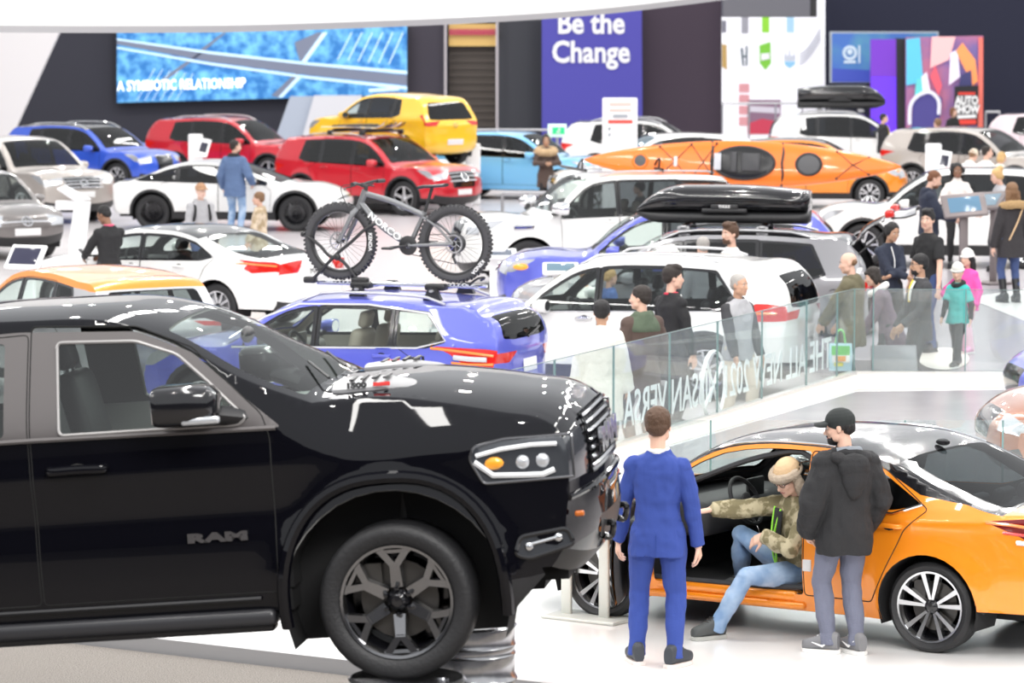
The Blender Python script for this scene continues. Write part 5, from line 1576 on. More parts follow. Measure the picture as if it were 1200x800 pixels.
# green exit sign
g = dep(653, 153, 92); r = empty('exit_sign', 'small green running-man exit sign by the blue banner', 'sign', (g.x, 92, 0))
mb = MB(); mb.rbox((0, 0, g.z), (.46, .06, .32), .02); mb.build('sign_box', mat('sign pale', (.7, .9, .78), .5, emit=.3), r)
mb = MB(); mb.rbox((.03, -.035, g.z), (.30, .02, .17), .006); mb.build('sign_face', mat('exit green', (.02, .52, .20), .5, emit=.5), r)
mb = MB(); mb.ball((.05, -.05, g.z + .05), (.022, .01, .022), 8); mb.tube([(.04, -.05, g.z + .02), (.02, -.05, g.z - .03), (-.02, -.05, g.z - .06)], .016, 5); mb.tube([(.02, -.05, g.z - .03), (.07, -.05, g.z - .06)], .014, 5); mb.tube([(.0, -.05, g.z + .0), (.09, -.05, g.z + .01)], .011, 5); mb.build('running_figure', WHITEP, r)
mb = MB(); mb.tube([(0, 0, 0), (0, 0, g.z - .15)], .03, 8); mb.lathe([(0, .03), (.16, .02), (.18, 0), (0, 0)], 16); mb.build('post', SILVERP, r, fixn=True)

def kiosk(label, px, ytop, Y, w=.45, hh=None, tilt=35, yaw=0, scr=(.03, .03, .06), m=None, back=False):
    """white pedestal with a tilted tablet head"""
    m = m or mat('kiosk white', (.86, .86, .87), .35)
    c = dep(px, ytop, Y)
    r = empty('info_kiosk', label, 'kiosk', (c.x, Y, 0), R_(yaw))
    H = c.z
    mb = MB(); mb.rbox((0, .05, H * .45), (w * .42, .08, H * .9), .03); mb.build('post', m, r)
    mb = MB(); mb.rbox((0, .05, .02), (w * .9, .5, .04), .015); mb.build('base', m, r)
    M = Matrix.Translation((0, 0, H - w * .28 * math.sin(R_(tilt)) - .02)) @ Matrix.Rotation(R_(90 - tilt if not back else -(90 - tilt)), 4, 'X')
    mb = MB(); mb.rbox((0, 0, 0), (w, w * .72, .05), .02, M); hd = mb.build('tablet_head', m, r)
    mb = MB(); mb.rbox((0, 0, .027), (w * .78, w * .5, .008), .003, M); mb.build('screen', mat('kiosk screen %.2f %.2f' % (scr[0], scr[2]), scr, .1, emit=.15), hd)
    return r
def slab_kiosk(label, px, ytop, wpx, Y, scr=True, lean=0.0, h0=0.0, yaw=0):
    """white upright slab with a small angled screen wing"""
    c = dep(px, ytop, Y); w = wpx * Y / 4400; H = c.z
    r = empty('info_kiosk', label, 'kiosk', (c.x, Y, 0), R_(yaw))
    mb = MB(); mb.rbox((0, 0, H / 2), (w, .10, H), .04); mb.build('panel', mat('kiosk white', (.86, .86, .87), .35), r)
    if scr:
        M = Matrix.Translation((w * .55, -.18, H * .80)) @ Matrix.Rotation(R_(55), 4, 'X') @ Matrix.Rotation(R_(-12), 4, 'Z')
        mb = MB(); mb.rbox((0, 0, 0), (w * .9, .5, .05), .02, M); wg = mb.build('screen_wing', MATS['kiosk white'], r)
        mb = MB(); mb.rbox((.02, 0, .028), (w * .5, .27, .006), .002, M); mb.build('screen', mat('kiosk dark screen', (.03, .03, .05), .1), wg)
    return r
slab_kiosk('white kiosk with a small dark screen before the far-left red SUV', 229, 157, 17, 88)
slab_kiosk('white kiosk standing between the red SUV and the light blue car', 554, 168, 18, 86.5, False, yaw=10)
slab_kiosk('white kiosk with a dark tablet before the champagne SUV', 1094, 168, 19, 77)
kiosk('white kiosk with dark tablet tipped up at the left edge', 30, 291, 51.0, .55, tilt=40, yaw=-25)
kiosk('small kiosk with dark tablet in front of the white off-roader', 583, 284, 58.0, .58, tilt=75, scr=(.10, .12, .16))
kiosk('white-framed tablet kiosk in front of the blue hood', 657, 302, 47.45, .46, tilt=70, yaw=0, scr=(.10, .17, .22))
# white folded sign stand at left: post with bent top arm
Y = 62.0
c = dep(98, 215, Y)
r = empty('sign_stand', 'white cranked sign stand between the grey and silver-beige SUVs', 'stand', (c.x, Y, 0))
def q(px, py): p = dep(px, py, Y); return (p.x - c.x, p.z)
mb = MB(); M = Matrix(((1, 0, 0, 0), (0, 0, -1, .12), (0, 1, 0, 0), (0, 0, 0, 1)))
zl = dep(90, 296, Y).z
mb.prism([q(80, 290), q(100, 290), q(106, 236), q(88, 234)], 0, .2, M); mb.build('post', MATS['kiosk white'], r, smooth=False, fixn=True, bevel=.02)
mb = MB(); mb.prism([q(88, 236), q(107, 234), q(76, 217), q(66, 221)], 0, .2, M); mb.build('arm', MATS['kiosk white'], r, smooth=False, fixn=True, bevel=.02)
mb = MB(); mb.prism([q(65, 246), q(93, 246), q(93, 235), q(65, 235)], .04, .16, M); mb.build('crosspiece', MATS['kiosk white'], r, smooth=False, fixn=True, bevel=.02)
p = q(90, 290); mb = MB(); mb.rbox((p[0], 0, p[1] / 2), (.26, .18, p[1] + .02), .03); mb.rbox((p[0], 0, .03), (.7, .6, .06), .02); mb.build('foot', MATS['kiosk white'], r)
# touch-screen desks in the group at right
def touch(label, px, ytop, Y, w, yaw, scr):
    c = dep(px, ytop, Y); H = c.z - AZ
    r = empty('touch_screen_stand', label, 'touch screen', (c.x, Y, AZ), R_(yaw))
    GM = mat('warm grey metal', (.22, .19, .19), .4, .4)
    mb = MB(); mb.rbox((0, .03, H * .45), (.13, .06, H * .9), .02); mb.build('post', GM, r)
    mb = MB(); mb.rbox((0, .03, .02), (.5, .5, .04), .015); mb.build('base', GM, r)
    M = Matrix.Translation((0, -.02, H - .16)) @ Matrix.Rotation(R_(52), 4, 'X') @ Matrix.Rotation(R_(6), 4, 'Z')
    mb = MB(); mb.rbox((0, 0, 0), (w, w * .62, .06), .02, M); hd = mb.build('housing', GM, r)
    mb = MB(); mb.rbox((0, 0, .032), (w * .72, w * .40, .006), .002, M); mb.build('screen', mat('touch screen %.2f' % scr[0], tuple(c * .5 for c in scr), .1, emit=.12), hd)
touch('grey touch-screen stand with blue screen before the white-topped woman', 1130, 228, 55.5, .66, 0, (.22, .42, .62))
touch('grey touch-screen stand at which the blonde person in grey looks', 1163, 223, 57.5, .55, -60, (.35, .50, .62))
# tilted monitor panel behind the railing
c = dep(1048, 406, 43.75); r = empty('monitor_stand', 'grey tilted display panel behind the glass railing corner', 'display', (c.x, 43.75, 0))
H = c.z
M = Matrix.Translation((0, 0, H - .17)) @ Matrix.Rotation(R_(62), 4, 'X')
mb = MB(); mb.rbox((0, 0, 0), (.54, .40, .03), .012, M); pn = mb.build('panel', mat('display grey', (.20, .19, .205), .3, .2), r)
mb = MB(); mb.rbox((0, 0, -.02), (.5, .36, .01), .004, M); mb.build('panel_back', SILVERP, pn)
mb = MB(); mb.tube([(0, .05, 0), (0, .05, H - .2)], .035, 8); mb.rbox((0, .05, .02), (.5, .4, .04), .015); mb.build('stand', WHITEP, r)
# U-frame sign stand on the stage before the orange saloon
P0 = gnd(664, 722, STZ); P1 = gnd(708, 727, STZ)
r = empty('sign_stand', 'white U-shaped sign frame standing before the orange saloon front wheel', 'stand', ((P0.x + P1.x) / 2, (P0.y + P1.y) / 2, STZ), math.atan2(P1.y - P0.y, P1.x - P0.x))
W_ = (P1 - P0).length; FM = mat('frame pale metal', (.66, .68, .64), .4, .2)
mb = MB()
for s in (-1, 1): mb.rbox((s * W_ / 2, 0, .52), (.085, .03, 1.04), .012)
mb.build('posts', FM, r); mb = MB(); mb.rbox((.04, 0, .012), (W_ + .3, .34, .024), .01); mb.build('base_plate', FM, r)
mb = MB(); M = Matrix.Translation((0, -.02, 1.06)) @ Matrix.Rotation(R_(50), 4, 'X'); mb.rbox((.12, .0, 0), (.52, .36, .04), .015, M); sp = mb.build('sign_panel', WHITEP, r)
mb = MB(); mb.rbox((.12, -.02, .022), (.42, .02, .004), .001, M); mb.build('print_line', BLACKP, sp)

# ------------------------------------------------------------------ drums under the pickup
DR = mat('galvanised drum', (.55, .55, .56), .22, .9, noise=(6, (.40, .40, .42), .4, .6))
def drum(label, x, y, zt, h=.89, r=.295):
    e = empty('steel_drum', label, 'drum', (x, y, zt - h))
    pr = [(0, 0), (r, 0), (r + .012, .012), (r, .03)]
    for zz in (.30, .58): pr += [(r, zz - .03), (r + .016, zz), (r, zz + .03)]
    for zz in (.12, .17, .44, .49, .72, .77): pr += [(r, zz - .012), (r + .006, zz), (r, zz + .012)]
    pr = sorted(pr[:2], key=lambda p: 0) + sorted(pr[2:], key=lambda p: p[1]) + [(r, h - .03), (r + .012, h - .012), (r - .004, h), (r - .016, h - .012), (0, h - .014)]
    mb = MB(); mb.lathe(pr, 40); mb.build('barrel', DR, e, fixn=True, angle=50)
    mb = MB(); mb.lathe([(.035, h - .014), (.035, h - .002), (0, h - .002)], 12, M=Matrix.Translation((r * .6, 0, 0))); mb.build('bung', CHROME, e, fixn=True)
    return e
wn = RMW @ Vector((0, -.855, 0)); wf = RMW @ Vector((0, .855, 0))
drum('steel drum under the near front tyre of the pickup', wn.x, wn.y, wn.z + .0)
drum('shiny steel drum under the far front tyre of the pickup', wf.x + .04, wf.y, wf.z + .0)
rn = RMW @ Vector((-3.67, -.855, 0)); rf = RMW @ Vector((-3.67, .855, 0))
e = empty('display_plinth', 'dark plinth below the drums that carry the pickup', 'plinth', (RO.x - 1.7, RO.y, CZ))
zp = wn.z - .89 - CZ - .004
mb = MB(); mb.rbox((0, .2, zp / 2), (6.4, 3.0, zp), .05); mb.build('deck', mat('plinth charcoal', (.05, .05, .055), .6), e)
mb = MB()
for p in (rn, rf): mb.rbox((p.x - e.location.x, p.y - e.location.y, (p.z - CZ + zp) / 2), (.6, .45, p.z - CZ - zp), .03)
mb.build('rear_blocks', mat('plinth charcoal', (0, 0, 0)), e)
# plinth of the yellow hatchback
mb = MB(); mb.rbox((-2.75, 86.6, .475), (3.7, 4.4, .95), .05); o = mb.build('display_plinth', mat('plinth white', (.7, .7, .72), .5)); tag(o, 'white plinth under the yellow hatchback', 'plinth')

# ------------------------------------------------------------------ glass railing with mirrored lettering
zS = STZ
def rail_run(label, pts, h, lines=True):
    """pts: stage points; one railing of glass panes in a low shoe"""
    o = empty('glass_railing', label, 'railing', (pts[0].x, pts[0].y, zS))
    base = Vector((pts[0].x, pts[0].y, zS))
    for a, b in zip(pts[:-1], pts[1:]):
        d = b - a; L = d.length; u = d.normalized(); nv = Vector((0, 0, 1)).cross(u)
        M = frame(a - base, u, nv, (0, 0, 1))
        mb = MB(); mb.box((.012, -.006, .02), (L - .012, .006, h), M); gp = mb.build('glass_pane', RAILGL, o, smooth=False)
        mb = MB(); mb.box((0, -.009, .02), (.016, .009, h), M); mb.build('pane_edge', mat('glass edge green', (.16, .26, .26), .2), gp, smooth=False)
        mb = MB(); mb.box((.012, -.006, h - .007), (L - .012, .006, h), M); lines and mb.build('top_edge', mat('glass edge', (.34, .42, .42), .2), gp, smooth=False)
        mb = MB(); mb.box((0, -.05, 0), (L, .05, .035), M); mb.build('shoe', mat('rail shoe', (.72, .70, .68), .3, .5), o, smooth=False)
    return o
K0, K1, K2 = gnd(560, 573, zS), gnd(1000, 438, zS), gnd(1330, 441, zS)
px_joints = [(560, 573), (638, 545), (710, 524), (778, 504), (838, 487), (890, 471), (942, 455), (978, 444), (1000, 438)]
pts = [gnd(x, y, zS) for x, y in px_joints]
pts = [K0 + (K1 - K0) * ((p - K0).dot(K1 - K0) / (K1 - K0).length_squared) for p in pts]
rl = rail_run('glass railing with mirrored white lettering along the stage edge', pts + [gnd(1022, 438.2, zS), gnd(1130, 439, zS), gnd(1240, 440, zS), K2], 1.0)
u = (K0 - K1).normalized()      # read from the hall side
nv = Vector((0, 0, 1)).cross(u)
VIN = mat('white vinyl letters', (.93, .94, .95), .5)
b0 = gnd(978, 444.5, zS)
cen = (gnd(729, 518.5, zS) + b0) / 2
tw = (gnd(729, 518.5, zS) - b0).length
t = text_mesh('vinyl_lettering', 'THE ALL NEW 2021 NISSAN VERSA', .50, VIN, None, .002, 'CENTER', .004, None)
w0 = max(v.co.x for v in t.data.vertices) - min(v.co.x for v in t.data.vertices)
M = frame(cen + Vector((0, 0, .30)) + nv * .014 * -1, u, (0, 0, 1))
t.data.transform(M @ Matrix.Diagonal((tw / w0, 1, 1, 1)))
t.parent = rl; t.matrix_parent_inverse = rl.matrix_world.inverted() if 0 else Matrix.Translation(-rl.location)
ce = gnd(838, 487.5, zS) + Vector((0, 0, .33)) - nv * .02
mb = MB(); M = frame(ce, u, (0, 0, 1))
for rr, th in ((.36, .022),): mb.tube([M @ Vector((rr * math.cos(2 * PI * i / 40), rr * math.sin(2 * PI * i / 40), 0)) for i in range(41)], th, 6, flat=.4)
mb.tube([M @ Vector((-.3, .22, 0)), M @ Vector((.3, -.22, 0))], .02, 6); mb.tube([M @ Vector((-.2, -.28, 0)), M @ Vector((.24, .28, 0))], .016, 6)
o = mb.build('vinyl_emblem', VIN, rl); o.matrix_parent_inverse = Matrix.Translation(-rl.location)
f0, f1 = gnd(700, 575, zS), gnd(1064, 556, zS)
def top_at(px, py, Y): return dep(px, py, Y)
fr = [Vector((dep(px, 0, 30.6).x, 30.6, zS)) for px in (600, 718, 834, 1064, 1180, 1330)]
rail_run('second glass railing nearer the orange saloon', fr, .92, False)

# back rails of round tube
def tube_rail(label, px0, px1, ytop, Y, n, drop=1.05):
    a, b = dep(px0, ytop, Y), dep(px1, ytop, Y)
    r = empty('barrier_rail', label, 'railing', (a.x, Y, 0))
    m = mat('rail steel', (.45, .45, .47), .35, .7)
    mb = MB(); mb.tube([(0, 0, a.z), (b.x - a.x, 0, b.z)], .035, 8); mb.build('top_rail', m, r)
    for k in range(n):
        x = (b.x - a.x) * (k + .02) / (n - .96 if n > 1 else 1)
        mb = MB(); mb.tube([(x, 0, 0), (x, 0, a.z - .02)], .03, 8); mb.build('post', m, r)
tube_rail('steel barrier rail by the woman with the fur collar', 588, 652, 226, 66.5, 3)
tube_rail('steel barrier rail in front of the shield wall', 846, 972, 121, 118, 5)
tube_rail('steel barrier rail behind the yellow hatchback and the banner', 556, 690, 152, 112, 4)
tube_rail('two-post barrier under the navy wall at the right', 1155, 1172, 131, 112, 2)
# shopping bag
P = gnd(985, 436, 0) ; Y = 44.05; c = dep(985, 400, Y)
r = empty('shopping_bag', 'green, blue and white shopping bag held behind the railing', 'bag', (c.x, Y, dep(985, 434, Y).z))
hb_ = dep(985, 402, Y).z - dep(985, 434, Y).z; wb_ = 26 * Y / 4400
mb = MB(); mb.loft([[Vector((-wb_ / 2, -.05, 0)), Vector((wb_ / 2, -.05, 0)), Vector((wb_ / 2, .05, 0)), Vector((-wb_ / 2, .05, 0))], [Vector((-wb_ * .53, -.07, hb_ * .6)), Vector((wb_ * .53, -.07, hb_ * .6)), Vector((wb_ * .53, .07, hb_ * .6)), Vector((-wb_ * .53, .07, hb_ * .6))], [Vector((-wb_ / 2, -.03, hb_)), Vector((wb_ / 2, -.03, hb_)), Vector((wb_ / 2, .03, hb_)), Vector((-wb_ / 2, .03, hb_))]])
mb.build('bag_body', mat('bag pale blue', (.55, .78, .88), .5), r, smooth=False)
for nm, x0, x1, z0, z1, col in (('print_green', -.42, .40, .58, .92, (.16, .62, .12)), ('print_white', -.40, .40, .30, .58, (.88, .88, .85)), ('print_orange', -.25, .22, .36, .55, (.95, .38, .05)), ('print_yellow', -.3, .1, .18, .34, (.85, .78, .1))):
    mb = MB(); zz = lambda v: v * hb_
    dy = -.062 - (.012 if nm == 'print_orange' else .008)
    mb.box((x0 * wb_, dy - .004, zz(z0)), (x1 * wb_, dy + .01, zz(z1))); mb.build(nm, mat('bag ' + nm, col, .5), r, smooth=False)
mb = MB(); mb.tube(smoothpts([(-.06, 0, hb_ - .02), (-.03, 0, hb_ + .14), (.03, 0, hb_ + .14), (.06, 0, hb_ - .02)], 5), .012, 6); mb.build('handle', mat('bag green', (.2, .7, .15), .5), r)
# ------------------------------------------------------------------ kayak
def on_car(car, label, name, cat, loc, rz=0.0):
    """a thing resting on a car's roof: top-level, placed in the car's frame"""
    M = car.root.matrix_basis @ Matrix.Translation(loc) @ Matrix.Rotation(rz, 4, 'Z')
    e = empty(name, label, cat); e.matrix_world = M
    return e
bpy.context.view_layer.update()
Yk = 61.9
tip0, tip1 = dep(685, 188, Yk + .4), dep(1056, 196, Yk - .4)
ax = (tip1 - tip0); Lk = ax.length; ax.normalize()
upk = Vector((0, .22, .975)); upk = (upk - ax * upk.dot(ax)).normalized()     # across the deck, upwards on screen
nk = ax.cross(upk).normalized()
if nk.y > 0: nk = -nk
km = Matrix(((ax.x, upk.x, nk.x, tip0.x), (ax.y, upk.y, nk.y, tip0.y), (ax.z, upk.z, nk.z, tip0.z), (0, 0, 0, 1)))
ky = empty('kayak', 'bright orange kayak lying on its side on the white off-roader roof', 'kayak', mw=km)
KO_ = mat('kayak orange', (.93, .20, .012), .28, coat=.6)
rings = []; rings_d = []
hw = lambda t: .385 * math.sin(PI * min(max(t, 0), 1)) ** .72
for i in range(41):
    t = i / 40
    w = max(.012, hw(t)); d = .20 * math.sin(PI * t) ** .5 + .01; dk = .10 * math.sin(PI * t) ** .6
    rock = .07 * (abs(t - .5) * 2) ** 2.2
    ring = []
    for k in range(24):
        a = 2 * PI * k / 24
        y = w * math.copysign(abs(math.cos(a)) ** .8, math.cos(a)); s = math.sin(a)
        z = (dk * s ** 1.0 if s > 0 else d * -abs(s) ** .7) + rock
        ring.append(Vector((t * Lk, y, z)))
    rings.append(ring)
mb = MB(); mb.loft(rings); mb.build('hull', KO_, ky, fixn=True, angle=0)
def kz(t): return .10 * math.sin(PI * t) ** .6 + .07 * (abs(t - .5) * 2) ** 2.2
def oval(nm, tc, rx, ry, m, rim, hole=False, dz=.0):
    x0 = tc * Lk; z0 = kz(tc)
    mb = MB(); mb.tube([(x0 + rx * math.cos(2 * PI * i / 36), ry * math.sin(2 * PI * i / 36), z0 + dz - .012 * abs(math.sin(2 * PI * i / 36))) for i in range(37)], .028, 8)
    o = mb.build(nm, rim, ky)
    mb = MB()
    if hole: mb.lathe([(0, .034), (.5, .032), (.96, .026), (1.0, .02)], 32, M=Matrix.Translation((x0, 0, z0 + dz - .01)) @ Matrix.Diagonal((rx, ry, 1, 1)))
    else: mb.lathe([(0, .034), (.55, .032), (.92, .022), (1, 0)], 32, M=Matrix.Translation((x0, 0, z0 + dz - .012)) @ Matrix.Diagonal((rx, ry, 1, 1)))
    mb.build(nm + '_cover' if not hole else nm + '_well', m, o, fixn=True)
    return o
GYH = mat('hatch grey rubber', (.09, .09, .095), .5)
ck = oval('cockpit', .508, .50, .262, mat('cockpit black', (.012, .012, .014), .25), BLACKP, True, .015)
mb = MB(); mb.rbox((.508 * Lk - .16, 0, kz(.5) + .07), (.10, .34, .05), .02); mb.rbox((.508 * Lk + .12, .0, kz(.5) + .065), (.3, .30, .04), .02); mb.build('seat', mat('kayak seat', (.05, .05, .055), .4), ck)
mb = MB(); mb.rbox((.508 * Lk - .43, 0, kz(.5) + .07), (.12, .28, .03), .012); mb.build('foot_pad', mat('kayak pale pad', (.55, .56, .6), .4), ck)
oval('rear_hatch', .712, .20, .17, GYH, BLACKP)
oval('bow_hatch', .18, .115, .11, GYH, mat('hatch ring orange', (.85, .2, .02), .4))
mb = MB(); mb.rbox((.292 * Lk, 0, kz(.292) + .01), (.06, .17, .04), .02); mb.build('carry_handle', WHITEP, ky)
mb = MB()
def deck(t, y): return Vector((t * Lk, y * hw(t), kz(t) * (1 - .35 * y * y) + .016 - .02 * y * y))
for t0, t1 in ((.24, .34), (.34, .42)):
    mb.tube([deck(t0, -.85), deck((t0 + t1) / 2, 0), deck(t1, .85)], .007, 5); mb.tube([deck(t0, .85), deck((t0 + t1) / 2, 0), deck(t1, -.85)], .007, 5)
mb.build('deck_line', BLACKP, ky)
mb = MB()
for t0, t1 in ((.80, .90),):
    mb.tube([deck(t0, -.85), deck((t0 + t1) / 2, 0), deck(t1, .85)], .007, 5); mb.tube([deck(t0, .85), deck((t0 + t1) / 2, 0), deck(t1, -.85)], .007, 5)
mb.build('deck_line', BLACKP, ky)
mb = MB()
for t in (.24, .34, .42, .80, .90):
    for y in (-.85, .85): mb.ball(deck(t, y), (.022, .022, .014), 8)
mb.build('deck_fittings', BLACKP, ky)
for t in (.405, .628):
    mb = MB()
    w = hw(t) + .012
    mb.tube([Vector((t * Lk + .02 * s_, y, z)) for y, z, s_ in ((-w, -.05, 0), (-w * .95, .03, 0), (-w * .5, kz(t) * .75 + .03, 1), (0, kz(t) + .03, 0), (w * .5, kz(t) * .75 + .03, 1), (w * .95, .03, 0), (w, -.05, 0))], .018, 6, flat=.35)
    mb.build('tie_strap', BLACKP, ky)
# cradle under the kayak
for xx in (.55, -.75):
    e = on_car(AR, 'black kayak cradle on the off-roader roof, %s' % ('front one' if xx > 0 else 'rear one'), 'kayak_cradle', 'roof rack', (xx, 0, 1.90))
    mb = MB(); mb.tube([(0, -.85, .03), (0, .85, .03)], .025, 8); mb.build('cross_bar', BLACKP, e)
    mb = MB(); mb.tube(smoothpts([(0, .60, .05), (0, .64, .2), (0, .45, .15), (0, .3, .05)], 4), .018, 6); mb.build('cradle_arm', BLACKP, e)

# ------------------------------------------------------------------ roof boxes
def roof_box(car, label, x, z, L, w, h, letters, rear_open=False):
    e = on_car(car, label, 'roof_box', 'roof box', (x, 0, z))
    rings = []; lid = []
    N = 25
    for i in range(N):
        t = i / (N - 1)
        X = L * (.5 - t)
        tp = (1 - (1 - min(1, t / .30)) ** 2.2) ** .8 * (1 - .22 * max(0, (t - .5) / .5) ** 2)
        ww = w / 2 * (.62 + .38 * (1 - (1 - min(1, t / .25)) ** 2)) * (1 - .12 * max(0, (t - .85) / .15) ** 2)
        def ring(z0, z1, kk):
            out = []
            for k in range(20):
                a = 2 * PI * k / 20
                out.append(Vector((X, ww * kk * math.copysign(abs(math.cos(a)) ** .5, math.cos(a)), (z0 + z1) / 2 + (z1 - z0) / 2 * math.copysign(abs(math.sin(a)) ** .6, math.sin(a)))))
            return out
        zb_ = .10 * (1 - min(1, t / .12)) ** 1.5
        rings.append(ring(zb_, h * .34 + .0, .965)); lid.append(ring(h * .30, max(h * .36 + .02, h * (.36 + .64 * tp)), 1.0))
    mb = MB(); mb.loft(rings); mb.build('base_tray', BLACKP, e, fixn=True, angle=0)
    mb = MB(); mb.loft(lid); ld = mb.build('lid', GLOSSB, e, fixn=True, angle=0)
    for sg in (1, -1):
        mb = MB(); mb.rbox((-.02 * L, sg * w / 2, h * .46), (.36, .05, .07), .02); mb.rbox((-.02 * L, sg * w / 2, h * .36), (.60, .05, .06), .02); hd = mb.build('latch', BLACKP, ld)
        if letters: text_mesh('latch_letters', letters, .05, WHITEP, hd, .002, 'CENTER', .002, frame((-.02 * L, sg * (w / 2 + .028), h * .47), (-sg, 0, 0), (0, 0, 1)))
    for xx in (.22, -.24):
        mb = MB(); mb.rbox((xx * L, 0, -.035), (.09, w * 1.05, .04), .015)
        for sg in (1, -1): mb.rbox((xx * L, sg * w * .45, -.06), (.16, .08, .07), .02)
        mb.build('mount_bar', SILVERP, e)
    return e
roof_box(GH, 'long glossy black roof box on the silver-grey SUV', -.46, 1.775, 2.25, .92, .50, 'THULE')
roof_box(WB, 'black cargo box on the white SUV near the back wall', -.36, 1.80, 2.35, .9, .62, None)

# ------------------------------------------------------------------ bicycle and its rack
Rw = .355
bz = 1.685; BKX, BKS = -.77, 1.17
bk = on_car(QA, 'grey fat-tyre mountain bike standing on the blue crossover roof', 'bicycle', 'bicycle', (BKX, .34, bz))
bk.scale = (BKS, BKS, BKS)
CARB = mat('graphite frame', (.20, .205, .215), .35, .4)
KNOB = mat('knobbly tyre', (.055, .055, .06), .7)
def bwheel(x, front):
    mb = MB(); n = 56
    mb.lathe([(Rw - .066, -.028), (Rw - .042, -.042), (Rw - .018, -.040), (Rw - .006, -.025), (Rw - .002, 0), (Rw - .006, .025), (Rw - .018, .040), (Rw - .042, .042), (Rw - .066, .028), (Rw - .07, 0), (Rw - .066, -.028)], n, axis='y')
    for k in range(n):
        M = Matrix.Rotation(2 * PI * k / n, 4, 'Y')
        for yy, rr in ((-.036, Rw - .008), (-.012 + .024 * (k % 2), Rw + .002), (.036, Rw - .008)):
            mb.cbox((rr, yy, 0), (.016, .014, .020), M)
    w = mb.build('bicycle_wheel', KNOB, bk, fixn=True); w.location = (x, 0, Rw)
    mb = MB(); mb.lathe([(Rw - .063, -.03), (Rw - .084, -.028), (Rw - .09, 0), (Rw - .084, .028), (Rw - .063, .03)], 48, axis='y'); mb.build('rim', BLACKP, w, fixn=True)
    mb = MB()
    for k in range(32):
        a = 2 * PI * k / 32; b = a + (.5 if k % 4 < 2 else -.5); s = .025 if k % 2 else -.025
        mb.tube([(.024 * math.cos(b), s, .024 * math.sin(b)), ((Rw - .1) * math.cos(a), 0, (Rw - .1) * math.sin(a))], .0014, 4)
    mb.build('spokes', BLACKP, w)
    mb = MB(); mb.tube([(0, -.055, 0), (0, .055, 0)], .022, 10); mb.build('hub', BLACKP, w)
    mb = MB(); y = .05
    for k in range(40):
        a0, a1 = 2 * PI * k / 40, 2 * PI * (k + 1) / 40
    mb.lathe([(.072, y), (.088, y), (.088, y + .002), (.072, y + .002), (.072, y)], 36, axis='y'); mb.lathe([(.02, y), (.03, y), (.03, y + .002), (.02, y + .002)], 20, axis='y')
    for k in range(8): mb.tube([(.028 * math.cos(.785 * k), y, .028 * math.sin(.785 * k)), (.075 * math.cos(.785 * k + .5), y, .075 * math.sin(.785 * k + .5))], .005, 4, flat=.4)
    mb.build('brake_disc', CHROME, w, fixn=True)
    text_mesh('tyre_letters', 'KENDA', .05, WHITEP, w, .001, 'CENTER', .001, frame((-(Rw - .04), .047, 0), (0, 0, -1), (-1, 0, 0)) if front else frame((-(Rw - .04) * .75, .047, -(Rw - .04) * .66), (.66, 0, -.75), (-.75, 0, -.66)))
    return w
FXw, RXw = .57, -.57
bwheel(FXw, True); bwheel(RXw, False)
ht, hb2 = Vector((.33, 0, .80)), Vector((.375, 0, .68)); bb_ = Vector((-.12, 0, .33)); st_ = Vector((-.27, 0, .64)); sp_ = Vector((-.34, 0, .86)); rh = Vector((RXw, 0, Rw))
mb = MB()
mb.tube([ht + Vector((-.01, 0, .03)), hb2 + Vector((.01, 0, -.02))], .032, 10)
mb.tube(smoothpts([hb2 + Vector((-.01, 0, .03)), Vector((.16, 0, .50)), bb_], 4), [.035] * 9, 10, flat=.8)
mb.tube(smoothpts([ht, Vector((.05, 0, .73)), st_ + Vector((.02, 0, -.03))], 4), .026, 10)
mb.tube([bb_, st_], .024, 10); mb.ball(bb_, .042, 10)
for s in (-1, 1):
    mb.tube(smoothpts([st_ + Vector((.01, s * .02, -.05)), Vector((-.42, s * .06, .50)), rh + Vector((0, s * .075, 0))], 4), .013, 8)
    mb.tube(smoothpts([bb_ + Vector((-.02, s * .03, 0)), Vector((-.3, s * .07, .34)), rh + Vector((0, s * .075, 0))], 4), .016, 8)
fr_ = mb.build('frame', CARB, bk, fixn=True)
dvec = (bb_ - hb2).normalized()
text_mesh('frame_letters', 'NORCO', .085, WHITEP, fr_, .002, 'CENTER', .002, frame(hb2.lerp(bb_, .52) + Vector((0, .036, 0)), dvec, (dvec.z * -1 * -1, 0, -dvec.x * 1) if 0 else Vector((0, 1, 0)).cross(dvec), None), sx=1.2)
mb = MB(); mb.tube([hb2, hb2 + Vector((.035, 0, -.05))], .03, 8)
for s in (-1, 1): mb.tube(smoothpts([hb2 + Vector((.02, s * .03, -.03)), hb2 + Vector((.06, s * .075, -.10)), Vector((FXw - .02, s * .085, Rw))], 4), [.028] * 4 + [.022] * 5, 8)
mb.tube([hb2 + Vector((.05, -.07, -.06)), hb2 + Vector((.05, .07, -.06))], .026, 8); mb.build('fork', CARB, bk, fixn=True)
mb = MB(); mb.tube([st_, sp_], .016, 8); mb.build('seat_post', BLACKP, bk)
mb = MB()
rings = []
for x, w, zz in ((-.14, .07, .03), (-.10, .075, .025), (0, .045, .015), (.08, .022, .012), (.14, .014, .0)):
    rings.append([sp_ + Vector((x, w * math.cos(2 * PI * i / 12), zz + .016 * math.sin(2 * PI * i / 12))) for i in range(12)])
mb.loft(rings); mb.build('saddle', BLACKP, bk, fixn=True)
mb = MB(); top_ = ht + Vector((-.02, 0, .06)); mb.tube([ht + Vector((-.01, 0, .02)), top_, top_ + Vector((.05, 0, .02))], .022, 8)
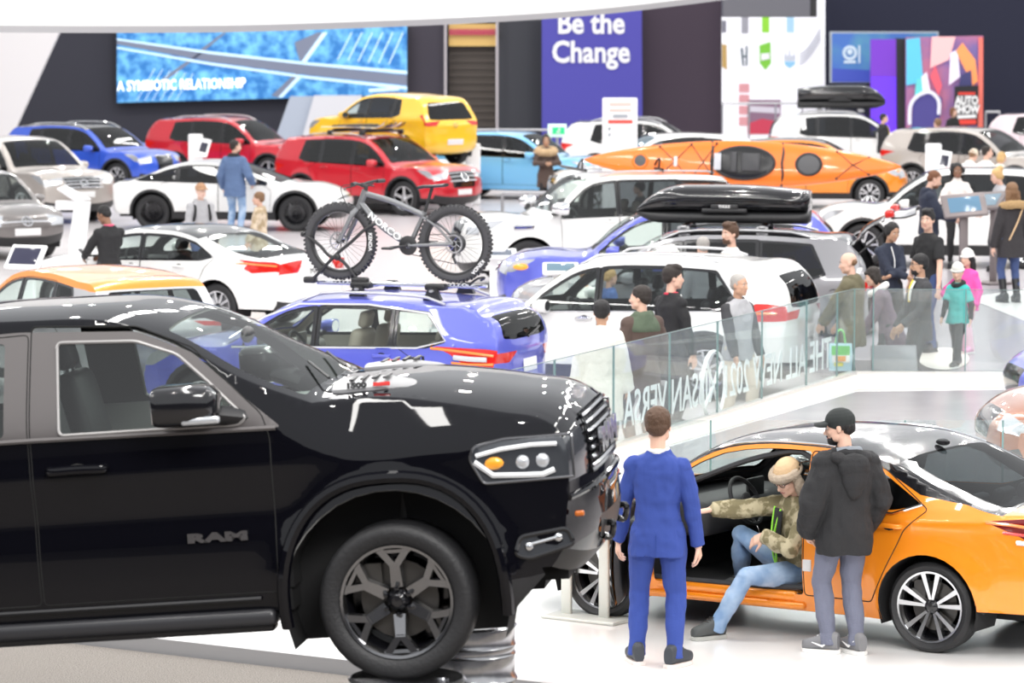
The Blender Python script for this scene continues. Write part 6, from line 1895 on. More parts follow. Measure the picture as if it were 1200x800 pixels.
c_ = top_ + Vector((.05, 0, .02)); mb.tube(smoothpts([c_ + Vector((-.07, -.38, .02)), c_ + Vector((-.03, -.2, .02)), c_, c_ + Vector((-.03, .2, .02)), c_ + Vector((-.07, .38, .02))], 4), .014, 8)
hb3 = mb.build('handlebar', BLACKP, bk)
mb = MB()
for s in (-1, 1): mb.tube([c_ + Vector((-.045, s * .26, .02)), c_ + Vector((-.07, s * .39, .02))], .019, 8); mb.tube([c_ + Vector((-.03, s * .22, .0)), c_ + Vector((.05, s * .26, -.02)), c_ + Vector((.02, s * .36, -.03))], .007, 6)
mb.build('grips_and_levers', BLACKP, hb3)
mb = MB(); mb.lathe([(.03, .04), (.085, .04), (.09, .044), (.085, .048), (.03, .048)], 28, M=Matrix.Translation(bb_) @ Matrix.Rotation(0, 4, 'X'), axis='y')
for s, a in ((1, -.15), (-1, PI - .15)):
    e_ = bb_ + Vector((.17 * math.cos(a), s * .075, .17 * math.sin(a))); mb.tube([bb_ + Vector((0, s * .06, 0)), e_], .013, 8); mb.rbox(e_ + Vector((0, s * .05, 0)), (.1, .09, .022), .008)
mb.build('crankset', BLACKP, bk, fixn=True)
mb = MB()
mb.lathe([(.03, -.05), (.085, -.045), (.088, -.04), (.07, -.03), (.07, -.02), (.05, -.01), (.03, -.01)], 28, M=Matrix.Translation(rh), axis='y')
mb.tube([rh + Vector((.02, -.07, -.05)), rh + Vector((.05, -.07, -.13)), rh + Vector((.02, -.07, -.19))], .014, 8); mb.tube([rh + Vector((0, -.05, .085)), bb_ + Vector((0, -.05, .088))], .004, 4); mb.tube([rh + Vector((.03, -.05, -.19)), bb_ + Vector((0, -.05, -.088))], .004, 4)
mb.build('drivetrain', mat('drivetrain steel', (.08, .08, .085), .4, .7), bk, fixn=True)
mb = MB(); mb.tube(smoothpts([c_ + Vector((0, .12, 0)), c_ + Vector((.16, .1, -.02)), c_ + Vector((.12, .06, -.2)), hb2 + Vector((.05, .06, -.15)), Vector((FXw - .02, .09, Rw + .06))], 5), .004, 5); mb.build('brake_hose', BLACKP, bk)
# rack carrying the bicycle
rk = on_car(QA, 'black and silver bike rack clamping the bicycle on the blue crossover', 'bike_rack', 'roof rack', (BKX, .34, bz))
rk.scale = (BKS, 1, BKS)
mb = MB(); mb.tube([(-.88, 0, -.03), (.80, 0, -.03)], .025, 8, flat=.6); mb.tube([(-.80, .0, -.045), (.8, 0, -.045)], .03, 8, flat=.3); mb.build('wheel_tray', CHROME, rk)
mb = MB()
for x in (.34, -.40): mb.tube([(x, -.86, -.075), (x, .22, -.075)], .022, 8, flat=.6)
mb.build('cross_bars', SILVERP, rk)
for x, y in ((.34, .16), (.34, -.84), (-.40, .16), (-.40, -.84)):
    mb = MB(); mb.loft([[Vector((x - .09, y - .035, -.16)), Vector((x + .09, y - .035, -.16)), Vector((x + .09, y + .035, -.16)), Vector((x - .09, y + .035, -.16))], [Vector((x - .04, y - .03, -.055)), Vector((x + .04, y - .03, -.055)), Vector((x + .04, y + .03, -.055)), Vector((x - .04, y + .03, -.055))]])
    if y > 0: mb.rbox((x, .05, -.045), (.2, .14, .06), .02)
    mb.build('bar_foot', BLACKP, rk, fixn=True)
mb = MB()
mb.tube(smoothpts([(.36, .07, -.02), (.52, .075, .17), (.66, .075, .22), (.74, .07, .30), (.86, .05, .38), (.93, 0, .40)], 4), .016, 8)
mb.tube(smoothpts([(.84, .07, -.02), (.60, .075, .22), (.45, .075, .34), (.30, .07, .47), (.215, .03, .52), (.20, -.03, .52)], 4), .016, 8)
mb.ball((.575, .075, .21), .035, 10); mb.rbox((.36, .04, -.01), (.16, .10, .07), .02); mb.rbox((.86, .04, -.01), (.12, .10, .06), .02); mb.rbox((.94, -.01, .41), (.05, .1, .05), .02)
mb.build('wheel_clamp', BLACKP, rk, fixn=True)
mb = MB(); mb.tube(smoothpts([(-.72, .05, -.02), (-.80, .06, .04), (-.86, .02, .05), (-.80, -.06, .02)], 4), .012, 6); mb.build('wheel_strap', BLACKP, rk)
# ski rack with skis on the red SUV
e = on_car(RC, 'ski rack with black and yellow skis on the red SUV roof', 'ski_rack', 'roof rack', (-.35, 0, 1.80))
for x in (.45, -.45):
    mb = MB(); mb.tube([(x, -.75, 0), (x, .75, 0)], .028, 8)
    for s in (-1, 1): mb.rbox((x, s * .7, -.03), (.14, .08, .10), .02)
    mb.rbox((x, -.1, .12), (.05, 1.0, .03), .01); mb.rbox((x, -.1, .04), (.05, 1.0, .03), .01); mb.build('ski_clamp', BLACKP, e)
for k, (y, col) in enumerate(((-.5, (.75, .75, .78)), (-.38, (.9, .7, .05)), (-.2, (.03, .03, .04)), (-.06, (.08, .15, .4)), (.12, (.85, .85, .85)), (.26, (.03, .03, .04)))):
    o = empty('ski', ['outermost white ski', 'yellow ski', 'black ski beside the yellow one', 'blue ski', 'inner white ski', 'innermost black ski'][k] + ' clamped on the red SUV ski rack', 'ski', group='skis on the red SUV'); o.matrix_world = e.matrix_world @ Matrix.Translation((0, y, .08))
    mb = MB(); mb.loft([[Vector((x, w * a, z + b)) for a, b in ((-1, 0), (1, 0), (1, .012), (-1, .012))] for x, w, z in ((-.85, .03, .0), (-.7, .045, 0), (0, .035, .01), (.7, .05, 0), (.85, .04, .06), (.92, .015, .12))]); mb.build('ski_board', mat('ski %.2f %.2f' % (col[0], col[2]), col, .3), o, fixn=True)
    mb = MB(); mb.rbox((0, 0, .04), (.3, .06, .05), .02); mb.build('binding', BLACKP, o)
# ------------------------------------------------------------------ people
SKIN = {'light': (.72, .45, .34), 'mid': (.58, .34, .23), 'tan': (.50, .29, .19), 'brown': (.24, .12, .07), 'pale': (.80, .55, .45)}
def skin(k): return mat('skin ' + k, SKIN[k], .5)
def cloth(name, col, b=(90, .25), rough=.85): return mat('cloth ' + name, col, rough, bump=b)
def hairm(name, col): return mat('hair ' + name, col, .6, bump=(120, .5))
WRK = bpy.data.textures.new('cloth folds', 'CLOUDS'); WRK.noise_scale = .11; WRK.noise_depth = 1
FUR = bpy.data.textures.new('fur clumps', 'CLOUDS'); FUR.noise_scale = .022; FUR.noise_depth = 2

def remesh(o, vox, smooth=4, wrinkle=0.0, tex=None):
    r = o.modifiers.new('union', 'REMESH'); r.mode = 'VOXEL'; r.voxel_size = vox; r.use_smooth_shade = True
    if smooth:
        s = o.modifiers.new('relax', 'SMOOTH'); s.factor = .5; s.iterations = smooth
    if wrinkle:
        d = o.modifiers.new('folds', 'DISPLACE'); d.texture = tex or WRK; d.strength = wrinkle; d.mid_level = .5; d.texture_coords = 'LOCAL'
    return o

def ik(a, b, l1, l2, pole):
    """joint between a and b bending towards pole"""
    d = b - a; L = min(max(d.length, 1e-4), (l1 + l2) * .999)
    dn = d.normalized()
    x = (l1 * l1 - l2 * l2 + L * L) / (2 * L)
    h = math.sqrt(max(0, l1 * l1 - x * x))
    p = pole - dn * pole.dot(dn)
    p = p.normalized() if p.length > 1e-5 else dn.orthogonal().normalized()
    return a + dn * x + p * h, a + dn * L

def chain(mb, pts, rad, n=10):
    mb.tube(pts, rad, n)
    for p, r in zip(pts, rad): mb.ball(p, r, n)

def oring(c, M3, w, d, n=16, e=.85):
    out = []
    for i in range(n):
        a = 2 * PI * i / n
        x = w * math.copysign(abs(math.cos(a)) ** e, math.cos(a)); y = d * math.copysign(abs(math.sin(a)) ** e, math.sin(a))
        out.append(c + M3 @ Vector((x, y, 0)))
    return out

def hand_mesh(mb, wr, fdir, palm, side, k=1.0, curl=.35, spread=.06, point=False):
    """palm block, thumb and four fingers. fdir: towards the fingertips, palm: palm normal, side: +1 thumb towards palm x fdir"""
    f = fdir.normalized(); p = (palm - f * palm.dot(f)).normalized(); t = f.cross(p) * side
    c = wr + f * .048 * k
    M = frame(c, t, f, p)
    mb.rbox((0, 0, 0), (.078 * k, .095 * k, .030 * k), .013 * k, M)
    mb.tube([wr - f * .03 * k, wr + f * .02 * k], [.029 * k, .027 * k], 10)
    for i, (o, L, r) in enumerate(((.029, .074, .0092), (.010, .082, .0095), (-.010, .076, .0092), (-.029, .060, .0082))):
        b = wr + f * .088 * k + t * o * k
        cc = curl * (1 + .15 * i) if not (point and i == 0) else .05
        pts = [b - f * .02 * k]; d = (f + t * (o / .03) * spread).normalized(); q = b
        pts.append(q.copy())
        for j, fr in enumerate((.45, .32, .23)):
            d = (d * math.cos(cc) + p * math.sin(cc)).normalized() if j or curl > .5 else (d * math.cos(cc * .6) + p * math.sin(cc * .6)).normalized()
            q = q + d * L * fr * k; pts.append(q.copy())
        chain(mb, pts, [r * k, r * k, r * .97 * k, r * .9 * k, r * .78 * k], 8)
    b = wr + f * .026 * k + t * .030 * k
    d = (t * .75 + f * .75 + p * .25).normalized()
    q1 = b + d * .036 * k; d2 = (f * .9 + t * .25 + p * .35).normalized(); q2 = q1 + d2 * .034 * k; q3 = q2 + (d2 + p * .2).normalized() * .026 * k
    chain(mb, [b, q1, q2, q3], [.0145 * k, .0125 * k, .0105 * k, .0085 * k], 8)

def head_mesh(mb, H, k=1.0, child=False):
    """skull, jaw, nose, lips, ears in the head frame H (x right, y forward, z up, origin at head centre)"""
    def B(c, r, n=16): mb.ball((0, 0, 0), [a * k for a in r], n, H @ Matrix.Translation(Vector(c) * k))
    B((0, -.012, .035), (.076, .096, .085), 20)
    B((0, .022, -.02), (.066, .070, .085), 20)
    B((0, .030, -.070), (.050, .058, .045), 16)
    B((0, .066, -.096), (.022, .020, .018), 10)
    for s in (-1, 1):
        B((s * .036, .062, -.022), (.026, .022, .024), 10)
        B((s * .028, .076, .022), (.028, .012, .009), 10)
        B((s * .077, -.008, -.006), (.008, .019, .030), 10)
        B((s * .008, .098, -.036), (.009, .010, .008), 8)
        B((s * .046, .02, -.06), (.022, .04, .035), 10)
    mb.tube([H @ (Vector((0, .080, .018)) * k), H @ (Vector((0, .092, -.008)) * k), H @ (Vector((0, .107, -.031)) * k)], [.009 * k, .010 * k, .0125 * k], 8)
    mb.ball(H @ (Vector((0, .104, -.033)) * k), .0125 * k, 8)
    B((0, .082, -.060), (.022, .010, .006), 10)
    B((0, .080, -.071), (.019, .010, .006), 10)

def person(label, loc, face, h=1.72, skin_k='light', hero=False, pose=None, top=None, legs=None, shoes=None, hair=None, z=0.0, group=None, extras=(), female=False, child=False, cat='person', mouth=True, name='person', vox=None):
    """face: compass angle of the facing direction in degrees (0 = +X, 90 = away from the camera). Local frame: x right, y forward, z up"""
    P = dict(lean=0, side=0, twist=0, yaw=0, nod=0, roll=0, hip=None, hip_off=(0, 0), fl=(-.10, .02), fr=(.10, -.02), tl=8, tr=-8, hl=None, hr=None, el=None, er=None, kl=None, kr=None, curl=.4, fzl=0, fzr=0)
    P.update(pose or {})
    s = h / 1.75
    root = empty(name, label, cat, (loc[0], loc[1], z), R_(face - 90), group)
    V = vox or (.0058 if hero else .010)
    N = 14 if hero else 10
    sk = skin(skin_k)
    k = s * (1.22 if child else 1.04)
    hipz = (P['hip'] if P['hip'] is not None else .925) * s
    hip = Vector((P['hip_off'][0] * s, P['hip_off'][1] * s, hipz))
    RT = Matrix.Rotation(-R_(P['lean']), 3, 'X') @ Matrix.Rotation(R_(P['side']), 3, 'Y')
    RS = RT @ Matrix.Rotation(R_(P['twist']), 3, 'Z')
    def T(x, y, zz, sh=False): return hip + (RS if sh else RT) @ Vector((x * s, y * s, zz * s))
    sw = (.148 if female else .168) * (.86 if child else 1)
    hw = .092
    neck = T(0, -.01, .530, True)
    hd = neck + RS @ Vector((0, .02 * s, .02 * s)) + Vector((0, 0, 0))
    HR = RS @ Matrix.Rotation(R_(P['yaw']), 3, 'Z') @ Matrix.Rotation(-R_(P['nod']), 3, 'X') @ Matrix.Rotation(R_(P['roll']), 3, 'Y')
    hc = hd + HR @ Vector((0, .012 * s, .145 * k))
    H = Matrix.Translation(hc) @ HR.to_4x4()
    sho = {sd: T(sg * sw, -.012, .438, True) for sd, sg in (('l', -1), ('r', 1))}
    hipj = {sd: T(sg * hw, 0, -.01) for sd, sg in (('l', -1), ('r', 1))}
    ua, fa, th, sh_ = .295 * s, .262 * s, .435 * s, .425 * s
    J = {}
    for sd, sg in (('l', -1), ('r', 1)):
        tgt = P['h' + sd]
        tgt = Vector(tgt) * s if tgt is not None else Vector((sg * .265 * s, .03 * s, .80 * s)) + Vector((hip.x, hip.y, 0))
        pole = Vector(P['e' + sd]) if P['e' + sd] else Vector((sg * .55, -1, -.2))
        el, wr = ik(sho[sd], tgt, ua, fa, pole)
        J['el' + sd], J['wr' + sd] = el, wr
        f = P['f' + sd]; fz = P['fz' + sd]
        an = Vector((f[0] * s, f[1] * s, (.085 + fz) * s))
        kp = Vector(P['k' + sd]) if P['k' + sd] else Vector((sg * .12, 1, 0))
        kn, an2 = ik(hipj[sd], an, th, sh_, kp)
        J['kn' + sd], J['an' + sd] = kn, an2
        td = R_(P['t' + sd]); J['fd' + sd] = Vector((-math.sin(td), math.cos(td), 0))
    # --- body, one surface
    mb = MB()
    I3 = RS
    head_mesh(mb, H, k)
    mb.tube([neck - RS @ Vector((0, .012, .06)) * s, neck, hc - HR @ Vector((0, .018, .05)) * k], [.062 * s, .053 * s, .052 * s], N)
    mb.loft([oring(T(0, 0, -.06), RT, .12 * s, .085 * s), oring(T(0, 0, .08), RT, .115 * s, .085 * s), oring(T(0, .0, .20), RT, .105 * s, .08 * s), oring(T(0, 0, .36, True), RS, .135 * s, .09 * s), oring(T(0, -.01, .46, True), RS, .145 * s, .075 * s), oring(T(0, -.01, .52, True), RS, .07 * s, .055 * s)])
    for sd, sg in (('l', -1), ('r', 1)):
        el, wr = J['el' + sd], J['wr' + sd]
        chain(mb, [sho[sd], sho[sd].lerp(el, .5), el, el.lerp(wr, .35), wr], [.05 * s, .043 * s, .037 * s, .038 * s, .026 * s], N)
        fd = P.get('hd' + sd)
        fdir = Vector(fd) if fd else (wr - el).normalized()
        pm = P.get('pm' + sd)
        pm = Vector(pm) if pm else Vector((-sg, .1, 0))
        hand_mesh(mb, wr, fdir, pm, -sg if P.get('flip' + sd) is None else sg, s * (.9 if female or child else 1), P.get('curl' + sd, P['curl']))
        kn, an = J['kn' + sd], J['an' + sd]
        chain(mb, [hipj[sd], hipj[sd].lerp(kn, .5), kn, kn.lerp(an, .35), an], [.062 * s, .05 * s, .036 * s, .038 * s, .026 * s] if legs else [.078 * s, .068 * s, .05 * s, .049 * s, .035 * s], N)
        mb.rbox((0, .05 * s, -.045 * s), (.055 * s, .16 * s, .035 * s), .015 * s, frame(an, J['fd' + sd].cross(Vector((0, 0, 1))), J['fd' + sd]))
    remesh(mb.build('body', sk, root, fixn=True, angle=0), V, 3 if hero else 2)
    # --- face
    for sg in (-1, 1):
        mb = MB(); mb.ball(H @ (Vector((sg * .031, .079, .006)) * k), (.0105 * k, .0105 * k, .0075 * k), 10); mb.mi = 1
        mb.ball(H @ (Vector((sg * .031, .0865, .006)) * k), (.0055 * k, .004 * k, .0055 * k), 8)
        mb.build('eye', [mat('eye white', (.8, .78, .75), .3), mat('iris', (.04, .025, .02), .2)], root)
        mb = MB(); mb.tube([H @ (Vector((sg * x, y, zz)) * k) for x, y, zz in ((.014, .0905, .026), (.03, .090, .031), (.047, .080, .026))], [.004 * k, .0045 * k, .003 * k], 6)
        mb.build('eyebrow', hairm('brow', (.03, .02, .015)) if (hair and hair[1] != 'grey') else hairm('grey', (.4, .38, .36)), root)
    mb = MB(); mb.tube([H @ (Vector((x, y, zz)) * k) for x, y, zz in ((-.022, .079, -.064), (-.01, .089, -.0635), (.01, .089, -.0635), (.022, .079, -.064))], [.003 * k, .0055 * k, .0055 * k, .003 * k], 6)
    mb.build('mouth', mat('lips', (.45, .17, .15), .5), root)
    # --- hair
    HC = {'dark': (.022, .015, .012), 'black': (.010, .009, .010), 'brown': (.085, .042, .022), 'grey': (.42, .40, .38), 'blond': (.62, .40, .17), 'auburn': (.18, .07, .03), 'lightbrown': (.22, .12, .06)}
    if hair:
        st, col = hair[0], hair[1]
        hm = hairm(col, HC[col])
        mb = MB()
        def B(c, r, n=16): mb.ball((0, 0, 0), [a * k for a in r], n, H @ Matrix.Translation(Vector(c) * k))
        if st in ('short', 'quiff', 'crop'):
            g = .0 if st == 'crop' else .006
            B((0, -.020, .048), (.079 + g, .096 + g, .080 + g), 20); B((0, -.058, .0), (.068 + g, .055 + g, .062), 16)
            for sg in (-1, 1): B((sg * .062, -.02, .025), (.018 + g, .05, .045), 12)
            if st == 'quiff':
                B((0, .05, .105), (.062, .045, .034), 14); B((.01, .02, .12), (.06, .05, .03), 12); B((-.02, -.03, .125), (.05, .05, .02), 12)
        elif st == 'balding':
            B((0, -.055, .012), (.077, .058, .050), 16)
        elif st in ('long', 'bob', 'curly', 'pony', 'bun'):
            B((0, -.022, .046), (.085, .100, .086), 20); B((0, -.062, -.005), (.076, .055, .085), 16)
            for sg in (-1, 1): B((sg * .068, -.01, .01), (.020, .055, .062), 12)
            if st == 'long':
                for sg in (-1, 0, 1): mb.tube([H @ (Vector((sg * .06, -.05, -.0)) * k), H @ (Vector((sg * .072, -.055, -.10)) * k), H @ (Vector((sg * .07, -.06, -.22)) * k), H @ (Vector((sg * .05, -.07, -.30)) * k)], [.045 * k, .045 * k, .04 * k, .02 * k], 10)
            if st == 'bob':
                for sg in (-1, 1): mb.tube([H @ (Vector((sg * .07, -.01, .03)) * k), H @ (Vector((sg * .080, -.015, -.05)) * k), H @ (Vector((sg * .074, -.02, -.115)) * k)], [.03 * k, .034 * k, .02 * k], 10)
                B((0, -.07, -.06), (.075, .045, .06), 14); B((0, .072, .07), (.06, .018, .025), 10)
            if st == 'curly':
                random.seed(5)
                for i in range(34):
                    a = random.uniform(.25 * PI, 2.75 * PI); zz = random.uniform(-.17, .10)
                    x, y = .098 * math.sin(a), -.02 - .085 * abs(math.cos(a))
                    B((x, y, zz), (.036, .036, .036), 8)
            if st == 'pony':
                mb.tube([H @ (Vector(p) * k) for p in ((0, -.10, .04), (0, -.15, .03), (0, -.165, -.05), (0, -.15, -.14))], [.025 * k, .03 * k, .028 * k, .012 * k], 10)
            if st == 'bun':
                B((0, -.09, .10), (.06, .06, .055), 14)
        if mb.v: remesh(mb.build('hair', hm, root, fixn=True, angle=0), V * .9, 2, .012 if hero else .010, FUR)
        if len(hair) > 2 and hair[2] == 'beard':
            mb = MB()
            B((0, .036, -.082), (.054, .058, .040), 16); B((0, .074, -.082), (.03, .022, .034), 12)
            for sg in (-1, 1): B((sg * .050, .030, -.066), (.010, .036, .022), 10)
            B((0, .093, -.052), (.028, .008, .006), 8)
            remesh(mb.build('beard', hm, root, fixn=True, angle=0), V * .9, 2)
    # --- trousers
    if legs:
        lm, fit = legs[0], (legs[1] if len(legs) > 1 else 1.0)
        mb = MB()
        mb.loft([oring(T(0, 0, -.10), RT, .150 * s, .115 * s), oring(T(0, 0, .0), RT, .168 * s, .122 * s), oring(T(0, 0, .10), RT, .150 * s, .112 * s), oring(T(0, 0, .14), RT, .142 * s, .108 * s)])
        for sd in 'lr':
            kn, an = J['kn' + sd], J['an' + sd]
            hem = an + (kn - an).normalized() * .0 * s + Vector((0, 0, -.025 * s)) if fit >= .8 else an + Vector((0, 0, .0))
            bulge = (an - kn).normalized()
            chain(mb, [hipj[sd], hipj[sd].lerp(kn, .5), kn, kn.lerp(an, .4), an.lerp(kn, .08)], [.100 * s, (.055 + .038 * fit) * s, (.030 + .042 * fit) * s, (.026 + .044 * fit) * s, (.012 + .046 * fit) * s], N)
            mb.tube([an.lerp(kn, .12), hem], [(.014 + .048 * fit) * s, (.014 + .050 * fit) * s], N)
        remesh(mb.build('trousers', lm, root, fixn=True, angle=0), V * 1.1, 3, .022 if hero else .018)
    # --- shoes
    if shoes:
        sm, sole = shoes[0], shoes[1] if len(shoes) > 1 else BLACKP
        for sd in 'lr':
            an = J['an' + sd]; fd = J['fd' + sd]
            tilt = P.get('ft' + sd, 0)
            M = frame(an, fd.cross(Vector((0, 0, 1))), fd) @ Matrix.Rotation(R_(tilt), 4, 'X')
            mb = MB()
            L = .27 * s
            st = [(-.075, .036, .06), (-.05, .042, .075), (0, .043, .075), (.06, .045, .05), (.12, .050, .025), (.165, .045, .012), (.19, .028, .0)]
            rings = []
            for y, w, hh in st:
                ring = []
                for i in range(14):
                    a = 2 * PI * i / 14
                    ring.append(M @ Vector((w * s * math.copysign(abs(math.cos(a)) ** .7, math.cos(a)), y * s, (-.062 + (hh + .062) * (.5 + .5 * math.copysign(abs(math.sin(a)) ** .8, math.sin(a))) - .0) * s)))
                rings.append(ring)
            mb.loft(rings)
            if len(shoes) > 2 and shoes[2] == 'boot':
                kn = J['kn' + sd]
                mb.tube([an - Vector((0, 0, .03 * s)), an.lerp(kn, .3), an.lerp(kn, .62)], [.05 * s, .054 * s, .062 * s], 12)
            so = mb.build('shoe', sm, root, fixn=True, angle=60)
            mb = MB()
            pts = [(.040, -.075), (.046, 0), (.050, .09), (.047, .14), (.03, .185), (0, .20), (-.03, .185), (-.047, .14), (-.05, .09), (-.046, 0), (-.040, -.075), (0, -.092)]
            mb.prism([(x * s * 1.04, y * s) for x, y in pts], -.085 * s, -.056 * s, M)
            mb.build('sole', sole, so, smooth=False, bevel=.004)
            if len(shoes) > 3:
                mb = MB()
                for sg in (-1, 1): mb.tube([M @ Vector((sg * .048 * s, -.03 * s, .015 * s)), M @ Vector((sg * .052 * s, .03 * s, -.03 * s)), M @ Vector((sg * .05 * s, .11 * s, -.005 * s))], [.003, .01 * s, .003], 6)
                mb.build('shoe_stripe', shoes[3], so)
            if hero:
                mb = MB()
                for i in range(4): mb.tube([M @ Vector((-.026 * s, (.03 + .022 * i) * s, (.070 - .014 * i) * s)), M @ Vector((.026 * s, (.03 + .022 * i) * s, (.070 - .014 * i) * s))], .004, 5)
                mb.build('laces', WHITEP if len(shoes) > 3 else BLACKP, so)
    # --- tops, listed from the inside out: dict(m, thick, hem, kind, sleeve, name)
    for t in (top or ()):
        g = t.get('thick', .015); tm = t['m']; hem = t.get('hem', -.10)
        mb = MB()
        A = 1 + g * 4
        def ring(zz, w, d, shr): return oring(T(0, -.005 if zz > .3 else 0, zz, shr), RS if shr else RT, (w + g) * s, (d + g) * s)
        fl = t.get('flare', 0.0)
        fem = -.012 if female else 0
        rings = [ring(hem, .170 + fl, .122 + fl, False)]
        if hem < -.12: rings.append(ring(-.06, .168 + fl * .4, .120 + fl * .4, False))
        rings += [ring(.06, .148 + fem, .105, False), ring(.18, .138 + fem, .100, False), ring(.30, .152 + fem, .108, True), ring(.40, .168 + fem, .106, True), ring(.455, .156 + fem, .090, True), ring(.495, .126, .076, True), ring(.522, .088, .068, True), ring(.548, .062, .060, True)]
        zr = [hem] + ([-.06] if hem < -.12 else []) + [.06, .18, .30, .40, .455, .495, .525, .548]
        if hem > 0: rings = [ring(hem, *([(.150, .105), (.160, .106), (.155, .095)][0 if hem < .25 else 1 if hem < .42 else 2]), True)] + [r_ for r_, z_ in zip(rings, zr) if z_ > hem + .02]
        mb.loft(rings)
        for sd, sg in (('l', -1), ('r', 1)):
            el, wr = J['el' + sd], J['wr' + sd]
            sl = t.get('sleeve', 'long')
            r = lambda v: (v + g) * s
            if sl != 'none': mb.ball(sho[sd], r(.052), 14)
            if sl == 'long':
                chain(mb, [sho[sd] + RS @ Vector((-sg * .02 * s, 0, 0)), sho[sd].lerp(el, .5), el, el.lerp(wr, .4), el.lerp(wr, .86)], [r(.054), r(.051), r(.045), r(.043), r(.034)], N)
                mb.tube([el.lerp(wr, .86), wr.lerp(el, .0)], [r(.034), r(.034)], N)
            elif sl == 'short':
                mb.tube([sho[sd] + RS @ Vector((-sg * .02 * s, 0, 0)), sho[sd].lerp(el, .4), sho[sd].lerp(el, .78)], [r(.060), r(.056), r(.058)], N)
            elif sl == 'half':
                chain(mb, [sho[sd], sho[sd].lerp(el, .5), el, el.lerp(wr, .3)], [r(.058), r(.052), r(.045), r(.043)], N)
        if t.get('hood'):
            for q, rr in (((0, -.075, .50), (.105, .055, .075)), ((0, -.095, .45), (.085, .045, .09)), ((-.075, -.03, .53), (.05, .06, .045)), ((.075, -.03, .53), (.05, .06, .045))):
                mb.ball((0, 0, 0), [a * s for a in rr], 12, Matrix.Translation(T(*q, True)) @ RS.to_4x4())
        if t.get('collar'):
            c = t['collar']
            mb.tube([T(0, -.01, .52, True), T(0, -.012, .52 + c, True)], [.074 * s, .080 * s], N)
        if t.get('quilt'):
            pass
        o = mb.build(t.get('name', 'jacket'), tm, root, fixn=True, angle=0)
        remesh(o, V * 1.1, 3, t.get('wr', .034 if hero else .024))
    ctx = dict(root=root, T=T, H=H, k=k, s=s, J=J, RS=RS, RT=RT, neck=neck, sho=sho, V=V, hip=hip, HR=HR)
    for e in extras: e(ctx)
    return ctx

# ---- wearables
def x_cap(m, brim=None, beanie=False, pom=None):
    def f(c):
        H, k = c['H'], c['k']; mb = MB()
        mb.ball((0, 0, 0), [a * k for a in ((.088, .107, .088) if not beanie else (.087, .106, .098))], 20, H @ Matrix.Translation(Vector((0, -.012, .048 if not beanie else .055)) * k))
        o = remesh(mb.build('cap' if not beanie else 'knit_hat', m, c['root'], fixn=True, angle=0), c['V'], 2, .006)
        # cut away the lower half by building only the upper dome: boolean-free, lower half sits inside the skull line
        if not beanie:
            b = MB(); n = 12; ring0, ring1 = [], []
            for i in range(n + 1):
                a = PI * i / n
                ring0.append(H @ (Vector((.082 * math.cos(a), .055 + .03 * math.sin(a), .052 - .006 * abs(math.cos(a)))) * k))
                ring1.append(H @ (Vector((.080 * math.cos(a), .075 + .095 * math.sin(a), .038 - .022 * abs(math.cos(a)))) * k))
            b.loft([ring0, ring1], closed=False, caps=False)
            bo = b.build('cap_brim', brim or m, o); sm = bo.modifiers.new('t', 'SOLIDIFY'); sm.thickness = .006
        else:
            b = MB(); b.tube([H @ (Vector((.086 * math.cos(2 * PI * i / 20), -.012 + .105 * math.sin(2 * PI * i / 20), .035 - .012 * math.sin(2 * PI * i / 20))) * k) for i in range(21)], [.015 * k] * 21, 8)
            b.build('hat_cuff', brim or m, o)
            if pom: b = MB(); b.ball(H @ (Vector((0, -.02, .165)) * k), .035 * k, 10); b.build('pompom', pom, o)
    return f

def x_glasses(m=None):
    def f(c):
        H, k = c['H'], c['k']; mb = MB()
        for sg in (-1, 1):
            mb.tube([H @ (Vector((sg * .033 + .024 * math.cos(2 * PI * i / 16), .095 - abs(sg * .033 + .024 * math.cos(2 * PI * i / 16)) * .12, .004 + .018 * math.sin(2 * PI * i / 16))) * k) for i in range(17)], .0022 * k, 5)
            mb.tube([H @ (Vector((sg * .057, .088, .010)) * k), H @ (Vector((sg * .079, .0, .008)) * k)], .002 * k, 5)
        mb.tube([H @ (Vector((-.01, .096, .008)) * k), H @ (Vector((.01, .096, .008)) * k)], .002 * k, 5)
        mb.build('glasses', m or BLACKP, c['root'])
    return f

def x_ring(name, m, z0, r, t, y=-.005, wr=.015, fur=False, w=1.0):
    """a fur collar or scarf round the neck"""
    def f(c):
        T, s = c['T'], c['s']; mb = MB()
        mb.tube([T(r * w * math.sin(2 * PI * i / 18), y + r * math.cos(2 * PI * i / 18), z0 + .03 * -math.cos(2 * PI * i / 18), True) for i in range(19)], t * s, 10)
        remesh(mb.build(name, m, c['root'], fixn=True, angle=0), c['V'], 1, .03 if fur else wr, FUR if fur else WRK)
    return f

def x_strip(name, m, pts, rad, flat=.3, sh=True):
    """band over the chest or back: points in torso space"""
    def f(c):
        T = c['T']; mb = MB(); mb.tube(smoothpts([T(*p, sh) for p in pts], 4), rad * c['s'], 8, flat=flat)
        mb.build(name, m, c['root'], fixn=True)
    return f

def x_pack(m):
    def f(c):
        T, s = c['T'], c['s']; mb = MB()
        M = Matrix.Translation(T(0, -.21, .27, True)) @ c['RS'].to_4x4()
        mb.rbox((0, 0, 0), (.30 * s, .16 * s, .44 * s), .06 * s, M); mb.rbox((0, -.09 * s, -.07 * s), (.24 * s, .07 * s, .22 * s), .03 * s, M)
        for sg in (-1, 1): mb.tube(smoothpts([T(sg * .09, -.13, .47, True), T(sg * .11, .0, .52, True), T(sg * .12, .125, .40, True), T(sg * .14, .10, .22, True), T(sg * .13, -.13, .12, True)], 5), .022 * s, 8, flat=.4)
        mb.build('backpack', m, c['root'], fixn=True)
    return f

def x_at(fn): return fn

